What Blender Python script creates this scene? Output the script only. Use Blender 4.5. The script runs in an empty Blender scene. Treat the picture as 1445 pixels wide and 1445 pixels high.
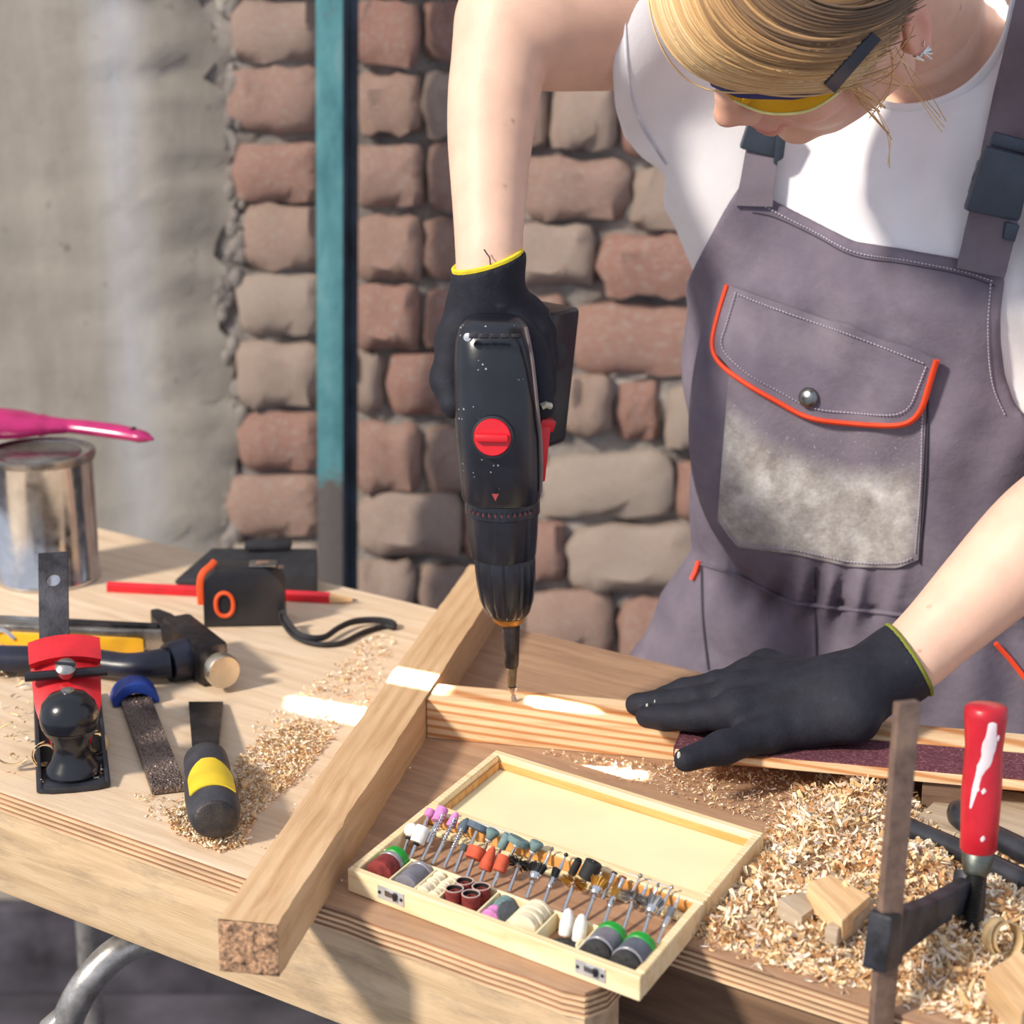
import bpy, bmesh, math, random
import numpy as np
from mathutils import Vector, Matrix

# ------------------------------------------------------------------ camera, sky, sun, exposure
SC = bpy.context.scene
COL = SC.collection
F_PX, HALF = 3000.0, 722.5
PITCH = math.atan(882.5 / F_PX)
CP, SP = math.cos(PITCH), math.sin(PITCH)
CAM_Z, TZ = 1.55, 0.85
cam_data = bpy.data.cameras.new('camera')
cam_data.sensor_width = 36.0
cam_data.lens = 36.0 * F_PX / 1445.0
cam_data.clip_start = 0.05
cam_data.dof.use_dof = True
cam_data.dof.focus_distance = 1.66
cam_data.dof.aperture_fstop = 6.8
cam = bpy.data.objects.new('camera', cam_data)
COL.objects.link(cam)
cam.location = (0, 0, CAM_Z)
cam.rotation_euler = (math.pi / 2 - PITCH, 0, 0)
SC.camera = cam

SC.view_settings.view_transform = 'Standard'
SC.view_settings.look = 'None'
SC.view_settings.gamma = 1.0
SC.view_settings.use_curve_mapping = False
SC.view_settings.exposure = 0.0

world = bpy.data.worlds.new('sky')
SC.world = world
world.use_nodes = True
wn = world.node_tree.nodes
wn['Background'].inputs[0].default_value = (0.80, 0.86, 1.0, 1)
wn['Background'].inputs[1].default_value = 0.80

sun_data = bpy.data.lights.new('window_sun', 'SUN')
sun_data.energy = 4.4
sun_data.angle = math.radians(7)
sun_data.color = (1.0, 0.90, 0.76)
sun = bpy.data.objects.new('window_sun', sun_data)
COL.objects.link(sun)
SUN_DIR = Vector((0.66, 0.47, -0.58)).normalized()
sun.rotation_euler = SUN_DIR.to_track_quat('-Z', 'Y').to_euler()

# two slits of direct sun that fall across the batten and the pine board
def sunbeam(name, centre, length, width, watts):
    d = Vector((.587, -.574, -.573)).normalized(); nv = Vector((.411, .819, -.40)); e = d.cross(nv).normalized(); nv = e.cross(d)
    ld = bpy.data.lights.new(name, 'AREA'); ld.shape = 'RECTANGLE'; ld.size = length; ld.size_y = width; ld.spread = math.radians(1.0)
    ld.energy = watts; ld.color = (1.0, .93, .80)
    lo = bpy.data.objects.new(name, ld); COL.objects.link(lo)
    m = Matrix((e, d.cross(e) * -1, -d)).transposed().to_4x4()
    m.translation = Vector(centre) - d * 1.3; lo.matrix_world = m
sunbeam('sunbeam', (-.125, 1.745, .865), .115, .020, 1.1)
sunbeam('sunbeam', (.062, 1.652, .868), .028, .017, .5)

# ------------------------------------------------------------------ pixel -> world helpers
def ray(x, y):
    u = (x - HALF) / F_PX; v = (y - HALF) / F_PX
    return np.array([u, CP - SP * v, -SP - CP * v])
def T(x, y, h=0.0):                       # point of the photo on the plane h above the bench top
    r = ray(x, y)
    return np.array([0, 0, CAM_Z]) + r * ((TZ + h - CAM_Z) / r[2])
def P(x, y, Y):                           # point of the photo at distance Y
    r = ray(x, y)
    return np.array([0, 0, CAM_Z]) + r * (Y / r[1])
def proj(p):
    q = np.asarray(p, float) - np.array([0, 0, CAM_Z])
    zc = q[..., 1] * CP - q[..., 2] * SP
    up = q[..., 1] * SP + q[..., 2] * CP
    return HALF + F_PX * q[..., 0] / zc, HALF - F_PX * up / zc

def nrm(v):
    v = np.asarray(v, float); return v / (np.linalg.norm(v) + 1e-12)
def frame(o, z, x=(1, 0, 0)):             # 4x4 with local z along z
    z = nrm(z); x = np.asarray(x, float); x = x - z * np.dot(x, z)
    if np.linalg.norm(x) < 1e-5: x = np.cross(z, [0, 1, 0])
    x = nrm(x); y = np.cross(z, x)
    M = np.eye(4); M[:3, 0] = x; M[:3, 1] = y; M[:3, 2] = z; M[:3, 3] = o
    return M
def framex(o, x, z=(0, 0, 1)):            # 4x4 with local x along x, z kept near z
    x = nrm(x); z = np.asarray(z, float); z = nrm(z - x * np.dot(x, z)); y = np.cross(z, x)
    M = np.eye(4); M[:3, 0] = x; M[:3, 1] = y; M[:3, 2] = z; M[:3, 3] = o
    return M
def smooth_path(pts, n=8):                # Catmull-Rom
    p = np.array(pts, float); out = []
    q = np.vstack([2 * p[0] - p[1], p, 2 * p[-1] - p[-2]])
    for i in range(1, len(q) - 2):
        for k in range(n):
            t = k / n
            out.append(0.5 * ((2 * q[i]) + (-q[i-1] + q[i+1]) * t + (2*q[i-1] - 5*q[i] + 4*q[i+1] - q[i+2]) * t*t
                              + (-q[i-1] + 3*q[i] - 3*q[i+1] + q[i+2]) * t**3))
    out.append(p[-1]); return np.array(out)

# ------------------------------------------------------------------ mesh builder
class MB:
    def __init__(s): s.v = []; s.f = []; s.mi = []; s.cur = 0
    def add(s, vs, fs, M=None):
        vs = np.asarray(vs, float)
        if M is not None: vs = vs @ np.asarray(M)[:3, :3].T + np.asarray(M)[:3, 3]
        o = len(s.v); s.v.extend(vs.tolist())
        for f in fs: s.f.append([i + o for i in f]); s.mi.append(s.cur)
        return s
    def box(s, lo, hi, M=None):
        x0, y0, z0 = lo; x1, y1, z1 = hi
        return s.add([(x0,y0,z0),(x1,y0,z0),(x1,y1,z0),(x0,y1,z0),(x0,y0,z1),(x1,y0,z1),(x1,y1,z1),(x0,y1,z1)],
              [(3,2,1,0),(4,5,6,7),(0,1,5,4),(1,2,6,5),(2,3,7,6),(3,0,4,7)], M)
    def lathe(s, prof, M=None, n=20, sx=1.0, sy=1.0, cap=True):   # prof: (r, z)
        vs = []; fs = []
        for r, z in prof:
            for k in range(n):
                a = 2 * math.pi * k / n; vs.append((r * sx * math.cos(a), r * sy * math.sin(a), z))
        m = len(prof)
        for i in range(m - 1):
            for k in range(n):
                k2 = (k + 1) % n; fs.append((i*n+k, i*n+k2, (i+1)*n+k2, (i+1)*n+k))
        if cap:
            fs.append(tuple(range(n - 1, -1, -1))); fs.append(tuple((m-1)*n + k for k in range(n)))
        return s.add(vs, fs, M)
    def cyl(s, a, b, r0, r1=None, n=16):
        r1 = r0 if r1 is None else r1; a = np.asarray(a, float); b = np.asarray(b, float)
        return s.lathe([(r0, 0), (r1, np.linalg.norm(b - a))], frame(a, b - a), n)
    def tube(s, pts, rad, n=8, flat=1.0, closed=False, up=None):
        pts = np.asarray(pts, float); m = len(pts)
        rad = np.broadcast_to(np.asarray(rad, float), (m,))
        tg = np.gradient(pts, axis=0)
        if closed: tg = np.roll(pts, -1, 0) - np.roll(pts, 1, 0)
        tg /= np.linalg.norm(tg, axis=1)[:, None] + 1e-12
        x = np.cross(tg[0], [0, 0, 1] if abs(tg[0][2]) < .9 else [1, 0, 0]) if up is None else np.asarray(up, float)
        vs = []
        for i in range(m):
            x = x - tg[i] * np.dot(x, tg[i]); x = nrm(x); y = np.cross(tg[i], x)
            for k in range(n):
                a = 2 * math.pi * k / n
                vs.append(pts[i] + rad[i] * (math.cos(a) * x + flat * math.sin(a) * y))
        fs = []
        for i in range(m if closed else m - 1):
            j = (i + 1) % m
            for k in range(n):
                k2 = (k + 1) % n; fs.append((i*n+k, i*n+k2, j*n+k2, j*n+k))
        if not closed:
            fs.append(tuple(range(n - 1, -1, -1))); fs.append(tuple((m-1)*n + k for k in range(n)))
        return s.add(vs, fs)
    def prism(s, poly, z0, z1, M=None):
        n = len(poly)
        vs = [(x, y, z0) for x, y in poly] + [(x, y, z1) for x, y in poly]
        fs = [tuple(range(n - 1, -1, -1)), tuple(range(n, 2 * n))]
        for k in range(n): k2 = (k + 1) % n; fs.append((k, k2, n + k2, n + k))
        return s.add(vs, fs, M)
    def ell(s, c, r, M=None, nu=16, nv=10):
        prof = [(max(1e-4, math.sin(math.pi * i / nv)), -math.cos(math.pi * i / nv)) for i in range(nv + 1)]
        L = np.eye(4); L[0,0], L[1,1], L[2,2] = r; L[:3, 3] = c
        if M is not None: L = np.asarray(M) @ L
        return s.lathe(prof, L, nu)
    def sheet(s, G, t):                     # G[nu,nv,3] surface grid given thickness t
        G = np.asarray(G, float); nu, nv = G.shape[:2]
        du = np.gradient(G, axis=0); dv = np.gradient(G, axis=1); N = np.cross(du, dv)
        N /= np.linalg.norm(N, axis=2)[..., None] + 1e-12
        camv = np.array([0, 0, CAM_Z]) - G
        if (N * camv).sum() < 0: N = -N; flip = True
        else: flip = False
        B = G - N * t; o = nu * nv; fs = []
        idx = lambda i, j: i * nv + j
        for i in range(nu - 1):
            for j in range(nv - 1):
                q = (idx(i,j), idx(i+1,j), idx(i+1,j+1), idx(i,j+1))
                if flip: q = q[::-1]
                fs.append(q); fs.append(tuple(o + k for k in q[::-1]))
        ring = [idx(i,0) for i in range(nu)] + [idx(nu-1,j) for j in range(1,nv)] + [idx(i,nv-1) for i in range(nu-2,-1,-1)] + [idx(0,j) for j in range(nv-2,0,-1)]
        for k in range(len(ring)):
            a, b = ring[k], ring[(k+1) % len(ring)]
            fs.append((b, a, o + a, o + b) if not flip else (a, b, o + b, o + a))
        return s.add(np.vstack([G.reshape(-1,3), B.reshape(-1,3)]), fs)

WM = {}                                     # world matrices by object name
def link(o, mw, parent=None):
    COL.objects.link(o); mw = Matrix(np.asarray(mw).tolist())
    WM[o.name] = mw
    if parent is not None:
        o.parent = parent; o.matrix_local = WM[parent.name].inverted() @ mw
    else: o.matrix_local = mw
    return o
def thing(name, label, cat, loc, group=None, mw=None):
    o = bpy.data.objects.new(name, None); o.empty_display_size = .02
    if mw is None: mw = np.eye(4); mw[:3, 3] = loc
    link(o, mw)
    o['label'] = label; o['category'] = cat
    if group: o['group'] = group
    return o
def tag(o, label=None, cat=None, group=None, kind=None):
    if label: o['label'] = label
    if cat: o['category'] = cat
    if group: o['group'] = group
    if kind: o['kind'] = kind
    return o
def build(name, mb, mats, parent=None, mw=None, bevel=0, angle=35, seg=2, cols=None, world=True, merge=True):
    """world=True: vertices are in world coordinates; mw gives the object's own frame (default: parent's)."""
    if not isinstance(mats, (list, tuple)): mats = [mats]
    me = bpy.data.meshes.new(name)
    if mw is None: mw = np.array(WM[parent.name]) if parent is not None else np.eye(4)
    v = np.asarray(mb.v, float)
    if world:
        iw = np.linalg.inv(np.asarray(mw)); v = v @ iw[:3, :3].T + iw[:3, 3]
    me.from_pydata(v.tolist(), [], mb.f)
    for m in mats: me.materials.append(m)
    if len(mats) > 1: me.polygons.foreach_set('material_index', mb.mi)
    if cols is not None:
        at = me.color_attributes.new('Col', 'FLOAT_COLOR', 'POINT')
        at.data.foreach_set('color', np.hstack([cols, np.ones((len(cols), 1))]).astype(np.float32).ravel())
    if bevel or merge:
        bm = bmesh.new(); bm.from_mesh(me)
        if merge: bmesh.ops.recalc_face_normals(bm, faces=bm.faces)
        if bevel:
            es = [e for e in bm.edges if len(e.link_faces) == 2 and e.calc_face_angle(0) > math.radians(30)]
            bmesh.ops.bevel(bm, geom=es, offset=bevel, segments=seg, profile=.6, affect='EDGES', clamp_overlap=True)
        bm.to_mesh(me); bm.free()
    me.polygons.foreach_set('use_smooth', [True] * len(me.polygons))
    me.set_sharp_from_angle(angle=math.radians(angle))
    o = bpy.data.objects.new(name, me)
    return link(o, mw, parent)

# ------------------------------------------------------------------ materials
def lin(c):
    return tuple((x / 255 / 12.92 if x / 255 <= .04045 else ((x / 255 + .055) / 1.055) ** 2.4) for x in c) + (1.0,)
class NT:
    def __init__(s, name):
        s.m = bpy.data.materials.new(name); s.m.use_nodes = True; s.t = s.m.node_tree
        s.b = s.t.nodes['Principled BSDF']
    def n(s, typ, **kw):
        nd = s.t.nodes.new(typ)
        for k, v in kw.items(): setattr(nd, k, v)
        return nd
    def l(s, a, b): s.t.links.new(a, b)
    def coords(s, scale=(1, 1, 1), kind='Object', rot=(0, 0, 0)):
        tc = s.n('ShaderNodeTexCoord'); mp = s.n('ShaderNodeMapping')
        mp.inputs['Scale'].default_value = scale; mp.inputs['Rotation'].default_value = rot
        s.l(tc.outputs[kind], mp.inputs['Vector']); return mp.outputs['Vector']
    def noise(s, vec, scale, detail=5, rough=.55, dist=0):
        nd = s.n('ShaderNodeTexNoise'); nd.inputs['Scale'].default_value = scale
        nd.inputs['Detail'].default_value = detail; nd.inputs['Roughness'].default_value = rough
        nd.inputs['Distortion'].default_value = dist; s.l(vec, nd.inputs['Vector']); return nd.outputs['Fac']
    def ramp(s, fac, stops):
        r = s.n('ShaderNodeValToRGB'); el = r.color_ramp.elements
        while len(el) < len(stops): el.new(.5)
        for e, (p, c) in zip(el, stops): e.position = p; e.color = lin(c) if len(c) == 3 else c
        s.l(fac, r.inputs['Fac']); return r.outputs['Color']
    def mix(s, fac, a, b, mode='MIX'):
        m = s.n('ShaderNodeMix', data_type='RGBA', blend_type=mode)
        for sock, val in ((m.inputs[0], fac), (m.inputs[6], a), (m.inputs[7], b)):
            if hasattr(val, 'links') or hasattr(val, 'is_linked'): s.l(val, sock)
            elif isinstance(val, (int, float)): sock.default_value = val
            else: sock.default_value = lin(val) if len(val) == 3 else val
        return m.outputs[2]
    def math(s, op, a, b=None, clamp=False):
        m = s.n('ShaderNodeMath', operation=op, use_clamp=clamp)
        for i, v in enumerate((a, b)):
            if v is None: continue
            if isinstance(v, (int, float)): m.inputs[i].default_value = v
            else: s.l(v, m.inputs[i])
        return m.outputs[0]
    def bump(s, fac, strength, dist=.002, prev=None):
        b = s.n('ShaderNodeBump'); b.inputs['Strength'].default_value = strength; b.inputs['Distance'].default_value = dist
        s.l(fac, b.inputs['Height'])
        if prev is not None: s.l(prev, b.inputs['Normal'])
        s.l(b.outputs['Normal'], s.b.inputs['Normal']); return b.outputs['Normal']
    def col(s, c):
        if hasattr(c, 'is_linked') or hasattr(c, 'links'): s.l(c, s.b.inputs['Base Color'])
        else: s.b.inputs['Base Color'].default_value = lin(c)
    def set(s, rough=.6, metal=0, spec=.5, **kw):
        s.b.inputs['Roughness'].default_value = rough; s.b.inputs['Metallic'].default_value = metal
        s.b.inputs['Specular IOR Level'].default_value = spec
        for k, v in kw.items(): s.b.inputs[k].default_value = v
        return s

def plain(name, c, rough=.55, metal=0, spec=.5, var=.12, vs=25, bump=.15, bs=120, stretch=(1,1,1), c2=None, **kw):
    """solid colour with a soft mottling and fine relief"""
    t = NT(name); t.set(rough, metal, spec, **kw); v = t.coords(stretch)
    dark = tuple(max(0, x * (1 - var * 1.6)) for x in c) if c2 is None else c2
    lite = tuple(min(255, x * (1 + var)) for x in c)
    t.col(t.ramp(t.noise(v, vs, 5), [(.3, dark), (.7, lite)]))
    if bump: t.bump(t.noise(v, bs, 4), bump, .001)
    return t.m
def wood(name, c1, c2, c3=None, gs=1.0, rough=.6, bump=.25, rings=.35, blot=.25, dirt=None, bw=(22, 3), wz=.6, wd='Y', wx=.22):
    """grain along local X; c1 dark line, c2 base, c3 pale"""
    t = NT(name); t.set(rough, 0, .3); c3 = c3 or c2
    v = t.coords((2.2 * gs, 26 * gs, 26 * gs)); g = t.noise(v, 4.0, 7, .65, .6)
    base = t.ramp(g, [(.25, c1), (.5, c2), (.75, c3)])
    v2 = t.coords((1.0, 1.0, 1.0))
    w = t.n('ShaderNodeTexWave', wave_type='BANDS', bands_direction=wd)
    w.inputs['Scale'].default_value = bw[0] * gs; w.inputs['Distortion'].default_value = bw[1] * 2.0
    w.inputs['Detail'].default_value = 2; w.inputs['Detail Scale'].default_value = .35
    mp = t.n('ShaderNodeMapping'); mp.inputs['Scale'].default_value = (wx, 1, wz); t.l(v2, mp.inputs['Vector'])
    t.l(mp.outputs['Vector'], w.inputs['Vector'])
    line = t.ramp(w.outputs['Fac'], [(.45, (255, 255, 255)), (.95, tuple(int(255 * (a / b) ** .8) if b else 0 for a, b in zip(c1, c2)))])
    base = t.mix(rings, base, line, 'MULTIPLY')
    bl = t.noise(v2, 5, 4)
    base = t.mix(t.math('MULTIPLY', t.math('SUBTRACT', bl, .35, True), blot * 3), base, c1)
    if dirt:
        d = t.noise(t.coords((5, 16, 16)), 2.2, 8, .7)
        base = t.mix(t.math('MULTIPLY', t.math('SUBTRACT', d, dirt[1], True), dirt[2], True), base, dirt[0])
    t.col(base)
    fib = t.noise(t.coords((6, 110, 110)), 6, 5)
    t.bump(t.math('ADD', fib, t.math('MULTIPLY', w.outputs['Fac'], .4)), bump, .0015)
    return t.m
def metal(name, c, rough=.35, scratch=.3, var=.25, c2=None, m=1.0):
    t = NT(name); t.set(rough, m, .5); v = t.coords((1, 1, 1))
    c2 = c2 or tuple(x * (1 - var) for x in c)
    t.col(t.ramp(t.noise(v, 35, 6, .65), [(.35, c2), (.65, c)]))
    t.l(t.math('ADD', t.math('MULTIPLY', t.noise(v, 90, 5), .35), rough - .15), t.b.inputs['Roughness'])
    t.bump(t.noise(t.coords((30, 200, 200)), 3, 4), scratch, .0006)
    return t.m
def vcol(name, rough=.6, spec=.4, var=.1, bump=.15, bs=150, **kw):
    t = NT(name); t.set(rough, 0, spec, **kw)
    a = t.n('ShaderNodeVertexColor', layer_name='Col'); v = t.coords()
    n = t.ramp(t.noise(v, 40, 5), [(.3, (int(255 * (1 - var)),) * 3), (.7, (255, 255, 255))])
    t.col(t.mix(1.0, a.outputs['Color'], n, 'MULTIPLY'))
    t.bump(t.noise(v, bs, 4), bump, .001)
    return t.m

# ------------------------------------------------------------------ signed-distance modelling
class SDF:
    def __init__(s, lo, hi, h):
        s.lo = np.asarray(lo, float); s.h = h
        s.n = np.ceil((np.asarray(hi, float) - s.lo) / h).astype(int) + 1
        s.val = np.full(s.n, .05, np.float32)
    def block(s, lo, hi):
        a = np.clip(np.floor((np.asarray(lo) - s.lo) / s.h).astype(int), 0, s.n - 1)
        b = np.clip(np.ceil((np.asarray(hi) - s.lo) / s.h).astype(int) + 1, 1, s.n)
        sl = tuple(slice(i, j) for i, j in zip(a, b))
        ax = [(s.lo[k] + s.h * np.arange(a[k], b[k])).astype(np.float32) for k in range(3)]
        return sl, ax[0][:, None, None], ax[1][None, :, None], ax[2][None, None, :]
    def put(s, fn, lo, hi, k=.01, op='add', m=.03):
        lo = np.asarray(lo) - m - k; hi = np.asarray(hi) + m + k
        sl, X, Y, Z = s.block(lo, hi)
        if min(s.val[sl].shape) == 0: return s
        b = fn(X, Y, Z).astype(np.float32); a = s.val[sl]
        if op == 'sub': b = -b; r = np.maximum(a, b) + (np.maximum(k - np.abs(a - b), 0) ** 2) / (4 * k)
        elif op == 'int': r = np.maximum(a, b)
        else: r = np.minimum(a, b) - (np.maximum(k - np.abs(a - b), 0) ** 2) / (4 * k)
        s.val[sl] = r; return s
    def cone(s, a, b, ra, rb, k=.01, op='add', flat=None):
        a = np.asarray(a, float); b = np.asarray(b, float); d = b - a; dd = max(d @ d, 1e-9)
        def fn(X, Y, Z):
            px, py, pz = X - a[0], Y - a[1], Z - a[2]
            t = np.clip((px * d[0] + py * d[1] + pz * d[2]) / dd, 0, 1)
            qx, qy, qz = px - t * d[0], py - t * d[1], pz - t * d[2]
            if flat is not None:                      # flat = (axis, factor): squash along axis
                ax, fac = flat; w = qx * ax[0] + qy * ax[1] + qz * ax[2]; e = (1 / fac - 1) * w
                qx, qy, qz = qx + e * ax[0], qy + e * ax[1], qz + e * ax[2]
            return np.sqrt(qx * qx + qy * qy + qz * qz) - (ra + t * (rb - ra))
        r = max(ra, rb)
        return s.put(fn, np.minimum(a, b) - r, np.maximum(a, b) + r, k, op)
    def chain(s, pts, rad, k=.01, op='add', flat=None):
        for i in range(len(pts) - 1): s.cone(pts[i], pts[i+1], rad[i], rad[i+1], k, op, flat)
        return s
    def limb(s, pts, rad, k=.01):               # smooth tapered limb through the joints
        q = smooth_path(np.hstack([np.array(pts, float), np.array(rad, float)[:, None]]), 6)
        return s.chain(q[:, :3], q[:, 3], k)
    def ell(s, c, r, R=None, k=.01, op='add'):
        c = np.asarray(c, float); R = np.eye(3) if R is None else np.asarray(R, float); r = np.asarray(r, float)
        def fn(X, Y, Z):
            p = [X - c[0], Y - c[1], Z - c[2]]
            q = [(p[0] * R[0, i] + p[1] * R[1, i] + p[2] * R[2, i]) for i in range(3)]
            k0 = np.sqrt(sum((q[i] / r[i]) ** 2 for i in range(3))); k1 = np.sqrt(sum((q[i] / r[i] ** 2) ** 2 for i in range(3)))
            return k0 * (k0 - 1) / np.maximum(k1, 1e-6)
        ext = np.sqrt(((R * r) ** 2).sum(1))
        return s.put(fn, c - ext, c + ext, k, op)
    def coords(s):
        sl, X, Y, Z = s.block(s.lo, s.lo + s.h * (s.n - 1)); return X, Y, Z
    def sample(s, p):
        q = (np.asarray(p) - s.lo) / s.h; q = np.clip(q, 0, s.n - 1.001); i = q.astype(int); f = q - i; r = 0
        for dx in (0, 1):
            for dy in (0, 1):
                for dz in (0, 1):
                    w = (f[..., 0] if dx else 1 - f[..., 0]) * (f[..., 1] if dy else 1 - f[..., 1]) * (f[..., 2] if dz else 1 - f[..., 2])
                    r = r + w * s.val[i[..., 0] + dx, i[..., 1] + dy, i[..., 2] + dz]
        return r
    def mesh(s, smooth=2):
        V = s.val; nx, ny, nz = V.shape; S = V < 0
        cnt = np.zeros((nx-1, ny-1, nz-1), np.int8)
        for dx in (0, 1):
            for dy in (0, 1):
                for dz in (0, 1): cnt += S[dx:nx-1+dx, dy:ny-1+dy, dz:nz-1+dz]
        act = (cnt > 0) & (cnt < 8); I = np.argwhere(act); N = len(I)
        idx = np.full(act.shape, -1, np.int32); idx[act] = np.arange(N)
        pos = np.zeros((N, 3)); num = np.zeros(N)
        cs = [(0,0,0),(1,0,0),(0,1,0),(1,1,0),(0,0,1),(1,0,1),(0,1,1),(1,1,1)]
        cv = [V[I[:,0]+a, I[:,1]+b, I[:,2]+c] for a, b, c in cs]
        for i in range(8):
            for j in range(i + 1, 8):
                if sum(abs(cs[i][k] - cs[j][k]) for k in range(3)) != 1: continue
                x = (cv[i] < 0) != (cv[j] < 0)
                t = cv[i] / np.where(x, cv[i] - cv[j], 1)
                pt = np.array(cs[i]) + t[:, None] * (np.array(cs[j]) - np.array(cs[i]))
                pos[x] += pt[x]; num[x] += 1
        v = s.lo + s.h * (I + pos / num[:, None])
        faces = []
        for ax in range(3):
            o1, o2 = [(1, 2), (2, 0), (0, 1)][ax]
            A = S; sl0 = [slice(None)] * 3; sl1 = [slice(None)] * 3
            sl0[ax] = slice(0, -1); sl1[ax] = slice(1, None)
            E = A[tuple(sl0)] != A[tuple(sl1)]
            e = np.argwhere(E); e = e[(e[:, o1] > 0) & (e[:, o2] > 0) & (e[:, o1] < V.shape[o1] - 1) & (e[:, o2] < V.shape[o2] - 1)]
            if len(e) == 0: continue
            def at(d1, d2):
                q = e.copy(); q[:, o1] -= d1; q[:, o2] -= d2; return idx[q[:,0], q[:,1], q[:,2]]
            q = np.stack([at(1,1), at(0,1), at(0,0), at(1,0)], 1)
            ins = S[e[:,0], e[:,1], e[:,2]]
            q[~ins] = q[~ins][:, ::-1]
            faces.append(q)
        F = np.vstack(faces); F = F[(F >= 0).all(1)]
        for _ in range(smooth):
            acc = np.zeros_like(v); c = np.zeros(N)
            for k in range(4):
                a, b = F[:, k], F[:, (k+1) % 4]
                np.add.at(acc, a, v[b]); np.add.at(acc, b, v[a]); np.add.at(c, a, 1); np.add.at(c, b, 1)
            c[c == 0] = 1; v = v * .5 + .5 * acc / c[:, None]
        return v, F
    def march(s, px, off=0.0, y0=1.3, y1=2.4, n=420):   # pixels (N,2) -> first surface point
        px = np.asarray(px, float); sh = px.shape[:-1]; px = px.reshape(-1, 2)
        D = np.array([ray(x, y) for x, y in px]); ys = np.linspace(y0, y1, n)
        pts = np.array([0, 0, CAM_Z]) + D[:, None, :] / D[:, None, 1:2] * ys[None, :, None]
        inb = ((pts > s.lo) & (pts < s.lo + s.h * (s.n - 1))).all(2)
        d = np.where(inb, s.sample(pts), .05) - off
        neg = d < 0; hit = neg.any(1); i = np.clip(neg.argmax(1), 1, n - 1)
        r = np.arange(len(px)); d0 = d[r, i-1]; d1 = d[r, i]
        near = d.argmin(1)                                  # miss: nearest approach
        t = np.clip(d0 / np.where(np.abs(d0 - d1) < 1e-9, 1, d0 - d1), 0, 1)
        Yv = np.where(hit, ys[i-1] + t * (ys[i] - ys[i-1]), ys[near])
        out = np.array([0, 0, CAM_Z]) + D / D[:, 1:2] * Yv[:, None]
        return out.reshape(sh + (3,))
def sdf_obj(name, g, m, parent, smooth=2, colfn=None, keep=None):
    v, F = g.mesh(smooth)
    if keep is not None:                     # biggest pieces only
        pass
    mb = MB(); mb.v = v.tolist(); mb.f = F.tolist(); mb.mi = [0] * len(mb.f)
    return build(name, mb, m, parent, angle=180, cols=None if colfn is None else colfn(v), merge=False)
def coons(top, bot, nu, nv):                 # pixel grid between two polylines
    def rs(pl, n):
        pl = np.asarray(pl, float); s = np.r_[0, np.cumsum(np.linalg.norm(np.diff(pl, axis=0), axis=1))]; u = np.linspace(0, s[-1], n)
        return np.stack([np.interp(u, s, pl[:, 0]), np.interp(u, s, pl[:, 1])], 1)
    a, b = rs(top, nu), rs(bot, nu); w = np.linspace(0, 1, nv)[None, :, None]
    return a[:, None] * (1 - w) + b[:, None] * w
def resample(pl, n):
    pl = np.asarray(pl, float); s = np.r_[0, np.cumsum(np.linalg.norm(np.diff(pl, axis=0), axis=1))]; u = np.linspace(0, s[-1], n)
    return np.stack([np.interp(u, s, pl[:, k]) for k in range(pl.shape[1])], 1)
def in_poly(x, y, poly):
    c = np.zeros(np.broadcast(x, y).shape, bool); n = len(poly)
    for i in range(n):
        x0, y0 = poly[i]; x1, y1 = poly[(i+1) % n]
        if y0 == y1: continue
        c ^= ((y0 > y) != (y1 > y)) & (x < (x1 - x0) * (y - y0) / (y1 - y0) + x0)
    return c
def poly_dist(x, y, poly):                   # signed pixel distance, negative inside
    d = np.full(np.broadcast(x, y).shape, 1e9, np.float32); n = len(poly)
    for i in range(n):
        x0, y0 = poly[i]; x1, y1 = poly[(i+1) % n]; ex, ey = x1 - x0, y1 - y0
        t = np.clip(((x - x0) * ex + (y - y0) * ey) / max(ex*ex + ey*ey, 1e-9), 0, 1)
        d = np.minimum(d, (x - x0 - t*ex) ** 2 + (y - y0 - t*ey) ** 2)
    d = np.sqrt(d); return np.where(in_poly(x, y, poly), -d, d)
RNG = np.random.default_rng(7); random.seed(7)
# ------------------------------------------------------------------ shared materials
W_PLY = wood('plywood', (204, 176, 146), (224, 200, 172), (234, 214, 190), gs=.8, rings=.2, blot=.15, dirt=((184, 156, 130), .55, 1.4))
W_PLY_SHADE = wood('shaded_plywood', (150, 118, 95), (178, 143, 115), (196, 164, 134), gs=.8, rings=.2, blot=.3, dirt=((128, 100, 84), .5, 1.8))  # plywood again, browned to paint in the shade right of the batten
PLY_L = plain('ply_light', (222, 188, 150), .7, var=.1, vs=40, stretch=(.3, 3, 3))
PLY_D = plain('ply_dark', (150, 110, 84), .75, var=.15, vs=40, stretch=(.3, 3, 3))
W_APRON = wood('weathered_pine', (168, 142, 110), (212, 184, 148), (226, 202, 168), gs=.6, rings=.3, blot=.25, dirt=((120, 110, 102), .5, 3.0))
W_BAT = wood('rough_batten', (186, 146, 104), (214, 178, 138), (228, 198, 160), gs=.9, rings=.4, blot=.25, bw=(30, 2), dirt=((140, 108, 80), .62, 2))
W_PINE = wood('fresh_pine', (196, 132, 82), (238, 206, 164), (244, 218, 182), gs=.7, rings=1.0, blot=.08, bw=(26, 2.2), wz=4.6, wd='DIAGONAL', wx=.3)
W_BOX = wood('box_pine', (226, 190, 136), (242, 220, 176), (247, 230, 194), gs=.9, rings=.4, blot=.08, rough=.5, bump=.08, bw=(34, 2))
W_CHIP = wood('chip_wood', (190, 146, 100), (226, 190, 144), (240, 212, 172), gs=1.2, rings=.4, blot=.2)
W_GREY = wood('grey_offcut', (150, 132, 112), (186, 168, 146), (200, 184, 164), gs=1, rings=.2, blot=.2)
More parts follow.
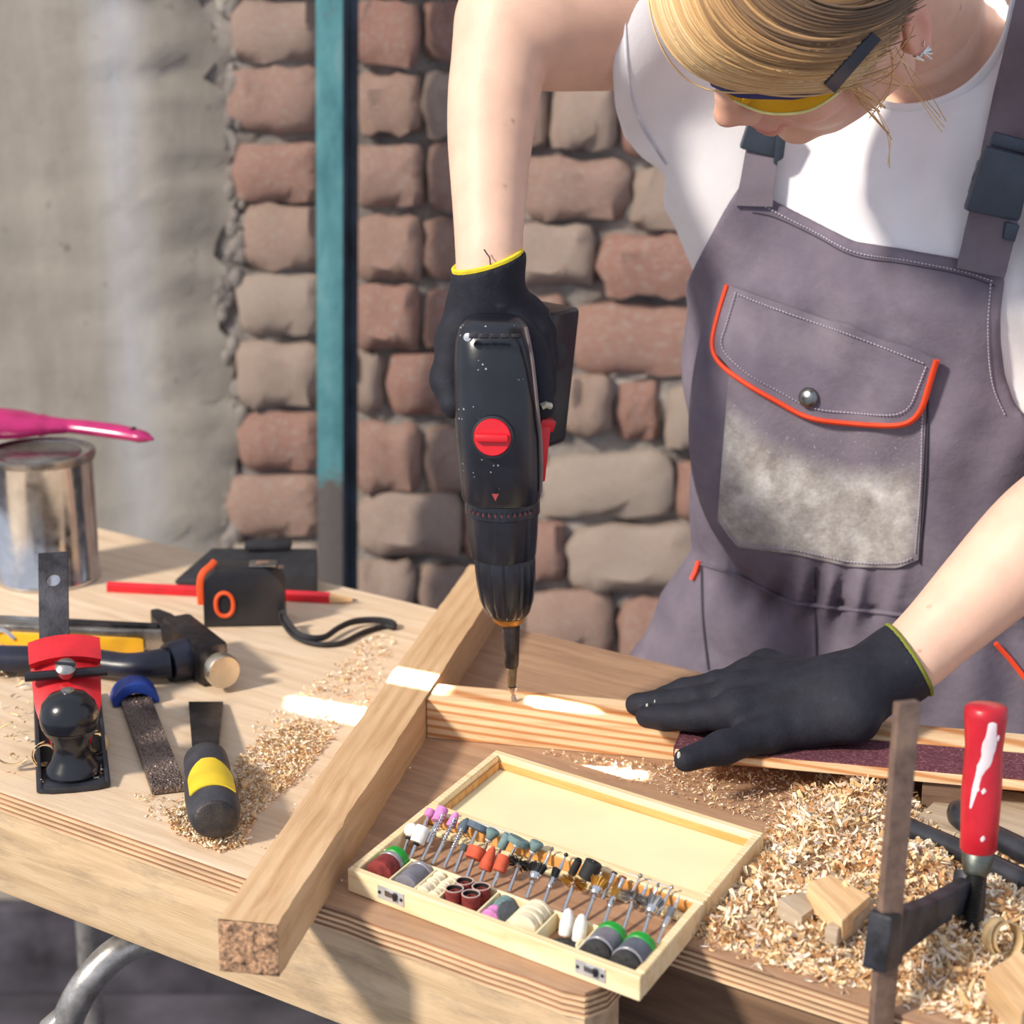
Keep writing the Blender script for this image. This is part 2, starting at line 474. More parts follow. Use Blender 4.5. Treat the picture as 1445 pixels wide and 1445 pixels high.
W_DARK = wood('dark_offcut', (80, 60, 50), (116, 92, 76), (136, 112, 92), gs=1, rings=.3, blot=.3)
M_END = plain('rough_end_grain', (150, 118, 92), .9, var=.45, vs=300, bump=1.0, bs=340, c2=(70, 56, 48))
M_BLACK = plain('black_plastic', (34, 35, 42), .38, var=.15, vs=30, bump=.08)
M_BLACKM = plain('black_rubber', (38, 39, 46), .7, var=.15, vs=60, bump=.3, bs=250)
M_STEEL = metal('brushed_steel', (190, 186, 182), .3)
M_CHROME = metal('chrome', (222, 222, 224), .16, .05, .1)
M_DARKST = metal('dark_steel', (86, 84, 88), .42, .3, .35)
M_CAST = plain('black_cast_iron', (40, 41, 50), .5, var=.35, vs=60, bump=.5, bs=120, spec=.5)
M_RUST = metal('rusty_bar_steel', (150, 124, 108), .5, .5, .4, c2=(96, 78, 70), m=.3)
M_GOLD = metal('brass', (206, 160, 92), .35)

def tube_frame_path(pts, n=8): return smooth_path(pts, n)

# ------------------------------------------------------------------ back wall: mortar bed with separate bricks, concrete panel, floor
YW = 2.85
def wallpt(x, y, Y=YW): return P(x, y, Y)
mort = NT('crumbly_mortar'); mort.set(.95, 0, .1)
_v = mort.coords(); mort.col(mort.ramp(mort.noise(_v, 9, 7, .65), [(.25, (100, 94, 96)), (.5, (160, 152, 147)), (.72, (210, 202, 194))]))
mort.bump(mort.noise(_v, 45, 8, .7), 1.0, .012)
brk = NT('old_brick'); brk.set(.92, 0, .12)
_oi = brk.n('ShaderNodeObjectInfo'); _v = brk.coords()
_rc = brk.ramp(_oi.outputs['Random'], [(0, (214, 164, 150)), (.25, (218, 182, 166)), (.5, (226, 208, 194)), (.75, (210, 158, 144)), (1, (222, 198, 184))])
_ad = brk.n('ShaderNodeVectorMath', operation='ADD'); brk.l(_v, _ad.inputs[0]); brk.l(_oi.outputs['Random'], _ad.inputs[1])
_sm = brk.noise(_ad.outputs[0], 14, 7, .68)
_c = brk.mix(brk.math('MULTIPLY', brk.math('SUBTRACT', _sm, .5, True), 4.5, True), _rc, (226, 214, 202))
_c = brk.mix(brk.math('MULTIPLY', brk.math('SUBTRACT', brk.noise(_ad.outputs[0], 22, 6, .7), .58, True), 4, True), _c, (150, 116, 106))
brk.col(_c); brk.bump(brk.noise(_v, 60, 8, .7), 1.0, .008)
con = NT('stained_concrete'); con.set(.9, 0, .15)
_v = con.coords((1, 1, .16)); _v1 = con.coords()
_c = con.ramp(con.noise(_v, 7, 7, .6), [(.25, (134, 128, 120)), (.5, (164, 157, 148)), (.75, (186, 179, 170))])
_c = con.mix(con.math('MULTIPLY', con.math('SUBTRACT', con.noise(_v1, 11, 8, .7), .5, True), 2.2, True), _c, (136, 128, 120))
_sx = con.n('ShaderNodeSeparateXYZ'); con.l(_v1, _sx.inputs[0])
_band = con.math('SUBTRACT', 1, con.math('MULTIPLY', con.math('ABSOLUTE', con.math('ADD', _sx.outputs[0], .515)), 19), True)
_c = con.mix(con.math('MULTIPLY', con.math('MULTIPLY', _band, con.math('MULTIPLY', con.noise(con.coords((1, 1, .35)), 13, 6, .65), 1.0)), .8, True), _c, (188, 194, 206))
_sp = con.noise(_v1, 38, 3, .5)
_c = con.mix(con.math('MULTIPLY', con.math('SUBTRACT', _sp, .66, True), 6, True), _c, (112, 102, 95))
con.col(_c); con.bump(con.noise(_v1, 30, 8, .65), .3, .004)

mb = MB()
nx, nz = 180, 120
xs = np.linspace(-2.2, 2.2, nx); zs = np.linspace(0, 2.5, nz)
GX, GZ = np.meshgrid(xs, zs, indexing='ij')
ny_ = .012 * np.sin(GX * 43 + 3 * np.sin(GZ * 31)) * np.sin(GZ * 57 + 2 * np.sin(GX * 37)) + RNG.normal(0, .004, GX.shape)
G = np.stack([GX, YW - .003 + ny_ * .8, GZ], 2)
mb.sheet(G, .12)
wall = build('wall_back', mb, mort.m, angle=60); tag(wall, 'old brick back wall with crumbling pale mortar', kind='structure')

bricks = [(335,3,452,82),(330,98,452,182),(338,202,452,280),(352,290,452,374),(342,388,452,466),(340,484,452,566),(342,582,452,656),(330,668,452,748),(332,764,452,846),(336,862,452,936),(330,-92,452,-14),
 (500,3,590,86),(602,3,690,82),(508,104,592,184),(602,102,690,190),(502,204,597,286),(608,206,690,290),(506,306,592,390),(602,310,712,392),(502,402,588,488),(604,406,700,486),
 (496,496,540,574),(552,496,650,578),(504,596,592,684),(602,600,700,688),(514,694,646,776),(656,700,690,780),(502,790,584,862),(596,796,668,874),(680,815,742,900),(500,874,580,950),
 (500,-92,610,-14),(622,-92,740,-14),
 (780,124,868,206),(878,126,990,214),(706,120,772,200),(745,224,886,304),(896,236,1012,318),(718,318,834,396),(850,330,994,412),(812,432,992,522),(712,420,800,500),
 (798,528,862,606),(872,538,930,614),(940,542,1012,626),(700,530,786,604),(766,640,946,722),(958,648,1060,730),(708,620,756,700),(704,734,796,812),(808,740,978,826),(745,830,862,912),(876,842,966,938),(700,922,796,1000),(810,926,906,1004),(918,950,1040,1030)]
rr = random.Random(3)
occ = [(wallpt(b[0], b[3])[0], wallpt(b[0], b[3])[2], wallpt(b[2], b[1])[0], wallpt(b[2], b[1])[2]) for b in bricks]
fill = []                                     # courses hidden behind the figure, above and below the frame
for r in range(21):
    z0 = .035 + r * .1015; x = -.36 + rr.uniform(-.06, 0)
    while x < 1.45:
        w = rr.uniform(.11, .19); c = (x, z0, x + w - .014, z0 + .085)
        if not any(o[0] < c[2] + .008 and o[2] + .008 > c[0] and o[1] < c[3] + .008 and o[3] + .008 > c[1] for o in occ): fill.append(c)
        x += w
occ += fill
def brick_mesh(seed):
    q = np.random.default_rng(seed); mb = MB(); nu, nv = 7, 5
    u = np.linspace(-.5, .5, nu); w = np.linspace(-.5, .5, nv); U, V = np.meshgrid(u, w, indexing='ij')
    edge = np.maximum(np.abs(U), np.abs(V)) > .49
    corner = (np.abs(U) > .49) & (np.abs(V) > .49)
    jx = q.normal(0, .02, U.shape); jz = q.normal(0, .035, U.shape)
    Y = -.5 + q.normal(0, .055, U.shape) + np.where(edge, .16, 0) + np.where(corner, .14, 0)
    s = np.where(corner, .94, 1.0)
    G = np.stack([(U + jx) * s, Y, (V + jz) * s], 2)
    B = G.copy(); B[..., 1] = .8; o = nu * nv; fs = []; idx = lambda i, j: i * nv + j
    for i in range(nu - 1):
        for j in range(nv - 1): fs.append((idx(i,j), idx(i+1,j), idx(i+1,j+1), idx(i,j+1)))
    ring = [idx(i,0) for i in range(nu)] + [idx(nu-1,j) for j in range(1,nv)] + [idx(i,nv-1) for i in range(nu-2,-1,-1)] + [idx(0,j) for j in range(nv-2,0,-1)]
    for k in range(len(ring)): a, b = ring[k], ring[(k+1) % len(ring)]; fs.append((b, a, o + a, o + b))
    mb.add(np.vstack([G.reshape(-1,3), B.reshape(-1,3)]), fs)
    me = bpy.data.meshes.new('brick'); me.from_pydata(mb.v, [], mb.f); me.materials.append(brk.m)
    me.polygons.foreach_set('use_smooth', [True] * len(me.polygons)); me.set_sharp_from_angle(angle=math.radians(55)); return me
BM = [brick_mesh(s) for s in range(10)]
for i, (x0, z0, x1, z1) in enumerate(occ):
    a, b = (x0, 0, z1), (x1, 0, z0); dep = .052 + rr.uniform(-.004, .008)
    if b[2] < .02: continue
    M = np.eye(4); M[:3, 3] = ((a[0]+b[0])/2, YW + rr.uniform(-.010, .004), (a[2]+b[2])/2)
    M[0,0] = (b[0]-a[0]) * 1.05; M[2,2] = (a[2]-b[2]) * 1.06; M[1,1] = dep
    th = rr.uniform(-.018, .018); R = np.eye(4); R[0,0] = R[2,2] = math.cos(th); R[0,2] = math.sin(th); R[2,0] = -math.sin(th)
    o = bpy.data.objects.new('brick', BM[rr.randrange(10)]); link(o, M @ R, wall)

# concrete panel at the left, ragged right edge
mb = MB(); nv = 150; zz = np.linspace(0, 2.5, nv); ex = []
xe = wallpt(332, 300)[0]
for k, z in enumerate(zz): ex.append(xe - .012 + .012 * math.sin(z * 17) + .008 * math.sin(z * 61 + 1) + RNG.normal(0, .006))
tt = np.r_[np.linspace(0, .9, 24), np.linspace(.92, 1, 8)]
G = np.zeros((len(tt), nv, 3))
for k in range(nv):
    G[:, k, 0] = -2.2 + tt * (ex[k] + 2.2)
    G[:, k, 1] = YW - .035 + np.where(tt > .95, (tt - .95) * .5, 0) + RNG.normal(0, .0015, len(tt)) + np.where(tt > .9, RNG.normal(0, .0012, len(tt)), 0)
    G[:, k, 2] = zz[k]
mb.sheet(G, .05)
o = build('wall_left', mb, con.m, angle=60); tag(o, 'stained grey concrete wall section left of the bricks', kind='structure')
# mortar lumps along the joint and in the beds
mb = MB(); rq = np.random.default_rng(5)
for _ in range(120):
    y = rq.uniform(-60, 900); c = wallpt(328 + rq.normal(0, 7) + 8 * math.sin(y / 40), y, YW - .008); r = rq.uniform(.004, .013)
    mb.ell(c, (r, r * .8, r * 1.4), None, 7, 5)
for _ in range(260):
    c = wallpt(rq.uniform(480, 1000), rq.choice([90, 190, 292, 396, 490, 586, 690, 782]) + rq.choice([0, 20]) + rq.normal(0, 8), YW + .004); r = rq.uniform(.004, .010)
    mb.ell(c, (r * 2.2, r * .9, r * .8), None, 7, 5)
o = build('mortar_lumps', mb, mort.m, wall, angle=60); o['kind'] = 'stuff'
flo = plain('dusty_floor', (74, 71, 80), .85, var=.25, vs=6, bump=.5, bs=40)
mb = MB(); mb.box((-3, -1.5, -.1), (3, YW + .14, 0)); o = build('floor', mb, flo); tag(o, 'dark dusty concrete floor under the bench', kind='structure')

mb = MB(); mb.box((-2.2, YW - .075, .0003), (2.2, YW - .0365, .135)); o = build('shade_strip', mb, plain('painted_wall_foot_shade', (70, 67, 76), .9, var=.25, vs=14, bump=.6, bs=50), bevel=.004); tag(o, 'added dark grey strip painting in shade along the foot of the wall', kind='structure')  # added strip, coloured dark for the shade below the bench
# teal painted angle-iron post in front of the wall
pt = NT('chipped_teal_paint'); pt.set(.6, 0, .3); _v = pt.coords((1, 1, .35)); _v1 = pt.coords()
_sx = pt.n('ShaderNodeSeparateXYZ'); pt.l(_v1, _sx.inputs[0])
_c = pt.ramp(pt.noise(_v, 24, 6, .65), [(.3, (66, 118, 126)), (.55, (92, 148, 156)), (.8, (134, 166, 166))])
_low = pt.math('MULTIPLY', pt.math('SUBTRACT', .83, _sx.outputs[2]), 9, True)
_wear = pt.math('MULTIPLY', pt.math('SUBTRACT', pt.math('ADD', pt.noise(_v1, 26, 6, .7), pt.math('MULTIPLY', _low, .5)), .62, True), 7, True)
_c = pt.mix(_wear, _c, (104, 98, 96)); pt.col(_c); pt.bump(pt.noise(_v1, 60, 6), .4, .003)
YP = 2.70
a = P(447, 400, YP); b = P(503, 400, YP); mid = P(484, 400, YP)
LEAN = (P(447, 10, YP)[0] - P(450, 820, YP)[0]) / (P(447, 10, YP)[2] - P(450, 820, YP)[2])
post = thing('steel_post', 'upright teal painted steel angle post before the brick wall', 'post', None, mw=np.array([[1, 0, LEAN, 0], [0, 1, 0, 0], [-LEAN, 0, 1, 0], [0, 0, 0, 1.]]) @ np.array([[1, 0, 0, mid[0] - LEAN * a[2]], [0, 1, 0, YP], [0, 0, 1, 0], [0, 0, 0, 1.]]))
MPO = np.array(WM['steel_post']) @ np.array([[1, 0, 0, -mid[0]], [0, 1, 0, -YP], [0, 0, 1, 0], [0, 0, 0, 1.]])
mb = MB(); mb.box((a[0], YP, 0), (mid[0], YP + .005, 2.4)); build('flange', mb, pt.m, post, mw=MPO, world=False, bevel=.001)
mb = MB(); mb.box((mid[0] - .003, YP + .0051, 0), (mid[0] + .004, YP + .055, 2.4)); mb.box((mid[0] + .004, YP + .03, 0), (b[0], YP + .036, 2.4))
build('flange', mb, plain('dark_steel_paint', (52, 64, 78), .6, var=.25, vs=20), post, mw=MPO, world=False, bevel=.001)

# ------------------------------------------------------------------ workbench
TO = np.array([-.413, 1.584, TZ]); TX = np.array([.8127, -.5827, 0]); TY = np.array([.5827, .8127, 0])
MT = framex(TO, TX)
def tl(p): q = np.asarray(p) - TO; return np.array([q @ TX, q @ TY])     # world -> bench plane
bench = thing('workbench', 'plywood topped workbench with pine front rail, strewn with tools', 'workbench', None, mw=np.array(MT) @ np.array([[1,0,0,0],[0,1,0,0],[0,0,1,-TZ],[0,0,0,1.]]))
def ply(poly, name, top, m_edge=(PLY_L, PLY_D), jag=0):
    mb = MB(); n = 9; th = .020; z = 0
    hs = np.linspace(0, -th, n + 1)
    for k in range(n):
        off = 0 if k % 2 == 0 else .0012
        pp = []
        m = len(poly)
        c = np.mean(poly, 0)
        for (x, y) in poly: pp.append((x + (off if x < c[0] else -off), y + (off if y < .3 else -off)))
        mb.cur = 0 if k == 0 else (1 if k % 2 == 0 else 2)
        mb.prism(pp, hs[k + 1], hs[k] - .0002 * (k > 0))
    mb2 = MB(); 
    return build(name, mb, [top, m_edge[0], m_edge[1]], bench, mw=MT, world=False, angle=30)
# invented seam under the batten; the sheet right of it has shade painted in
b0 = tl(T(345, 1340)); b1 = tl(T(672, 860))
def seam(y): return b0[0] + (b1[0] - b0[0]) * (y - b0[1]) / (b1[1] - b0[1])
ply([(-.5, 0), (seam(0), 0), (seam(.56), .56), (-.5, .56)], 'top_sheet', W_PLY)
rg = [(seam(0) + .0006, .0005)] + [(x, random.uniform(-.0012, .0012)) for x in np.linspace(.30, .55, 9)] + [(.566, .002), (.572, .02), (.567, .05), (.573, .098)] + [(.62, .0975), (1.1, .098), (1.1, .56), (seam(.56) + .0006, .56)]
ply(rg, 'top_sheet', W_PLY_SHADE)
mb = MB(); mb.box((-.5, .0035, -.096), (.565, .046, -.0205)); build('rail', mb, W_APRON, bench, mw=MT, world=False, bevel=.0015)
mb = MB(); mb.box((.40, .107, -.096), (1.1, .15, -.0205)); build('rail', mb, wood('shaded_brown_rail', (92, 70, 56), (128, 100, 78), (150, 120, 92), gs=.7, rings=.4, blot=.4), bench, mw=MT, world=False, bevel=.0015)  # right front rail, its shadow painted in as darker brown
mb = MB(); mb.box((-.5, .50, -.096), (1.1, .54, -.0205)); build('rail', mb, W_APRON, bench, mw=MT, world=False, bevel=.0015)
tubem = metal('worn_tube_steel', (206, 204, 202), .3, .15, .35, c2=(140, 136, 134), m=.7)
YL = 1.62
lp = [P(330, 1290, YL + .03), P(318, 1322, YL + .02), P(262, 1322, YL), P(205, 1326, YL), P(160, 1348, YL - .01), P(120, 1392, YL - .02), P(92, 1450, YL - .02), P(80, 1530, YL - .02)]
e = lp[-1].copy(); e[2] = .004; lp.append(e); lp[0][2] = .829
lp[0] = np.array([lp[1][0] + .004, lp[1][1] + .004, .829])
mb = MB(); mb.tube(smooth_path(lp, 6), .0135, 14); build('leg', mb, tubem, bench)
for lx, ly in ((-.42, .46), (.95, .46), (.95, .2)):
    mb = MB(); mb.lathe([(.0135, -TZ + .004), (.0135, -.0205)], MT @ np.array([[1,0,0,lx],[0,1,0,ly],[0,0,1,0],[0,0,0,1.]]), 14); build('leg', mb, tubem, bench)

# ------------------------------------------------------------------ batten, drilled pine board, abrasive lath, offcuts
hb = .038
bl0, bl1 = T(308, 1297, hb), T(660, 800, hb); bx = nrm((bl1 - bl0) * [1, 1, 0])
MBt = framex(bl0 - [0, 0, hb], bx)
L = .79; wB = .0415
bat = thing('wooden_batten', 'long rough wooden batten laid diagonally across the bench', 'batten', None, mw=MBt)
mb = MB(); nseg = 60; ring = []
vs = []; fs = []
for i in range(nseg + 1):
    x = L * i / nseg
    for (y, z) in ((0, 0), (-wB, 0), (-wB, hb), (0, hb)):
        ch = .004 * max(0, math.sin(x * 40) * math.sin(x * 13)) if (y < 0 and z > 0 and x < .25) else 0
        vs.append((x, y + random.gauss(0, .0003) + ch, z + random.gauss(0, .0002) * (z > 0) - ch * .8))
for i in range(nseg):
    for k in range(4): k2 = (k + 1) % 4; fs.append((i*4+k, i*4+k2, (i+1)*4+k2, (i+1)*4+k))
fs.append((nseg*4, nseg*4+1, nseg*4+2, nseg*4+3)); mb.add(vs, fs)
build('beam', mb, W_BAT, bat, mw=MBt, world=False, angle=40)
mb = MB(); n = 12; G = np.zeros((n, n, 3))
for i in range(n):
    for j in range(n):
        ed = i in (0, n-1) or j in (0, n-1)
        G[i, j] = (-.0012 - (0 if ed else abs(random.gauss(0, .0016))), -wB * i / (n-1), hb * j / (n-1))
mb.sheet(G @ MBt[:3,:3].T + MBt[:3,3], .0015); o = build('sawn_end', mb, M_END, bat, angle=50); o['label'] = 'rough brown sawn end'

hp = .036
pa = T(601, 986, hp); pb = T(1445, 1041, hp); pb = np.array([.331, 1.5975, TZ + hp])
px_ = nrm((pb - pa) * [1, 1, 0]); MP = framex(pa - [0, 0, hp], px_)
pine = thing('pine_board', 'pale pine board butted against the batten and being drilled', 'board', None, mw=MP)
mb = MB(); mb.box((0.0005, 0, .0003), (.62, .037, hp)); build('plank', mb, W_PINE, pine, mw=MP, world=False, bevel=.0008)
# abrasive lath in front of it
la = T(961, 1037, hp) ; ML = framex(np.array([la[0], 0, 0]) , px_)
lx0 = (la - pa) @ px_
lath = thing('sanding_lath', 'thin lath faced with maroon sandpaper under the left glove', 'sanding board', None, mw=MP @ np.array([[1,0,0,lx0],[0,1,0,-.0635],[0,0,1,hp-.0075],[0,0,0,1.]]))
mb = MB(); mb.box((lx0, -.0635, hp - .0075), (.62, -.0008, hp - .0005)); build('lath', mb, W_PINE, lath, mw=MP, world=False, bevel=.0008)
sand = NT('maroon_grit'); sand.set(.9, 0, .3); _v = sand.coords(); sand.col(sand.ramp(sand.noise(_v, 420, 2), [(.35, (84, 44, 56)), (.6, (112, 66, 76)), (.75, (150, 110, 112))])); sand.bump(sand.noise(_v, 600, 2), .8, .001)
mb = MB(); mb.box((lx0 - .0006, -.0585, hp - .0004), (.62, -.006, hp + .0006)); mb.box((lx0 - .0016, -.0585, hp - .0075), (lx0 - .0004, -.006, hp + .0006))
o = build('sandpaper', mb, sand.m, lath, mw=MP, world=False); o['label'] = 'maroon abrasive strip'
def block(name, label, corners, h0, h1, m, grp=None, cat='offcut', jit=.001):
    """an offcut: quadrilateral of photo corners on the bench, h0..h1 high"""
    q = [T(x, y, h1) for x, y in corners]; c = np.mean(q, 0); c[2] = TZ + h0
    M = framex(c, (q[1] - q[0]) * [1, 1, 0]); iM = np.linalg.inv(M)
    loc = [(iM[:3,:3] @ (p - c))[:2] for p in q]
    mb = MB(); mb.prism([(x, y) for x, y in loc], 0, h1 - h0)
    mb.v = [[a + random.gauss(0, jit), b + random.gauss(0, jit), cc + (random.gauss(0, jit) if cc > .001 else 0)] for a, b, cc in mb.v]
    o = build(name, mb, m, mw=M, world=False, bevel=.0006, seg=1); tag(o, label, cat, grp); return o
# blocks that carry the lath
for i, (x, lb) in enumerate(((.42, 'dark scrap block propping up the maroon lath behind the clamp'), (.60, 'pale scrap block propping the far end of the maroon lath'))):
    M2 = MP @ np.array([[1,0,0,x],[0,1,0,-.058],[0,0,1,0],[0,0,0,1.]])
    mb = MB(); mb.box((0, 0, .0), (.04, .05, hp - .0076)); o = build('wood_scrap', mb, W_DARK if i == 0 else W_CHIP, mw=M2, world=False, bevel=.001); tag(o, lb, 'offcut')
block('plywood_offcut', 'flat grey board lying behind the red clamp handle', [(1286, 1160), (1470, 1215), (1520, 1130), (1345, 1108)], 0, .009, W_GREY)
# ------------------------------------------------------------------ tools on the left
# paint tin with brush
cb = T(52, 838, 0); can_c = np.array([cb[0], cb[1] + .056, TZ]); CR, CH = .054, .136
can = thing('paint_tin', 'shiny unlabelled paint tin at the far left of the bench', 'tin', can_c)
M = frame(can_c, (0, 0, 1))
mb = MB(); mb.lathe([(CR - .002, .0003), (CR + .001, .001), (CR + .0012, .004), (CR, .006), (CR, CH - .006), (CR + .0012, CH - .004), (CR + .0012, CH)], M, 48)
build('body', mb, M_CHROME, can, angle=50)
mb = MB(); mb.lathe([(CR + .0018, CH - .006), (CR + .003, CH - .003), (CR + .003, CH + .002), (CR - .001, CH + .003), (CR - .004, CH - .001), (CR - .008, CH - .003), (CR - .012, CH + .001), (.001, CH + .001)], M, 48)
build('lid', mb, M_STEEL, can, angle=50)
brush_m = plain('magenta_lacquer', (178, 34, 104), .25, var=.1, bump=.03, spec=.6)
zb = TZ + CH + .0105
def Tz(x, y, z): r = ray(x, y); return np.array([0, 0, CAM_Z]) + r * ((z - CAM_Z) / r[2])
A = Tz(-60, 610, zb + .012); B = Tz(58, 600, zb + .011); C_ = Tz(110, 602, zb + .010); D_ = Tz(170, 610, zb + .008); E_ = Tz(216, 620, zb + .006)
br = thing('paint_brush', 'glossy magenta handled brush lying across the paint tin lid', 'paint brush', (A + E_) / 2)
pth = smooth_path([B, (B * .5 + C_ * .5), C_, D_, E_], 8); t = np.linspace(0, 1, len(pth))
rad = np.interp(t, [0, .12, .4, .7, .92, 1], [.019, .0150, .0115, .0125, .010, .002])
mb = MB(); mb.tube(pth, rad, 16, .62, up=(0, 1, 0)); build('handle', mb, brush_m, br)
dv = nrm(B - C_)
mb = MB(); mb.tube([B - dv * .002, B + dv * .02, B + dv * .045], [.0165, .024, .027], 20, .6, up=(0, 1, 0)); build('ferrule', mb, brush_m, br)
mb = MB()
for k in range(160):
    a = RNG.uniform(-1, 1); b = RNG.uniform(-1, 1); o = B + dv * .044 + np.array([0, a * .018, b * .006])
    mb.tube([o, o + dv * .055 + np.array([0, a * .004, 0])], [.0011, .0006], 4)
o = build('bristles', mb, plain('bristle', (60, 48, 40), .8, bump=0), br); o['kind'] = 'stuff'
mb = MB(); q = pth[-6]; mb.tube([q + [0, .004, .0045], q + [0, -.004, .0045]], [.0035, .0035], 8); build('hang_hole', mb, M_BLACK, br)

# red carpenter's pencil
p0, p1, p2_ = T(152, 829, .0042), T(466, 845, .0042), T(500, 850, .0042)
d = nrm(p1 - p0); pen = thing('carpenter_pencil', 'red carpenter pencil lying behind the tape measure', 'pencil', (p0 + p1) / 2 - [0, 0, .0042])
red = plain('red_lacquer', (206, 28, 44), .35, var=.08, bump=.03)
mb = MB(); mb.lathe([(.0042, 0), (.0044, np.linalg.norm(p1 - p0))], frame(p0, d, (0, 0, 1)), 6, 1.6, 1.0); build('shaft', mb, red, pen, angle=20)
Ln = np.linalg.norm(p2_ - p1)
mb = MB(); mb.lathe([(.0043, 0), (.0014, Ln * .85)], frame(p1, d, (0, 0, 1)), 6, 1.5, 1.0); build('sharpened_cone', mb, W_CHIP, pen, angle=20)
mb = MB(); mb.lathe([(.0014, 0), (.0004, Ln * .2)], frame(p1 + d * Ln * .85, d), 6); build('lead', mb, M_BLACK, pen)

# dark flat tool behind the tape measure
q = [T(246, 826, .0), T(300, 800, 0), T(448, 806, .0), T(448, 838, 0)]
c = np.mean(q, 0); ft = thing('sanding_block', 'flat black tool with slanted left end behind the tape measure', 'tool', c)
mb = MB(); hh = [.006, .022, .026, .022]
mb.add([p + [0, 0, .0005] for p in q] + [p + [0, 0, h] for p, h in zip(q, hh)], [(3,2,1,0),(4,5,6,7),(0,1,5,4),(1,2,6,5),(2,3,7,6),(3,0,4,7)]); build('body', mb, M_BLACKM, ft, bevel=.003)
mb = MB(); cc = q[2] * .5 + q[1] * .5; mb.box((cc[0] - .02, cc[1] - .012, TZ + .0242), (cc[0] + .03, cc[1] + .004, TZ + .032)); build('grip', mb, M_BLACKM, ft, bevel=.003)

# tape measure
t0 = T(288, 886, 0); t1 = T(402, 884, 0); tx = nrm((t1 - t0) * [1, 1, 0]); W = np.linalg.norm(t1 - t0)
MTm = framex(t0, tx); tm = thing('tape_measure', 'black and orange tape measure with a looped wrist strap', 'tape measure', None, mw=MTm)
H = .058; D = .036
prof = [(0, .001), (W, .001), (W, H * .7)] + [(W - .022 + .022 * math.cos(a), H - .022 + .022 * math.sin(a)) for a in np.linspace(.25, 1.5, 7)] + [(.012, H), (0, H - .012)]
R = np.eye(4); R[:3, 0] = (1, 0, 0); R[:3, 1] = (0, 0, 1); R[:3, 2] = (0, -1, 0)
mb = MB(); mb.prism(prof, -D, 0, MTm @ R); build('case', mb, M_BLACK, tm, bevel=.004)
orange = plain('orange_rubber', (240, 92, 40), .5, var=.05, bump=.05)
ov = [(.021 + .0085 * math.cos(a) , .024 + .012 * (1 if math.sin(a) > 0 else -1) * abs(math.sin(a)) ** .8) for a in np.linspace(0, 2 * math.pi, 28, endpoint=False)]
mb = MB(); mb.tube([(MTm @ np.array([x, -.0006, z, 1]))[:3] for x, z in ov], .0021, 8, closed=True); build('oval_ring', mb, orange, tm)
mb = MB()
pts = [(MTm @ np.array([x, y, z, 1]))[:3] for x, y, z in ((-.002, .001, .024), (-.002, .0, .046), (.001, .002, .056), (.008, .008, .061), (.012, .014, .064))]
mb.tube(smooth_path(pts, 5), .0035, 8, .55, up=tx); build('trim', mb, orange, tm)
mb = MB(); mb.box((.045, .009, H + .0003), (.072, .027, H + .0025), MTm); build('lock_plate', mb, M_STEEL, tm, bevel=.0008)
mb = MB(); mb.box((.052, .013, H + .0026), (.065, .022, H + .004), MTm); mb.box((.074, .004, H + .0003), (.080, .009, H + .003), MTm); build('lock_button', mb, M_RUST, tm, bevel=.0008)
mb = MB()
sp = [T(396, 864, .02), T(400, 880, .008), T(416, 899, .004), T(445, 909, .003), T(478, 908, .003), T(510, 893, .003), T(540, 884, .003), T(556, 886, .003), T(554, 879, .0045), T(530, 875, .006), T(500, 877, .007), T(478, 886, .007), T(455, 900, .006), T(425, 897, .008), T(405, 876, .013), T(398, 862, .021)]
mb.tube(smooth_path(sp, 8), .0036, 8, .6); build('wrist_strap', mb, M_BLACKM, tm)

# yellow and chrome tool lying behind the hammer
a0 = T(-110, 880, .016); a1 = T(262, 902, .014); dx = nrm((a1 - a0) * [1, 1, 0]); Lk = np.linalg.norm(a1 - a0)
MK = framex([a0[0], a0[1], TZ], dx)
kn = thing('utility_knife', 'chrome bodied tool with yellow grip lying behind the hammer', 'knife', None, mw=MK)
mb = MB(); mb.prism([(0, -.012), (Lk * .75, -.011), (Lk, -.004), (Lk, .012), (Lk * .7, .016), (0, .016)], .003, .024, MK); build('body', mb, M_STEEL, kn, bevel=.003)
yel = plain('yellow_plastic', (238, 178, 40), .4, var=.08, bump=.04)
mb = MB(); mb.prism([(Lk*.28, -.0175), (Lk * .8, -.0165), (Lk * .86, -.0122), (Lk * .28, -.0128)], .001, .018, MK); build('grip', mb, yel, kn, bevel=.002)
mb = MB(); mb.prism([(Lk * .5, -.006), (Lk * .9, -.002), (Lk * .9, .006), (Lk * .5, .006)], .0242, .027, MK); build('slider_track', mb, M_DARKST, kn, bevel=.001)
mb = MB(); lq = [(MK @ np.array([x, y, z, 1]))[:3] for x, y, z in ((Lk*.38, -.0178, .012), (Lk*.34, -.0178, .020), (Lk*.30, -.0182, .016), (Lk*.285, -.0182, .006), (Lk*.31, -.018, .0015))]
mb.tube(smooth_path(lq, 5), .0022, 8); build('wire_loop', mb, M_CHROME, kn)

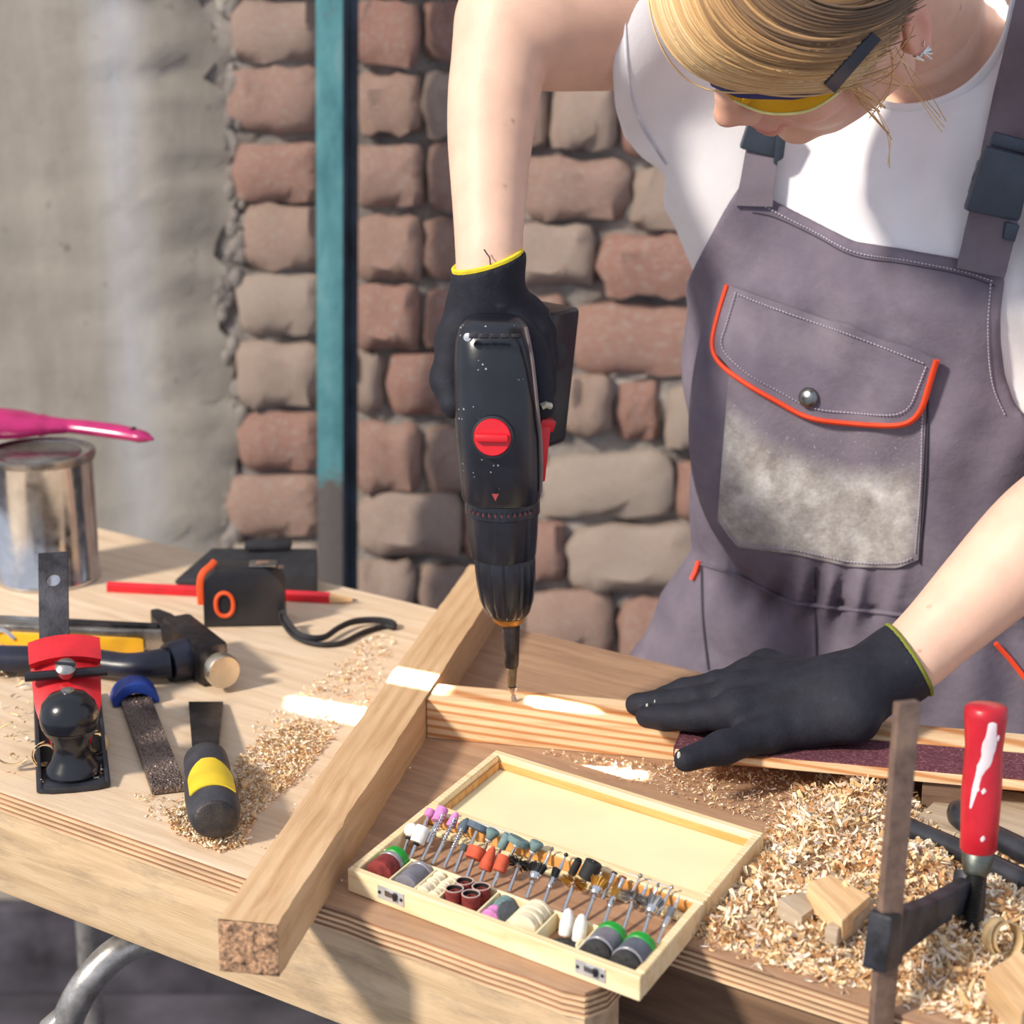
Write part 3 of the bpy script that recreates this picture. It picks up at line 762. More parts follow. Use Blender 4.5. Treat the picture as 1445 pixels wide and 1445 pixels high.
# hammer
hA = T(268, 905, .024); hF = T(318, 950, .021); hd = nrm((hF - hA) * [1, 1, 0]); hc = (hA + hF) / 2
ham = thing('hammer', 'steel hammer with black handle lying behind the block plane', 'hammer', [hc[0], hc[1], TZ])
Ms = framex(hA, hd); Lh = np.linalg.norm(hF - hA)
mb = MB(); mb.box((-.035, -.014, -.0225), (Lh * .70, .014, .016), Ms); build('head', mb, M_DARKST, ham, bevel=.004)
mb = MB(); mb.lathe([(.011, 0), (.011, .008), (.0155, .012), (.016, .022), (.0148, .0245), (.001, .0248)], frame(hA + hd * Lh * .695 + [0, 0, -.003], hd), 28); build('striking_face', mb, metal('polished_face', (206, 196, 180), .3, .2, .1), ham, angle=40)
mb = MB(); mb.prism([(-.034, -.013), (-.034, .013), (-.075, .010), (-.095, .004), (-.095, -.004), (-.075, -.010)], -.012, .004, Ms); build('peen', mb, M_DARKST, ham, bevel=.002)
hs = [hA + hd * .012 + np.array([-.004, -.002, -.004]), T(240, 935, .018), T(185, 940, .017), T(110, 932, .016), T(0, 930, .016), T(-120, 930, .016)]
navy = plain('blue_black_grip', (30, 33, 52), .35, var=.2, vs=40, bump=.15)
mb = MB(); mb.tube(smooth_path(hs[1:], 8), np.interp(np.linspace(0, 1, 33), [0, .1, .3, 1], [.0165, .0158, .0135, .0155]), 16, .85); build('handle', mb, navy, ham)
mb = MB(); dv = nrm(hs[0] - hs[2]); mb.tube([hs[1] - dv * .002, hs[1] + dv * .012, hs[1] + dv * .030], [.018, .0195, .019], 16, 1.0); build('collar', mb, navy, ham, angle=40)

# block plane
f0, f1 = T(52, 1122, 0), T(157, 1116, 0); fm = (f0 + f1) / 2; bk = T(92, 948, 0)
pdir = nrm((bk - fm) * [1, 1, 0]); MPl = framex(fm, pdir)                 # local x = from toe to heel
Wp = np.linalg.norm(f1 - f0); hw = Wp / 2; Lp = .215
pl = thing('block_plane', 'small red bench plane with black knob at the bench front', 'hand plane', None, mw=MPl)
cast = plain('plane_iron_body', (38, 40, 48), .45, var=.3, vs=50, bump=.3)
mb = MB(); mb.prism([(0.004, -hw), (Lp, -hw), (Lp, hw), (0.004, hw), (0, hw * .6), (-.001, 0), (0, -hw * .6)], .0006, .006, MPl); build('sole', mb, cast, pl, bevel=.0015)
for s in (-1, 1):
    pf = [(.0, .006), (.03, .012), (.06, .03), (.10, .034), (.15, .03), (Lp - .03, .012), (Lp, .006)]
    R = np.eye(4); R[:3, 0] = (1, 0, 0); R[:3, 1] = (0, 0, 1); R[:3, 2] = (0, -1, 0)
    y0 = s * (hw - .003) * -1
    mb = MB(); mb.prism([(.0, .0062)] + pf[1:] , -.0015 + y0, .0015 + y0, MPl @ R); build('cheek', mb, cast, pl, bevel=.0006)
redp = plain('red_enamel', (204, 34, 44), .35, var=.12, vs=40, bump=.08)
# lever cap: sloping red casting, seen behind the knob
def loc(x, y, z): return (MPl @ np.array([x, y, z, 1]))[:3]
nst = 9; G = np.zeros((nst, 7, 3)); 
for i in range(nst):
    t = i / (nst - 1); x = .045 + .075 * t; z = .012 + .062 * t; w = [.013, .016, .020, .024, .027, .028, .0285, .029, .029][i]
    for j in range(7):
        b = (j - 3) / 3; G[i, j] = loc(x + .004 * b * b, b * w, z - .006 * b * b + .004)
mb = MB(); mb.sheet(G, .006); build('lever_cap', mb, redp, pl, angle=50)
mb = MB(); G2 = np.zeros((5, 9, 3))
for i in range(5):
    for j in range(9):
        b = (j - 4) / 4; t = i / 4; G2[i, j] = loc(.108 + .016 * t, b * .030, .078 + .014 * t - .005 * b * b)
mb.sheet(G2, .008); build('cap_lip', mb, redp, pl, angle=50)
mb = MB(); mb.tube([loc(.098, -.034, .066), loc(.098, .034, .066)], .0042, 10); build('cross_bar', mb, M_BLACK, pl)
mb = MB(); mb.lathe([(.006, -.006), (.0085, 0), (.009, .005), (.006, .008), (.001, .0085)], frame(loc(.094, 0, .071), loc(-.5, 0, .8) - loc(0, 0, 0)), 20); mb.cur = 1
mb.box((-.0085, -.0012, .0083), (.0085, .0012, .0092), frame(loc(.094, 0, .071), loc(-.5, 0, .8) - loc(0, 0, 0)))
build('cap_screw', mb, [M_STEEL, M_BLACK], pl, angle=40)
# blade standing up behind
bt0 = P(77, 932, 1.735); bt1 = P(75, 780, 1.785); bu = nrm(bt1 - bt0); Mb = frame(bt0, bu, (1, 0, 0)); Lb = np.linalg.norm(bt1 - bt0)
mb = MB(); hole = [(.0105 * math.cos(a) * .75, Lb * .74 + .0068 * math.sin(a)) for a in np.linspace(0, 2 * math.pi, 20, endpoint=False)]
hwB = .0128; outer = [(-hwB, -.03), (hwB, -.03), (hwB, Lb), (-hwB, Lb)]
nn = 20; vs = []; fs = []
def sq(a):
    c, s = math.cos(a), math.sin(a); k = 1 / max(abs(c), abs(s)); return (hwB * c * k, Lb * .74 + (s * k * (Lb * .26 if s > 0 else Lb * .24)))
for yv in (-.002, .002):
    for k in range(nn): a = 2 * math.pi * k / nn + math.pi / 4; vs.append((.0062 * math.cos(a), yv, Lb * .74 + .0055 * math.sin(a)))
    for k in range(nn): a = 2 * math.pi * k / nn + math.pi / 4; x, z = sq(a); vs.append((x, yv, z))
for k in range(nn):
    k2 = (k + 1) % nn
    fs += [(k, nn + k, nn + k2, k2), (2*nn + k2, 3*nn + k2, 3*nn + k, 2*nn + k), (k2, 2*nn + k2, 2*nn + k, k), (nn + k, 3*nn + k, 3*nn + k2, nn + k2)]
mb.add(vs, fs, Mb); mb.box((-hwB, -.002, -.03), (hwB, .002, Lb * .5), Mb)
build('blade', mb, metal('blackened_blade', (70, 70, 78), .4, .3, .4, c2=(30, 30, 36), m=.6), pl)
# front knob
Mk = frame(loc(.026, 0, .006), loc(0, 0, 1) - loc(0, 0, 0))
mb = MB(); mb.lathe([(.021, 0), (.0225, .003), (.021, .008), (.0165, .014), (.0145, .022), (.0155, .030), (.021, .038), (.0225, .041)], Mk, 32, cap=False); mb.lathe([(.0227, .0415), (.0238, .046), (.0240, .052), (.0215, .061), (.0155, .068), (.007, .0715), (.0005, .072)], Mk, 32)
build('knob', mb, plain('black_lacquer', (24, 26, 34), .22, var=.2, vs=60, bump=.1, spec=.6), pl, angle=30)
mb = MB(); mb.lathe([(.0052, .0712), (.0052, .0735), (.0025, .0745)], Mk, 16); build('knob_stud', mb, M_STEEL, pl)
sh_m = plain('shaving', (236, 200, 150), .7, var=.12, vs=60, bump=.1, **{'Transmission Weight': 0.0})
def curl(c, r, turns, w, axis, xh, grow=.3, n=26, th=.0004):
    M = frame(c, axis, xh); G = np.zeros((n, 3, 3))
    for i in range(n):
        a = turns * 2 * math.pi * i / (n - 1); rr_ = r * (1 - grow * i / (n - 1))
        for j in range(3): G[i, j] = (M @ np.array([rr_ * math.cos(a), rr_ * math.sin(a), w * (j - 1) + .002 * i / n, 1]))[:3]
    return G
for k, (cx, cy, h, r, w, ax, tn, lb) in enumerate(((22, 1050, .022, .020, .003, (.2, -1, .1), .62, 'thin wide shaving curl left of the plane'), (65, 1063, .014, .011, .004, (.1, -1, .2), 1.6, 'tight shaving curl in the plane left of its knob'), (140, 1045, .014, .010, .004, (-.3, -1, .2), 1.5, 'shaving curl in the plane right of its knob'))):
    mb = MB(); c = T(cx, cy, h); c = c + np.array([0, -.004, 0]); mb.sheet(curl(c, r, tn, w, ax, (0, 0, 1)), .0004)
    o = build('shaving_curl', mb, sh_m, angle=180, mw=frame(c, (0,0,1))); tag(o, lb, 'shaving')

# rasp with blue ferrule
r0, r1 = T(238, 1116, .003), T(190, 985, .003); rx = nrm((r1 - r0) * [1, 1, 0]); MR = framex([r0[0], r0[1], TZ], rx); Lr = np.linalg.norm(r1 - r0)
ras = thing('wood_rasp', 'flat steel rasp with a blue handle, right of the plane', 'rasp', None, mw=MR)
rm = NT('rasp_steel'); rm.set(.45, .75, .5); _v = rm.coords(); rm.col(rm.ramp(rm.noise(_v, 30, 5), [(.3, (96, 82, 78)), (.7, (156, 140, 132))]))
vo = rm.n('ShaderNodeTexVoronoi'); vo.inputs['Scale'].default_value = 420; rm.l(_v, vo.inputs['Vector']); rm.bump(vo.outputs['Distance'], .9, .002)
mb = MB(); mb.box((0, -.0135, .001), (Lr, .0135, .007), MR); build('blade', mb, rm.m, ras, bevel=.0008)
mb = MB(); rq = np.random.default_rng(2)
for i in range(46):
    for j in range(7):
        x = .003 + i * (Lr - .01) / 46; y = -.0115 + j * .0038 + (.0019 if i % 2 else 0) - .001
        mb.add([(x, y - .0008, .0069), (x, y + .0008, .0069), (x + .0024, y, .0069), (x + .0006, y, .0083)], [(0,1,3), (1,2,3), (2,0,3)], MR)
o = build('teeth', mb, rm.m, ras, angle=10, merge=False); o['kind'] = 'stuff'
blue = plain('blue_plastic', (28, 66, 160), .4, var=.1, bump=.05)
mb = MB(); Mx = MR @ np.array([[0,0,1,0],[1,0,0,0],[0,1,0,0],[0,0,0,1.]])
arch = [(.021 * math.cos(a), .0 + .020 * math.sin(a)) for a in np.linspace(0, math.pi, 14)]
inn = [(.0142 * math.cos(a), .0 + .0105 * math.sin(a)) for a in np.linspace(math.pi, 0, 14)]
mb.prism([(x, y + .001) for x, y in arch + inn], Lr - .012, Lr + .012, Mx); build('collar', mb, blue, ras, bevel=.0015)
mb = MB(); mb.tube([(MR @ np.array([x, 0, .012, 1]))[:3] for x in (Lr + .0115, Lr + .016, Lr + .020, Lr + .024)], [.010, .0095, .008, .004], 14, .8); build('handle', mb, M_BLACK, ras)

# chisel, handle end towards the viewer
c0, c1 = T(304, 1157, .026), T(290, 1070, .019); cx_ = nrm(c1 - c0); MC = framex(c0, cx_); 
chs = thing('wood_chisel', 'bench chisel with black and yellow handle, butt towards the viewer', 'chisel', None, mw=framex([c0[0], c0[1], TZ], cx_))
Mz = MC @ np.array([[0,0,1,0],[1,0,0,0],[0,1,0,0],[0,0,0,1.]])       # local z along chisel
grip = plain('grey_rubber_grip', (56, 57, 64), .6, var=.15, vs=60, bump=.25, bs=300)
LC = np.linalg.norm(c1 - c0)
mb = MB(); mb.lathe([(.0150, .002), (.0166, .005), (.0182, .02), (.0186, .05), (.0178, .075), (.0160, .092), (.0155, .10), (.0165, LC - .03), (.016, LC - .006), (.0125, LC)], Mz, 32, 1.12, 1.0); build('handle', mb, grip, chs, angle=40)
mb = MB(); mb.lathe([(.0001, -.0012), (.008, -.001), (.0128, .0), (.0150, .0012), (.0152, .003)], Mz, 32, 1.1, 1.0); build('butt_cap', mb, metal('worn_cap', (96, 88, 82), .5, .8, .4, c2=(52, 50, 52), m=.5), chs, angle=60)
nst, nj = 12, 9; G = np.zeros((nst, nj, 3))
for i in range(nst):
    t = i / (nst - 1); z = .026 + .062 * t; r = .0188 if z < .06 else .0186 - (z - .06) * .03
    wa = .95 * (1 - max(0, (t - .45) / .55) ** 2.2 * .72)
    for j in range(nj):
        a = math.pi / 2 + wa * (1 - 2 * j / (nj - 1)); q = Mz @ np.array([(r + .0006) * 1.12 * math.cos(a), (r + .0006) * math.sin(a), z, 1]); G[i, j] = q[:3]
mb = MB(); mb.sheet(G, .0012); o = build('inlay', mb, plain('yellow_inlay', (240, 206, 48), .4, var=.06, bump=.05), chs, angle=60); o['label'] = 'bright yellow inlay'
mb = MB(); 
q = lambda x, y, z: (MC @ np.array([x, y, z, 1]))[:3]
mb.add([q(LC-.002, -.010, -.004), q(LC-.002, .010, -.004), q(LC-.002, .010, .004), q(LC-.002, -.010, .004), T(315, 992, .001), T(266, 992, .001), T(266, 990, .005), T(315, 990, .005)], [(0,1,2,3),(7,6,5,4),(0,4,5,1),(1,5,6,2),(2,6,7,3),(3,7,4,0)])
build('blade', mb, M_DARKST, chs, bevel=.0006)

# ------------------------------------------------------------------ clamp at the right front
clp = thing('bar_clamp', 'rusty bar clamp with red handle at the right front edge', 'clamp', [.2415, 1.232, .70])
ct = P(1280, 990, 1.231); cbm = P(1243, 1445, 1.223); cbm = ct + (cbm - ct) * 1.62
ax = nrm(ct - cbm); Mc = frame(cbm, ax, (.93, .36, 0)); Lc = np.linalg.norm(ct - cbm)
mb = MB(); mb.box((-.0078, -.0035, 0), (.0078, .0035, Lc), Mc); build('bar', mb, M_RUST, clp, bevel=.0009)
sb = T(1366, 1328, .012); st = P(1380, 1205, 1.338); hd = nrm(st - sb)
armc = P(1366, 1262, 1.333); ba = P(1252, 1322, 1.2285)
q0 = ba; q1 = armc; ad = nrm((q1 - q0) * [1, 1, 0]); sd = np.cross([0, 0, 1], ad)
La = np.linalg.norm(q1 - q0)
MA = framex(q0, q1 - q0)
R = np.eye(4); R[:3, 0] = (1, 0, 0); R[:3, 1] = (0, 0, 1); R[:3, 2] = (0, -1, 0)
mb = MB(); mb.prism([(-.012, -.0175), (.016, -.0165), (La * .6, -.009), (La - .012, -.010), (La + .012, -.012), (La + .014, .012), (La - .012, .013), (La * .5, .012), (.016, .0155), (-.012, .017)], -.0055, .0055, MA @ R); build('sliding_arm', mb, M_CAST, clp, bevel=.0025)
mb = MB(); mb.box((-.016, -.0085, -.019), (.012, .0085, .019), MA); build('slide_bracket', mb, M_CAST, clp, bevel=.003)
mb = MB(); mb.cyl(q1 - hd * .017, q1 + hd * .015, .0125, .0115, 20); build('threaded_boss', mb, M_CAST, clp, angle=40)
def screw_thread(mb, a, b, r, pitch, dr):
    d = nrm(b - a); Ls = np.linalg.norm(b - a); prof = []
    n = int(Ls / pitch)
    for i in range(n): prof += [(r, i * pitch), (r + dr, (i + .5) * pitch)]
    prof.append((r, Ls)); mb.lathe(prof, frame(a, d), 14)
mb = MB(); screw_thread(mb, sb, st + hd * .004, .0052, .0022, .0016); build('screw', mb, metal('oily_screw', (110, 112, 112), .4, .3, .3), clp, angle=60)
mb = MB(); mb.lathe([(.0095, 0), (.012, .002), (.012, .006), (.006, .010)], frame(sb - hd * .006, hd), 20); build('pressure_pad', mb, M_DARKST, clp, angle=40)
mb = MB(); mb.lathe([(.0062, -.016), (.0085, -.014), (.0105, -.006), (.0112, .0), (.0112, .004)], frame(st, hd), 20); build('ferrule', mb, metal('dull_green_steel', (128, 134, 128), .45, .3, .2), clp, angle=40)
ht = P(1392, 995, 1.352); hh = np.linalg.norm(ht - st); hdd = nrm(ht - st)
rp = NT('red_handle_paint'); rp.set(.35, 0, .5); _v = rp.coords(); 
base = rp.ramp(rp.noise(_v, 40, 5), [(.3, (176, 22, 40)), (.7, (204, 34, 52))])
chip = rp.noise(rp.coords((1, 1, .6)), 60, 6, .7); base = rp.mix(rp.math('MULTIPLY', rp.math('SUBTRACT', chip, .66, True), 7, True), base, (150, 90, 70)); rp.col(base); rp.bump(rp.noise(_v, 120, 5), .15, .001)
mb = MB(); MH = frame(st, hdd, (1, 0, 0)); mb.lathe([(.0112, .002), (.0126, .004), (.0130, .02), (.0138, .045), (.0133, .06), (.0128, .075), (.0136, hh - .02), (.0146, hh - .008), (.0145, hh - .002), (.0125, hh), (.0001, hh + .0006)], MH, 32); build('handle', mb, rp.m, clp, angle=50)
wp = plain('white_paint_splash', (226, 214, 222), .5, var=.06, bump=.1)
def hr(z): return np.interp(z, [.002, .004, .02, .045, .06, .075, hh - .02, hh - .008, hh], [.0112, .0126, .0130, .0138, .0133, .0128, .0136, .0146, .0126])
mb = MB()
def splash(poly_ctr, w):
    z = np.array([p[1] for p in poly_ctr]); a = np.array([p[0] for p in poly_ctr]); n = 14; t = np.linspace(0, 1, n); G = np.zeros((n, 5, 3))
    zz_ = np.interp(t, np.linspace(0, 1, len(z)), z); aa = np.interp(t, np.linspace(0, 1, len(a)), a); ww = np.interp(t, np.linspace(0, 1, len(w)), w) * (1 + .15 * np.sin(t * 23))
    for i in range(n):
        for j in range(5):
            an = -math.pi / 2 + (aa[i] + (j - 2) / 2 * ww[i]); r = hr(zz_[i]) + .0004 * (1 if 0 < j < 4 and 0 < i < n - 1 else 0.2)
            G[i, j] = (MH @ np.array([r * math.cos(an), r * math.sin(an), zz_[i], 1]))[:3]
    mb.sheet(G, .0006)
splash([(.12, hh - .006), (.10, hh - .02), (-.05, hh - .035), (-.4, hh - .045), (-.75, hh - .07)], [.12, .34, .36, .2, .06])
splash([(-.45, hh * .50), (-.52, hh * .47), (-.6, hh * .43)], [.03, .2, .05]); splash([(-.1, hh * .48), (-.12, hh * .46), (-.16, hh * .44)], [.03, .13, .03])
splash([(.0, hh * .16), (-.02, hh * .14), (-.05, hh * .12)], [.03, .14, .05]); splash([(.5, hh * .83), (.5, hh * .81), (.5, hh * .79)], [.03, .10, .03])
o = build('paint_splash', mb, wp, clp, angle=60); o['label'] = 'white paint drips'
mb = MB(); base_arm = cbm + ax * .012; mb.box((-.01, -.008, 0), (.11, .008, .022), framex(base_arm, (.63, .78, 0))); build('fixed_jaw', mb, M_CAST, clp, bevel=.003)

# pincers behind the clamp
k0, k1 = T(1288, 1172, .016), T(1480, 1262, .016)
pin = thing('pincers', 'black steel pincers with two handles lying behind the clamp', 'pincers', [(k0[0]+k1[0])/2, (k0[1]+k1[1])/2, TZ])
gl = plain('black_gloss_steel', (44, 45, 52), .3, var=.2, vs=40, bump=.1, spec=.7)
mb = MB(); mb.tube(smooth_path([T(1278, 1166, .016), k0, T(1370, 1208, .016), k1, T(1540, 1295, .016)], 6), np.interp(np.linspace(0,1,25), [0,.05,.5,1], [.004,.0085,.0085,.011]), 12); build('handle', mb, gl, pin)
mb = MB(); mb.tube(smooth_path([T(1352, 1140, .022), T(1356, 1156, .024), T(1400, 1178, .025), T(1470, 1215, .024), T(1550, 1262, .02)], 6), np.interp(np.linspace(0,1,25), [0,.05,.5,1], [.006,.0085,.0085,.011]), 12); build('handle', mb, gl, pin)
mb = MB(); c = T(1560, 1290, .018); mb.lathe([(.018, -.012), (.02, -.01), (.02, .012), (.016, .015)], frame(c, (0, 0, 1)), 20); build('pivot', mb, M_DARKST, pin, angle=40)
for s in (-1, 1):
    mb = MB(); mb.tube(smooth_path([c + [0, 0, .0], c + [.03, .012 * s - .012, 0], c + [.05, .008 * s - .02, 0], c + [.06, .001 * s - .026, 0]], 5), [.011] * 10 + [.009, .008, .007, .005, .004, .003], 10); build('jaw', mb, M_DARKST, pin)
# offcuts lying in the shavings
G_OFF = 'offcuts among the shavings'
block('wood_chip', 'pale wedge shaped offcut topmost in the middle of the shavings heap', [(1136, 1246), (1190, 1296), (1228, 1264), (1176, 1234)], .018, .034, W_CHIP, G_OFF)
block('wood_chip', 'brown flat offcut half buried left of the pale wedge', [(1096, 1270), (1130, 1290), (1180, 1258), (1150, 1246)], .012, .024, W_GREY, G_OFF)
block('wood_chip', 'brown stick lying below the pale wedge offcut', [(1164, 1304), (1182, 1312), (1240, 1276), (1226, 1264)], .014, .026, W_GREY, G_OFF)
block('wood_chip', 'large pale chunk at the lower right edge of the heap', [(1390, 1372), (1440, 1425), (1500, 1390), (1440, 1345)], .012, .034, W_CHIP, G_OFF)
block('wood_chip', 'small pale chip near the clamp foot behind the arm', [(1290, 1214), (1316, 1232), (1334, 1222), (1306, 1206)], .012, .020, W_CHIP, G_OFF)
block('wood_chip', 'tiny square chip on the bench edge by the chisel', [(338, 1104), (344, 1112), (352, 1106), (346, 1098)], .0, .005, W_CHIP)
mb = MB(); c = T(1415, 1325, .022); mb.sheet(curl(c, .015, 1.4, .005, (.5, -1, .35), (0, 0, 1)), .0005); o = build('shaving_curl', mb, sh_m, angle=180, mw=frame(c, (0,0,1))); tag(o, 'broad shaving curl right of the clamp screw', 'shaving')
# ------------------------------------------------------------------ rotary tool accessory box
BH = .018
BO = T(490, 1226, BH); BO[2] = TZ
BA = np.array([.7842, -.6205, 0]); BB = np.array([.4299, .9029, 0]); ZZ = np.array([0, 0, 1.])
BW, BD, BL_ = .2585, .1230, .1235
def bp(i, j, h): return BO + BA * i + BB * j + ZZ * h
def bbox(mb, i0, i1, j0, j1, h0, h1):
    mb.add([bp(*q) for q in ((i0,j0,h0),(i1,j0,h0),(i1,j1,h0),(i0,j1,h0),(i0,j0,h1),(i1,j0,h1),(i1,j1,h1),(i0,j1,h1))], [(3,2,1,0),(4,5,6,7),(0,1,5,4),(1,2,6,5),(2,3,7,6),(3,0,4,7)])
WB = wood('box_pine', (222, 184, 130), (242, 220, 178), (247, 232, 198), gs=1.1, rings=.4, blot=.06, rough=.5, bump=.08, bw=(60, 2))
W_FLOOR = wood('box_floor_wood', (150, 112, 86), (178, 140, 112), (196, 158, 128), gs=1, rings=.15, blot=.25, bump=.15)
W_OR = wood('box_orange_pine', (196, 136, 72), (222, 168, 104), (232, 186, 126), gs=1.2, rings=.5, blot=.15, bump=.08)
CREAM = plain('cream_panel', (240, 228, 186), .55, var=.025, vs=12, bump=.06)
MBX = framex(BO, BA)
kit = thing('accessory_case', 'open pale pine case full of rotary tool accessories', 'case', None, mw=MBX)
def bpart(name, segs, m, label=None, bev=.0007, mw=None):
    mb = MB()
    for sg in segs: bbox(mb, *sg)
    o = build(name, mb, m, kit, mw=MBX, bevel=bev, seg=1)
    if label: o['label'] = label
    return o
tw = .0072
bpart('front_wall', [(0, BW, 0, tw, .0003, BH)], WB)
bpart('end_wall', [(0, tw, tw + .0002, BD - tw, .0003, BH)], WB)
bpart('end_wall', [(BW - tw, BW, tw + .0002, BD - tw, .0003, BH)], WB)
bpart('hinge_wall', [(0, BW, BD - tw + .0002, BD, .0003, BH)], WB)
bpart('hinge_lining', [(tw + .0003, BW - tw - .0003, BD - tw - .0016, BD - tw, .008, BH - .001)], W_OR)
bpart('ledge', [(tw + .0003, BW - tw - .0003, BD - tw - .010, BD - tw - .0018, .0042, .0078)], CREAM)
bpart('base_panel', [(tw, BW - tw, tw, BD - tw, .001, .004)], W_FLOOR)
bpart('long_divider', [(tw + .0002, BW - tw - .0002, .0425, .0450, .0042, .0172)], WB)
divs = [.0352, .0588, .0809, .1168, .1421, .1678, .2033, .2308]
for d in divs: bpart('divider', [(d - .0009, d + .0009, tw + .0002, .0423, .0042, .0168)], CREAM, bev=.0003)
# lid lying open
j0, j1 = BD + .0008, BD + BL_; LH = .0145
def lidpart(name, segs, m):
    mb = MB()
    for sg in segs: bbox(mb, *sg)
    return build(name, mb, m, lid, mw=MBX, bevel=.0007, seg=1)
mb = MB(); bbox(mb, 0, BW, j0, j1, .0003, .004); lid = build('lid', mb, CREAM, kit, mw=MBX, bevel=.0004, seg=1)
lidpart('lid_rim', [(0, BW, j0, j0 + tw, .0042, LH + .003)], WB); lidpart('lid_rim', [(0, BW, j1 - tw, j1, .0042, LH + .003)], WB)
lidpart('lid_rim', [(0, tw, j0 + tw, j1 - tw, .0042, LH + .003)], WB); lidpart('lid_rim', [(BW - tw, BW, j0 + tw, j1 - tw, .0042, LH + .003)], WB)
lidpart('inner_panel', [(tw, BW - tw, j0 + tw, j1 - tw, .0042, .0062)], CREAM)
lidpart('inner_strip', [(tw + .0001, BW - tw - .0001, j1 - tw - .002, j1 - tw - .0001, .0064, .0125)], W_OR)
lidpart('inner_strip', [(tw + .0001, tw + .002, j0 + tw, j1 - tw - .0022, .0064, .0125)], W_OR)
ZINC = metal('zinc', (206, 206, 206), .4, .1, .1, m=.35)
for ci in (.042, .2185):
    mb = MB(); bbox(mb, ci - .0125, ci + .0125, -.0008, -.0001, .0045, .0150); lt = build('latch', mb, ZINC, kit, mw=MBX, bevel=.0003, seg=1)
    mb = MB(); bbox(mb, ci - .0045, ci + .0035, -.0030, -.0009, .0092, .0138); build('catch', mb, M_CHROME, lt, mw=MBX, bevel=.0005, seg=1)
    mb = MB(); bbox(mb, ci + .0036, ci + .0062, -.0036, -.0009, .0080, .0136); build('hook', mb, M_BLACK, lt, mw=MBX, bevel=.0003, seg=1)
    for s in (-1, 1):
        mb = MB(); mb.lathe([(.0014, 0), (.0012, .0006), (.0003, .0009)], frame(bp(ci + s * .0102, -.0009, .0098), -BB), 10); build('screw', mb, M_DARKST, lt)
    mb = MB(); bbox(mb, ci - .010, ci + .010, j1 + .0001, j1 + .001, .004, LH + .0005); mb.cyl(bp(ci - .008, j1 + .001, LH + .0008), bp(ci + .008, j1 + .001, LH + .0008), .0013, None, 8); build('keeper', mb, ZINC, lid, mw=MBX)
for h0_, h1_ in ((.045, .085), (.19, .23)):
    mb = MB(); mb.cyl(bp(h0_, BD + .0004, BH - .0002), bp(h1_, BD + .0004, BH - .0002), .0008, None, 8); build('hinge', mb, ZINC, kit)

# ---- bits: head pixel, bottom pixel, kind, colour
WHITE = plain('white_felt', (240, 238, 234), .9, var=.03, vs=80, bump=.5, bs=300)
FELT = plain('cream_felt', (232, 220, 192), .9, var=.06, vs=60, bump=.5, bs=260)
PINK = plain('pink_stone', (208, 132, 190), .85, var=.08, vs=150, bump=.4, bs=400)
GREY = plain('blue_grey_stone', (92, 106, 122), .85, var=.12, vs=150, bump=.4, bs=400)
TEAL = plain('green_grey_stone', (112, 138, 140), .85, var=.1, vs=150, bump=.4, bs=400)
DSTN = plain('dark_grey_stone', (88, 92, 98), .85, var=.1, vs=150, bump=.4, bs=400)
ORNG = plain('orange_stone', (206, 92, 62), .85, var=.1, vs=150, bump=.4, bs=400)
BBRI = plain('black_bristle', (30, 30, 32), .7, var=.3, vs=200, bump=.4, bs=400)
BRAS = metal('brass_wire', (190, 138, 58), .4, .3, .3, m=.6)
WIRE = metal('steel_wire', (150, 150, 152), .4, .3, .3, m=.7)
RUBB = plain('black_drum_rubber', (36, 37, 40), .7, var=.15, vs=60, bump=.2)
def shankpts(hpx, bpx, hh, bh): return T(hpx[0], hpx[1], hh), T(bpx[0], bpx[1], bh)
SHR = .00145
def profile(kind):
    k = {'ball': [(.0001,-.0042),(.0028,-.0032),(.0042,0),(.003,.003),(.0001,.0042)], 'big_ball': [(.002,-.0055),(.0045,-.0035),(.0055,0),(.0045,.0035),(.002,.0052),(.0001,.0056)],
         'pcyl': [(.0042,-.006),(.0046,-.0055),(.0046,.0055),(.0042,.006)], 'wcyl': [(.0052,-.0065),(.0056,-.006),(.0056,.006),(.0052,.0065)],
         'pcone': [(.0032,-.006),(.0038,-.005),(.0030,.003),(.0012,.0062)], 'bullet': [(.003,-.0055),(.004,-.005),(.004,-.001),(.0028,.0035),(.0008,.006)],
         'wheel': [(.003,-.003),(.0085,-.0024),(.0092,-.001),(.0092,.0012),(.0085,.0024),(.004,.0024)], 'icone': [(.0016,-.0045),(.0028,-.0035),(.0052,.001),(.0052,.003),(.004,.0038)],
         'tcyl': [(.0032,-.006),(.0035,-.0055),(.0035,.0055),(.0032,.006)], 'sicone': [(.0012,-.003),(.002,-.0025),(.0038,.001),(.0038,.002)],
         'ocyl': [(.0066,-.0045),(.007,-.004),(.007,.004),(.0066,.0045)], 'ocone': [(.0045,-.009),(.0052,-.008),(.0048,-.002),(.003,.006),(.0012,.0095)], 'ocyl2': [(.0045,-.0062),(.005,-.0058),(.005,.0058),(.0045,.0062)],
         'drum': [(.0026,-.0062),(.003,-.006),(.003,.006),(.0026,.0062)], 'bdrum': [(.0062,-.0068),(.0066,-.0064),(.0066,.0064),(.006,.0068),(.002,.0068)]}
    return k[kind]
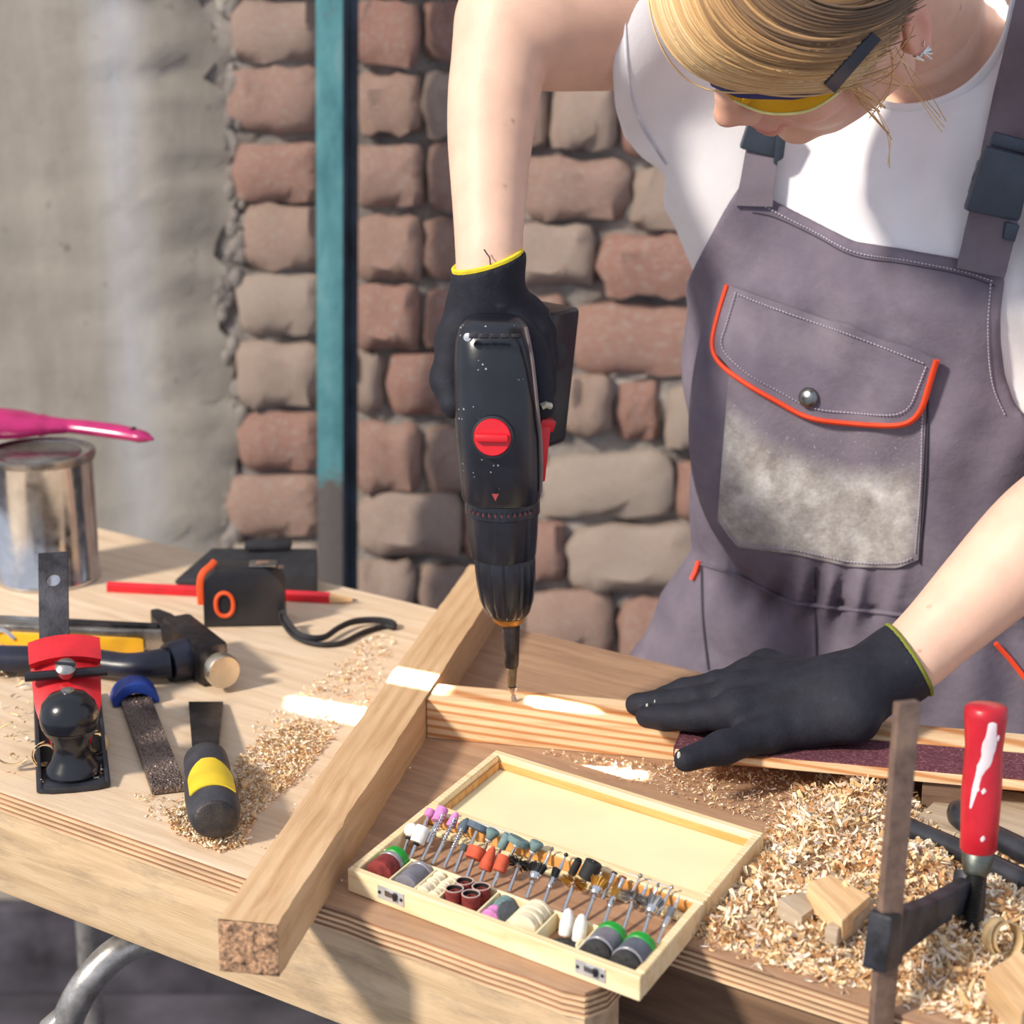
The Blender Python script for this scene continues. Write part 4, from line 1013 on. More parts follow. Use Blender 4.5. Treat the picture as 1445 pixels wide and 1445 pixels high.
BITS = [  # hx,hy,bx,by,hh,bh,name,kind,mat,label
 (606.4,1147.3,590,1186,.0225,.007,'grinding_bit','ball',PINK,'pink ball grinding bit in the back row of the case',''),
 (621,1150,603,1190,.0225,.007,'grinding_bit','pcyl',PINK,'pink cylinder grinding bit, second from left in the back row',''),
 (640,1157,622,1195,.0225,.007,'grinding_bit','pcone',PINK,'pink conical grinding bit behind the twist drills',''),
 (655.5,1164.6,640,1198,.0225,.007,'grinding_bit','bullet',GREY,'blue grey bullet shaped grinding bit in the back row',''),
 (675.6,1167.4,660,1201,.0225,.007,'grinding_bit','wheel',GREY,'dark blue grey wheel shaped grinding bit in the back row',''),
 (694,1177,680,1206,.0225,.007,'grinding_bit','icone',TEAL,'green grey inverted cone bit just right of the dark wheel bit',''),
 (712,1187,697,1217,.0225,.007,'grinding_bit','tcyl',TEAL,'slim green grey cylinder bit between cone and wheel',''),
 (731.6,1187.4,716,1218,.0225,.007,'grinding_bit','wheel',TEAL,'green grey wheel shaped grinding bit in the back row',''),
 (756,1193.7,742,1224,.0225,.007,'grinding_bit','icone',TEAL,'green grey inverted cone bit, rightmost of the green grey stones',''),
 (779,1198,764,1230,.0225,.007,'engraving_bit','burr',M_STEEL,'plain steel burr bit right of the green grey stones',''),
 (798.8,1206.4,782,1245,.0225,.007,'engraving_bit','bburr',M_STEEL,'steel burr bit with a dark ball tip',''),
 (811.6,1224,799,1249,.0215,.007,'sanding_mandrel','drum',RUBB,'slim black rubber drum bit in the back row',''),
 (832.8,1228,819,1256,.0215,.007,'sanding_mandrel','bdrum',RUBB,'wide black rubber drum bit in the back row',''),
 (846,1237,834,1262,.0215,.007,'screw_mandrel','screw',M_STEEL,'small screw tipped mandrel behind the brass cup brush',''),
 (868,1230.7,850,1269,.0225,.007,'cutoff_mandrel','collet',M_DARKST,'steel mandrel with a dark tip',''),
 (881,1237,864,1274,.0225,.007,'cutoff_mandrel','collet',plain('dark_red_tip', (120, 36, 34), .5),'steel mandrel with a dark red tip',''),
 (903.8,1236,887,1270,.0225,.007,'engraving_bit','bburr',M_STEEL,'steel bit with a small round tip behind the steel disc brush',''),
 (915,1245,897,1284,.0225,.007,'engraving_bit','point',M_STEEL,'pointed steel bit behind the steel disc brush',''),
 (929,1249,914,1284,.0225,.007,'engraving_bit','burr',M_STEEL,'plain steel burr bit behind the steel cup brush',''),
 (947.7,1252,928,1293,.0225,.007,'engraving_bit','burr',M_STEEL,'plain steel bit right of the steel cup brush',''),
 (959,1263,944,1303,.0225,.007,'engraving_bit','point',M_STEEL,'pointed steel bit at the right end of the case',''),
 (577.3,1171.5,565.5,1205,.0195,.0055,'polishing_bit','big_ball',WHITE,'white felt ball bit at the left end of the front row',''),
 (593,1178,579,1210,.0195,.0055,'polishing_bit','wcyl',WHITE,'white felt cylinder bit next to the white ball',''),
 (626,1148.5,594.6,1215,.0250,.0055,'twist_drill','twist',M_CHROME,'twist drill, leftmost of the three',''),
 (643,1154,610,1220,.0250,.0055,'twist_drill','twist',M_CHROME,'twist drill, middle of the three',''),
 (652,1169,626,1225,.0250,.0055,'twist_drill','twist',M_CHROME,'twist drill, rightmost of the three',''),
 (655,1196.4,641.7,1231,.0195,.0055,'grinding_bit','sicone',DSTN,'tiny dark grey inverted cone bit left of the orange stones',''),
 (671.4,1204,659,1237,.0195,.0055,'grinding_bit','ocyl',ORNG,'wide orange cylinder grinding bit, leftmost of the orange stones',''),
 (690,1211.7,677.6,1244,.0195,.0055,'grinding_bit','ocone',ORNG,'orange pointed cone grinding bit',''),
 (708,1218.6,695.6,1251,.0195,.0055,'grinding_bit','ocyl2',ORNG,'narrow orange cylinder grinding bit, rightmost of the orange stones',''),
 (733,1218.6,717.8,1258,.0195,.0055,'wire_brush','disc',BBRI,'black bristle disc brush right of the orange stones',''),
 (757,1230,743,1267,.0195,.0055,'wire_brush','cup',BBRI,'black bristle cup brush in a chrome cup',''),
 (782.3,1234,767,1275,.0195,.0055,'wire_brush','end',BBRI,'black end brush right of the black cup brush',''),
 (810,1245.7,795,1287,.0195,.0055,'wire_brush','disc',BRAS,'brass wire disc brush in the front row',''),
 (843,1252,826,1297,.0195,.0055,'wire_brush','cup',BRAS,'brass wire cup brush in a chrome cup',''),
 (867,1261,851.5,1305,.0195,.0055,'wire_brush','end',BRAS,'brass end brush right of the brass cup brush',''),
 (894.4,1268,878.5,1315,.0195,.0055,'wire_brush','disc',WIRE,'grey steel wire disc brush in the front row',''),
 (921,1278,905.6,1324,.0195,.0055,'wire_brush','cup',WIRE,'grey steel wire cup brush in a chrome cup',''),
 (945,1289,928,1331.5,.0195,.0055,'wire_brush','end',WIRE,'grey end brush, rightmost in the front row','')]
for hx, hy, bx_, by_, hh_, bh_, nm, kind, m, lb, _ in BITS:
    if kind == 'big_ball': hx, bx_ = hx + 3, bx_ + 3
    h, b = shankpts((hx, hy), (bx_, by_), hh_, bh_); d = nrm(h - b); Lb_ = np.linalg.norm(h - b)
    bit = thing(nm, lb, 'bit', b, 'rotary tool bits in the case')
    Mh = frame(h, d); q = np.random.default_rng(abs(hash(lb)) % 1000 if False else int(hx * 7) % 997)
    if kind in ('ball','big_ball','pcyl','wcyl','pcone','bullet','wheel','icone','tcyl','sicone','ocyl','ocone','ocyl2','drum','bdrum'):
        pr = profile(kind)
        mb = MB(); mb.cyl(b, h + d * (pr[0][1] + .0004), SHR, None, 10); build('shank', mb, M_CHROME, bit)
        mb = MB(); mb.lathe(pr, Mh, 24); build('head', mb, m, bit, angle=42)
        if kind in ('big_ball', 'wcyl'): mb = MB(); mb.lathe([(.0016, pr[0][1] - .0022), (.0026, pr[0][1] - .0016), (.0022, pr[0][1] + .0002)], Mh, 12); build('collar', mb, M_BLACK, bit)
        if kind in ('wheel', 'icone') and m is TEAL: mb = MB(); mb.lathe([(.0018, pr[0][1] - .0022), (.0030, pr[0][1] - .0010), (.0030, pr[0][1] + .0001)], Mh, 12); build('collar', mb, ZINC, bit)
        if kind in ('drum', 'bdrum'): mb = MB(); mb.lathe([(.0016, .0063), (.0022, .0066), (.0022, .0075), (.0008, .008)], Mh, 10); build('screw_head', mb, M_DARKST, bit)
    elif kind == 'burr':
        mb = MB(); mb.lathe([(SHR, 0), (SHR, Lb_ * .6), (SHR * .6, Lb_ * .9), (SHR * .85, Lb_ * .97), (.0002, Lb_)], frame(b, d), 10); build('shank', mb, M_CHROME, bit)
        mb = MB(); mb.lathe([(.0006, -.002), (.0013, -.0008), (.0014, .0006), (.0004, .0016)], Mh, 10); build('head', mb, m, bit)
    elif kind == 'bburr':
        mb = MB(); mb.lathe([(SHR, 0), (SHR, Lb_ * .55), (SHR * .55, Lb_ * .85), (SHR * .5, Lb_)], frame(b, d), 10); build('shank', mb, M_CHROME, bit)
        mb = MB(); mb.ell(h, (.0017,) * 3, None, 12, 8); build('head', mb, M_DARKST if hx < 850 else m, bit)
    elif kind == 'point':
        mb = MB(); mb.lathe([(SHR, 0), (SHR, Lb_ * .72)], frame(b, d), 10); build('shank', mb, M_CHROME, bit)
        mb = MB(); mb.lathe([(SHR, Lb_ * .722), (SHR * .9, Lb_ * .8), (.0003, Lb_)], frame(b, d), 10); build('head', mb, ZINC, bit)
    elif kind == 'screw':
        mb = MB(); mb.cyl(b, h - d * .003, SHR, None, 10); build('shank', mb, M_CHROME, bit)
        mb = MB(); mb.lathe([(.0022, -.003), (.0024, -.0015), (.0011, -.001), (.0019, 0), (.001, .0008), (.0016, .0018), (.0007, .0026), (.0002, .005)], Mh, 10); build('head', mb, m, bit, angle=60)
    elif kind == 'collet':
        mb = MB(); mb.cyl(b, b + d * Lb_ * .55, SHR, None, 10); build('shank', mb, M_CHROME, bit)
        mb = MB(); mb.lathe([(SHR, Lb_ * .552), (.0020, Lb_ * .56), (.0020, Lb_ * .93)], frame(b, d), 12); build('sleeve', mb, M_CHROME, bit)
        mb = MB(); mb.lathe([(.0021, Lb_ * .931), (.0023, Lb_ * .95), (.0021, Lb_)], frame(b, d), 12); build('head', mb, m, bit)
    elif kind == 'twist':
        mb = MB(); mb.cyl(b, b + d * Lb_ * .45, SHR * 1.05, None, 12); build('shank', mb, M_CHROME, bit)
        mb = MB(); Mb_ = frame(b, d); n = 60
        for ph in (0, math.pi):
            pts = []; 
            for i in range(n):
                t = i / (n - 1); z = Lb_ * (.44 + .56 * t); a = ph + t * 2 * math.pi * 4.2; r = .0009 * (1 if t < .95 else (1 - t) / .05)
                pts.append((Mb_ @ np.array([r * math.cos(a), r * math.sin(a), z, 1]))[:3])
            mb.tube(pts, .00085, 6)
        build('flutes', mb, M_CHROME, bit, angle=60)
    elif kind == 'disc':
        mb = MB(); mb.cyl(b, h - d * .0005, SHR, None, 10); mb.lathe([(.0015, -.003), (.0026, -.0022), (.0026, .0012), (.001, .0016)], Mh, 12); build('shank', mb, M_CHROME, bit, angle=40)
        mb = MB()
        nb = 150
        for k in range(nb):
            a = 2 * math.pi * k / nb * 1.0 + q.uniform(-.02, .02); z0 = q.uniform(-.0008, .0008); z1 = z0 + q.normal(0, .0007); rr2 = .0100 + q.uniform(-.0010, .0006)
            p0_, p1_ = (Mh @ np.array([.0022 * math.cos(a), .0022 * math.sin(a), z0, 1]))[:3], (Mh @ np.array([rr2 * math.cos(a + .06), rr2 * math.sin(a + .06), z1, 1]))[:3]
            mb.tube([p0_, p1_], [.00032, .00026], 3)
        o = build('bristles', mb, m, bit, angle=80); o['kind'] = 'stuff'
    elif kind == 'cup':
        mb = MB(); mb.cyl(b, h - d * .006, SHR, None, 10); mb.lathe([(.0017, -.0105), (.0022, -.0100), (.0022, -.0085), (.0014, -.008)], Mh, 12); build('shank', mb, M_CHROME, bit, angle=40)
        mb = MB(); mb.lathe([(.0012, -.0078), (.003, -.0074), (.0042, -.0058), (.0046, -.0030), (.0046, -.0014)], Mh, 20); build('cup', mb, M_CHROME, bit, angle=50)
        mb = MB()
        for k in range(170):
            a = q.uniform(0, 6.283); r0_ = .0043 * math.sqrt(q.uniform(.2, 1)); r1_ = r0_ * 1.55 + q.normal(0, .0004)
            if m is not BBRI: r1_ += q.uniform(0, .0012)
            p0_, p1_ = (Mh @ np.array([r0_ * math.cos(a), r0_ * math.sin(a), -.0016, 1]))[:3], (Mh @ np.array([r1_ * math.cos(a + .2), r1_ * math.sin(a + .2), .0055 + q.normal(0, .0006), 1]))[:3]
            mb.tube([p0_, p1_], [.00034, .00030], 3)
        o = build('bristles', mb, m, bit, angle=80); o['kind'] = 'stuff'
    elif kind == 'end':
        mb = MB(); mb.cyl(b, h - d * .011, SHR, None, 10); build('shank', mb, M_CHROME, bit)
        mb = MB(); mb.lathe([(.0017, -.0112), (.0021, -.0105), (.0021, -.0030), (.0018, -.0026)], Mh, 14); build('ferrule', mb, M_CHROME, bit, angle=40)
        mb = MB()
        for k in range(90):
            a = q.uniform(0, 6.283); r0_ = .0018 * math.sqrt(q.uniform(0, 1)); r1_ = r0_ * 1.7
            p0_, p1_ = (Mh @ np.array([r0_ * math.cos(a), r0_ * math.sin(a), -.0028, 1]))[:3], (Mh @ np.array([r1_ * math.cos(a), r1_ * math.sin(a), .0045 + q.normal(0, .0004), 1]))[:3]
            mb.tube([p0_, p1_], [.00032, .00028], 3)
        o = build('bristles', mb, m, bit, angle=80); o['kind'] = 'stuff'

# ---- compartments (left to right)
GREEN = plain('green_lid', (20, 158, 52), .35, var=.06, bump=.03)
CLEAR = plain('smoky_plastic', (150, 148, 156), .25, var=.05, bump=.02, spec=.6)
MARO = plain('maroon_sandpaper', (128, 46, 44), .85, var=.15, vs=200, bump=.5, bs=500)
DGREY = plain('grey_abrasive', (120, 118, 128), .7, var=.1, vs=120, bump=.3, bs=400)
DGRY2 = plain('slate_abrasive', (94, 100, 112), .7, var=.1, vs=120, bump=.3, bs=400)
BLK = plain('black_abrasive', (46, 46, 48), .85, var=.25, vs=250, bump=.5, bs=500)
def roll(name, label, ic, segs, r, hz, grp=None, cat='tube'):
    """a short roll along the case depth; segs = (part, j0, j1, radius factor, material)"""
    o = thing(name, label, cat, bp(ic, (segs[0][1] + segs[-1][2]) / 2, .0042), grp)
    for nm, ja, jb, k, m in segs:
        mb = MB(); L_ = (jb - ja) - .0002
        mb.lathe([(r * k - .0006, 0), (r * k, .0005), (r * k, L_ - .0005), (r * k - .0006, L_)], frame(bp(ic, ja, hz), BB), 32); build(nm, mb, m, o, angle=40)
    return o
def discs(name, label, ic, ja, jb, n, r, hz, m, nmp='disc', tilt=.0):
    o = thing(name, label, 'discs', bp(ic, (ja + jb) / 2, .0042))
    for k in range(n):
        mb = MB(); a = ja + (jb - ja) * k / n; b_ = ja + (jb - ja) * (k + .86) / n; rr_ = r * random.uniform(.95, 1.03); hzz = hz + random.uniform(-.0005, .0005)
        mb.lathe([(rr_ - .0005, 0), (rr_, .0004), (rr_, (b_ - a) - .0004), (rr_ - .0005, b_ - a)], frame(bp(ic + random.uniform(-.0006, .0006), a, hzz), BB + ZZ * tilt), 24); build(nmp, mb, m if not isinstance(m, list) else m[k], o, angle=40)
    return o
roll('disc_tube', 'maroon sanding disc tube with green lid, left end compartment', .0222, [('disc_stack', .0125, .0275, 1, MARO), ('window', .0276, .0325, 1.02, CLEAR), ('lid', .0326, .0405, 1.04, GREEN)], .0102, .0148)
roll('disc_tube', 'plain smoky tube of grey discs in the second compartment', .047, [('disc_stack', .0125, .0340, 1, DGREY), ('rim', .0341, .0385, 1.05, CLEAR)], .0094, .0120)
discs('felt_roll', 'cream felt disc roll, left of the pair in the third compartment', .0648, .0115, .0400, 8, .0052, .0130, FELT)
discs('felt_roll', 'cream felt disc roll, right of the pair in the third compartment', .0751, .0115, .0400, 8, .0050, .0125, FELT)
IN = plain('drum_dark_inside', (34, 28, 28), .8); RIM = plain('drum_rim', (206, 180, 172), .7)
for (i, j, lb) in ((.0905, .0335, 'back left'), (.1055, .0340, 'back right'), (.0895, .0195, 'front left'), (.1040, .0205, 'front right')):
    dz = .0042; o = thing('sanding_drum', 'dark red sanding sleeve standing upright, %s of four' % lb, 'sleeve', bp(i, j, dz), 'upright sanding sleeves in the fourth compartment')
    M = frame(bp(i, j, dz), ZZ); R_, H_ = .0066, .0170
    mb = MB(); mb.lathe([(R_, .0), (R_, H_)], M, 28, cap=False); build('sleeve', mb, MARO, o)
    mb = MB(); mb.lathe([(R_ + .00005, H_ - .0002), (R_ + .00005, H_ + .0003), (R_ - .0007, H_ + .0003), (R_ - .0007, H_ - .0003)], M, 28, cap=False); build('rim', mb, RIM, o, angle=50)
    mb = MB(); mb.lathe([(R_ - .0008, H_ - .0002), (R_ - .0008, H_ - .011), (.0001, H_ - .0112)], M, 28, cap=False); build('bore', mb, IN, o, angle=50)
    mb = MB(); mb.lathe([(.0036, H_ - .010), (.0036, H_ - .0012), (.0029, H_ - .0012), (.0029, H_ - .010)], frame(bp(i, j, dz) + BA * .001 - BB * .001, ZZ), 20, cap=False); build('inner_sleeve', mb, RIM if False else MARO, o, angle=50)
mb = MB(); M = frame(bp(.098, .0128, .0045), ZZ); mb.lathe([(.0028, 0), (.0052, .0), (.0056, .002), (.0052, .005), (.0038, .006), (.0028, .0055)], M, 20, cap=False); o = build('sanding_drum', mb, IN, mw=M); tag(o, 'small black sleeve lying in front of the upright sanding sleeves', 'sleeve')
discs('stone_roll', 'roll of green grey and pink grinding wheels in the fifth compartment', .1262, .0115, .0395, 8, .0066, .0125, [PINK, PINK, PINK, TEAL, TEAL, TEAL, TEAL, TEAL], 'wheel')
Mg = frame(bp(.1372, .024, .0125), BA * .72 + ZZ * .6)
mb = MB(); mb.lathe([(.0105, -.0012), (.011, -.001), (.011, .001), (.0105, .0012)], Mg, 28); o = build('grinding_disc', mb, DSTN, mw=Mg); tag(o, 'grey abrasive disc leaning beside the pink and green wheels', 'disc')
discs('felt_roll', 'wide cream felt wheel roll in the sixth compartment', .1545, .0115, .0385, 7, .0102, .0145, FELT, 'wheel')
for (ic, jc, lb) in ((.1805, .0325, 'left'), (.1925, .0315, 'right')):
    M = frame(bp(ic, jc, .0078), ZZ * .9 + BB * .35); mb = MB(); mb.lathe([(.0040, 0), (.0046, .001), (.0048, .008), (.0042, .0135), (.0024, .0178), (.0003, .0190)], M, 20); o = build('felt_bullet', mb, WHITE, mw=M, angle=50); tag(o, 'white felt bullet tip, %s of the pair in the seventh compartment' % lb, 'felt tip', 'white felt bullets')
st_ = thing('cutting_discs', 'stack of black cutting discs below the white felt bullets', 'discs', bp(.1838, .021, .0042))
for k in range(4):
    mb = MB(); mb.lathe([(.0118, .0), (.0118, .0007)], frame(bp(.1838 + .0006 * k, .0215 - .0004 * k, .0043 + k * .0008), ZZ), 32); build('disc', mb, BLK, st_, angle=40)
Mf = frame(bp(.1985, .0255, .0092), BA * .8 + ZZ * .3 - BB * .3); mb = MB(); mb.lathe([(.0042, -.0012), (.0046, -.0008), (.0046, .0008), (.0042, .0012)], Mf, 20); o = build('felt_disc', mb, FELT, mw=Mf); tag(o, 'small cream felt disc tucked beside the black discs', 'disc')
for ic, mm, lb in ((.2172, DGREY, 'purplish grey abrasive disc tube with green lid, eighth compartment'), (.2410, DGRY2, 'slate grey abrasive disc tube with green lid, right end compartment')):
    roll('disc_tube', lb, ic, [('disc_stack', .0105, .0145, .96, BLK), ('rim', .0146, .0162, 1.03, CLEAR), ('body', .0163, .0325, 1, mm), ('lid', .0326, .0405, 1.03, GREEN)], .0112, .0155)
# ------------------------------------------------------------------ cordless drill
tip = T(725, 990, .036); YD = tip[1]
chk = P(717, 872, YD + .002); topc = P(697, 448, YD + .012)
da = nrm(topc - tip)                                  # drill axis, upwards
side = nrm(np.array([.80, .60, 0]) - da * np.dot([.80, .60, 0], da))   # grip direction
Mdr = frame(tip, da, side)                            # local x = grip side, z = up the axis
drill = thing('cordless_drill', 'black cordless drill with red dial driving a screw into the board', 'drill', tip)
def axz(y): # height along axis for a photo row
    zs_ = np.linspace(0, .42, 300); pp = tip + zs_[:, None] * da; return np.interp(-y, -np.array(proj(pp)[1])[::1] if False else np.array([-b for b in proj(pp)[1]]), zs_)
dblk = plain('worn_black_plastic', (27, 29, 38), .28, var=.2, vs=40, bump=.10, bs=200, spec=.55)
spk = NT('speckled_black_plastic'); spk.set(.26, 0, .6); _v = spk.coords()
_c = spk.ramp(spk.noise(_v, 30, 5), [(.3, (20, 22, 30)), (.7, (32, 35, 46))])
_vo = spk.n('ShaderNodeTexVoronoi'); _vo.inputs['Scale'].default_value = 170; spk.l(_v, _vo.inputs['Vector'])
_m = spk.math('MULTIPLY', spk.math('LESS_THAN', _vo.outputs['Distance'], .16), spk.math('GREATER_THAN', spk.noise(_v, 45, 3), .60))
spk.col(spk.mix(_m, _c, (150, 152, 158))); spk.bump(spk.noise(_v, 200, 4), .1, .001)
def loft_y(rows, m, name, n=36, pw=2.6, angle=50, parent=drill):
    """rows: photo row, left px, right px, depth factor -> rounded sections about the axis"""
    vs = []; fs = []
    for (y, xl, xr, dk) in rows:
        z = axz(y); c0_ = tip + da * z; r = ray((xl + xr) / 2, y); 
        sc = (c0_[1] * CP - (c0_[2] - CAM_Z) * SP) / F_PX
        hw_ = (xr - xl) / 2 * sc; off = ((xl + xr) / 2 - proj(c0_)[0]) * sc
        c1_ = c0_ + np.array([off, 0, 0])
        for k in range(n):
            a = 2 * math.pi * k / n; ca, sa = math.cos(a), math.sin(a)
            ex = 2 / pw; vs.append(c1_ + np.array([1, 0, 0]) * hw_ * abs(ca) ** ex * np.sign(ca) + np.array([0, 1, 0]) * hw_ * dk * abs(sa) ** ex * np.sign(sa))
    m_ = len(rows)
    for i in range(m_ - 1):
        for k in range(n): k2 = (k + 1) % n; fs.append((i*n+k, i*n+k2, (i+1)*n+k2, (i+1)*n+k))
    fs.append(tuple(range(n))); fs.append(tuple((m_-1)*n + k for k in range(n)))
    mb = MB(); mb.add(vs, fs); return build(name, mb, m, parent, angle=angle)
loft_y([(702, 654, 762, 1), (695, 651, 764, 1.0), (660, 648, 764, 1.05), (610, 643, 764, 1.1), (560, 640, 762, 1.12), (510, 640, 757, 1.1), (478, 642, 751, 1.05), (458, 648, 744, .95), (448, 658, 734, .8), (444, 672, 722, .5)], spk.m, 'motor_housing')
loft_y([(722, 656, 762, 1), (703, 656, 762, 1)], dblk, 'torque_ring', pw=2, angle=30)
def ribbed(rows, nm, n=60, amp=.03):
    vs = []; fs = []
    for (y, xl, xr) in rows:
        z = axz(y); c = tip + da * z; sc = (c[1] * CP - (c[2] - CAM_Z) * SP) / F_PX; r = (xr - xl) / 2 * sc; off = ((xl + xr) / 2 - proj(c)[0]) * sc
        for k in range(n):
            a = 2 * math.pi * k / n; q = r * (1 - amp * (k % 5 == 0)); vs.append(c + np.array([off + q * math.cos(a), q * math.sin(a), 0]))
    m_ = len(rows)
    for i in range(m_ - 1):
        for k in range(n): k2 = (k + 1) % n; fs.append((i*n+k, i*n+k2, (i+1)*n+k2, (i+1)*n+k))
    fs.append(tuple(range(n))); fs.append(tuple((m_-1)*n + k for k in range(n)))
    mb = MB(); mb.add(vs, fs); return build(nm, mb, dblk, drill, angle=28)
ribbed([(783, 664, 756), (778, 663, 757), (750, 660, 759), (723, 658, 760)], 'torque_collar')
ribbed([(868, 690, 743), (862, 684, 748), (845, 677, 753), (820, 672, 756), (790, 669, 756), (784, 670, 755)], 'chuck', amp=.05)
loft_y([(880, 701, 735, 1), (876, 696, 739, 1), (869, 692, 742, 1)], M_GOLD, 'chuck_nose', pw=2)
loft_y([(941, 713, 731, 1), (936, 712, 732, 1), (881, 708, 734, 1)], M_DARKST, 'bit_holder', pw=2)
loft_y([(968, 717, 728, 1), (942, 715, 730, 1)], M_GOLD if False else metal('bit_steel', (150, 136, 116), .35), 'driver_bit', n=6, pw=2, angle=20)
scr = thing('wood_screw', 'zinc screw being driven into the pine board by the drill', 'screw', tip)
mb = MB(); z1 = axz(969)
mb.lathe([(.0016, -.006), (.0017, z1 - .007), (.0019, z1 - .006), (.0044, z1 - .0008), (.0044, z1)], Mdr, 20)
pts = [(Mdr @ np.array([.0018 * math.cos(a), .0018 * math.sin(a), -.006 + a / 6.283 * .0019, 1]))[:3] for a in np.linspace(0, 6.283 * (z1 / .0019 - .8), 90)]
mb.tube(pts, .0006, 5); build('body', mb, M_CHROME, scr, angle=40)
# red selector dial on the face
fc = P(695, 617, YD - .035); zc_ = axz(617); c = tip + da * zc_; fdir = nrm(fc - (c + np.array([proj(c)[0] * 0, 0, 0]))); 
fdir = nrm(np.array([-.12, -1, .12])); fpos = P(695, 617, YD - .0345)
redp2 = plain('red_dial', (214, 30, 44), .35, var=.06, bump=.04)
mb = MB(); Mf = frame(fpos, fdir, (1, 0, 0)); mb.lathe([(.0152, -.006), (.0152, .0008), (.0145, .0018), (.0001, .002)], Mf, 36); dial = build('selector_dial', mb, redp2, drill, angle=40)
mb = MB(); G = np.zeros((9, 5, 3))
mb.box((-.0135, -.0032, .0018), (.0135, .0032, .0075), Mf); build('grip_bar', mb, redp2, dial, bevel=.0024)
mb = MB(); mb.lathe([(.0172, -.006), (.0172, .0002), (.0153, .0006), (.0153, -.004)], Mf, 36, cap=False); build('dial_bezel', mb, M_BLACK, drill, angle=40)
# red triangle mark and scale
mb = MB(); pz = P(699, 702, YD - .0335); Mt = frame(pz, (0, -1, .1), (1, 0, 0)); mb.prism([(-.0028, .003), (.0028, .003), (0, -.003)][::-1], 0, .0006, Mt); o = build('pointer_mark', mb, plain('dull_red_print', (160, 60, 62), .6), drill)
mb = MB()
for k in range(-6, 7):
    an = k * .17; r_ = .0312; c = P(709, 714, YD + .003); q = c + np.array([r_ * math.sin(an), -r_ * math.cos(an), 0]); Mt = frame(q, (math.sin(an), -math.cos(an), 0), (math.cos(an), math.sin(an), 0)); w = .0011
    mb.box((-w, -.0012, -.0006), (w * .3, .0012, .0003), Mt)
build('scale_mark', mb, plain('dull_red_print2', (104, 44, 52), .6), drill)
# rear vents
mb = MB()
for k in range(5):
    q = P(668 + 15 * k, 474, YD - .030); mb.box((-.0035, -.0016, -.003), (.0035, .0016, .0015), frame(q, (0, -1, .35), (1, 0, 0)))
build('vent', mb, M_DARKST, drill, bevel=.0004)
mb = MB(); q = P(660, 476, YD - .0265); mb.lathe([(.0034, -.003), (.0034, .0008), (.0008, .001)], frame(q, (-.3, -1, .3)), 14); build('case_screw', mb, M_CHROME, drill)
# seam between halves
pth = [P(x, y, YD + yy) for x, y, yy in ((742, 462, -.018), (750, 500, -.018), (755, 540, -.018), (759, 580, -.016), (763, 620, -.012), (764, 660, -.010), (763, 694, -.01))]
mb = MB(); mb.tube(smooth_path(pth, 5), .0016, 6); build('seam', mb, plain('grey_seam', (120, 108, 108), .5), drill)
# grip, trigger, battery
g0 = P(706, 520, YD + .015); gdir = nrm(np.array([.50, .866, 0.0])); g1 = g0 + gdir * .075
mb = MB(); mb.tube([g0, g0 + gdir * .03, g0 + gdir * .06, g1], [.024, .019, .018, .018], 20, 1.25, up=(0, 0, 1)); build('grip', mb, M_BLACKM, drill)
bc = P(783, 530, YD + .085); sc = (bc[1] * CP - (bc[2] - CAM_Z) * SP) / F_PX
bc = bc - np.array([.013, 0, 0]); MBt2 = frame(bc, (0.03, .0, 1), (.80, -.6, 0))
bh = 97 * sc / .97
mb = MB(); mb.prism([(-.032, -.022), (.024, -.022), (.027, -.010), (.027, .020), (-.032, .022)], -bh, bh, MBt2)
v_ = np.array(mb.v); lz = (v_ - bc) @ MBt2[:3, 2]; mask = lz < 0; v_[mask] -= MBt2[:3, 0] * .010 * 1; mb.v = v_.tolist()
build('battery', mb, dblk, drill, bevel=.006, seg=3)
tp = P(764, 628, YD + .012); mb = MB(); mb.box((-.006, -.007, -.030), (.004, .007, .018), frame(tp, (.10, 0, 1), (.9, .4, 0))); build('trigger', mb, redp2, drill, bevel=.002)
mb = MB(); mb.box((-.008, -.006, .0), (.006, .006, .010), frame(P(768, 606, YD + .012), (.3, 0, 1), (.9, .4, 0))); build('direction_switch', mb, redp2, drill, bevel=.002)

# ------------------------------------------------------------------ the woman
HC = np.array([.245, 1.6926, 1.4763]); HS = 1.04
HF_ = np.array([-.6655, -.1324, -.7346]); HU = np.array([-.4021, -.7655, .5023]); HL = np.array([.6288, -.6296, -.4562])
HF_ = nrm(HF_); HU = nrm(HU - HF_ * (HU @ HF_)); HL = np.cross(HU, HF_)
HR = np.stack([HF_, HU, HL], 1)
def hp_(f, u, l): return HC + HR @ (np.array([f, u, l]) * HS)
per = thing('person', 'woman in grey bib overalls, white shirt and black gloves, bending over the drill', 'person', (.36, 1.97, 0))

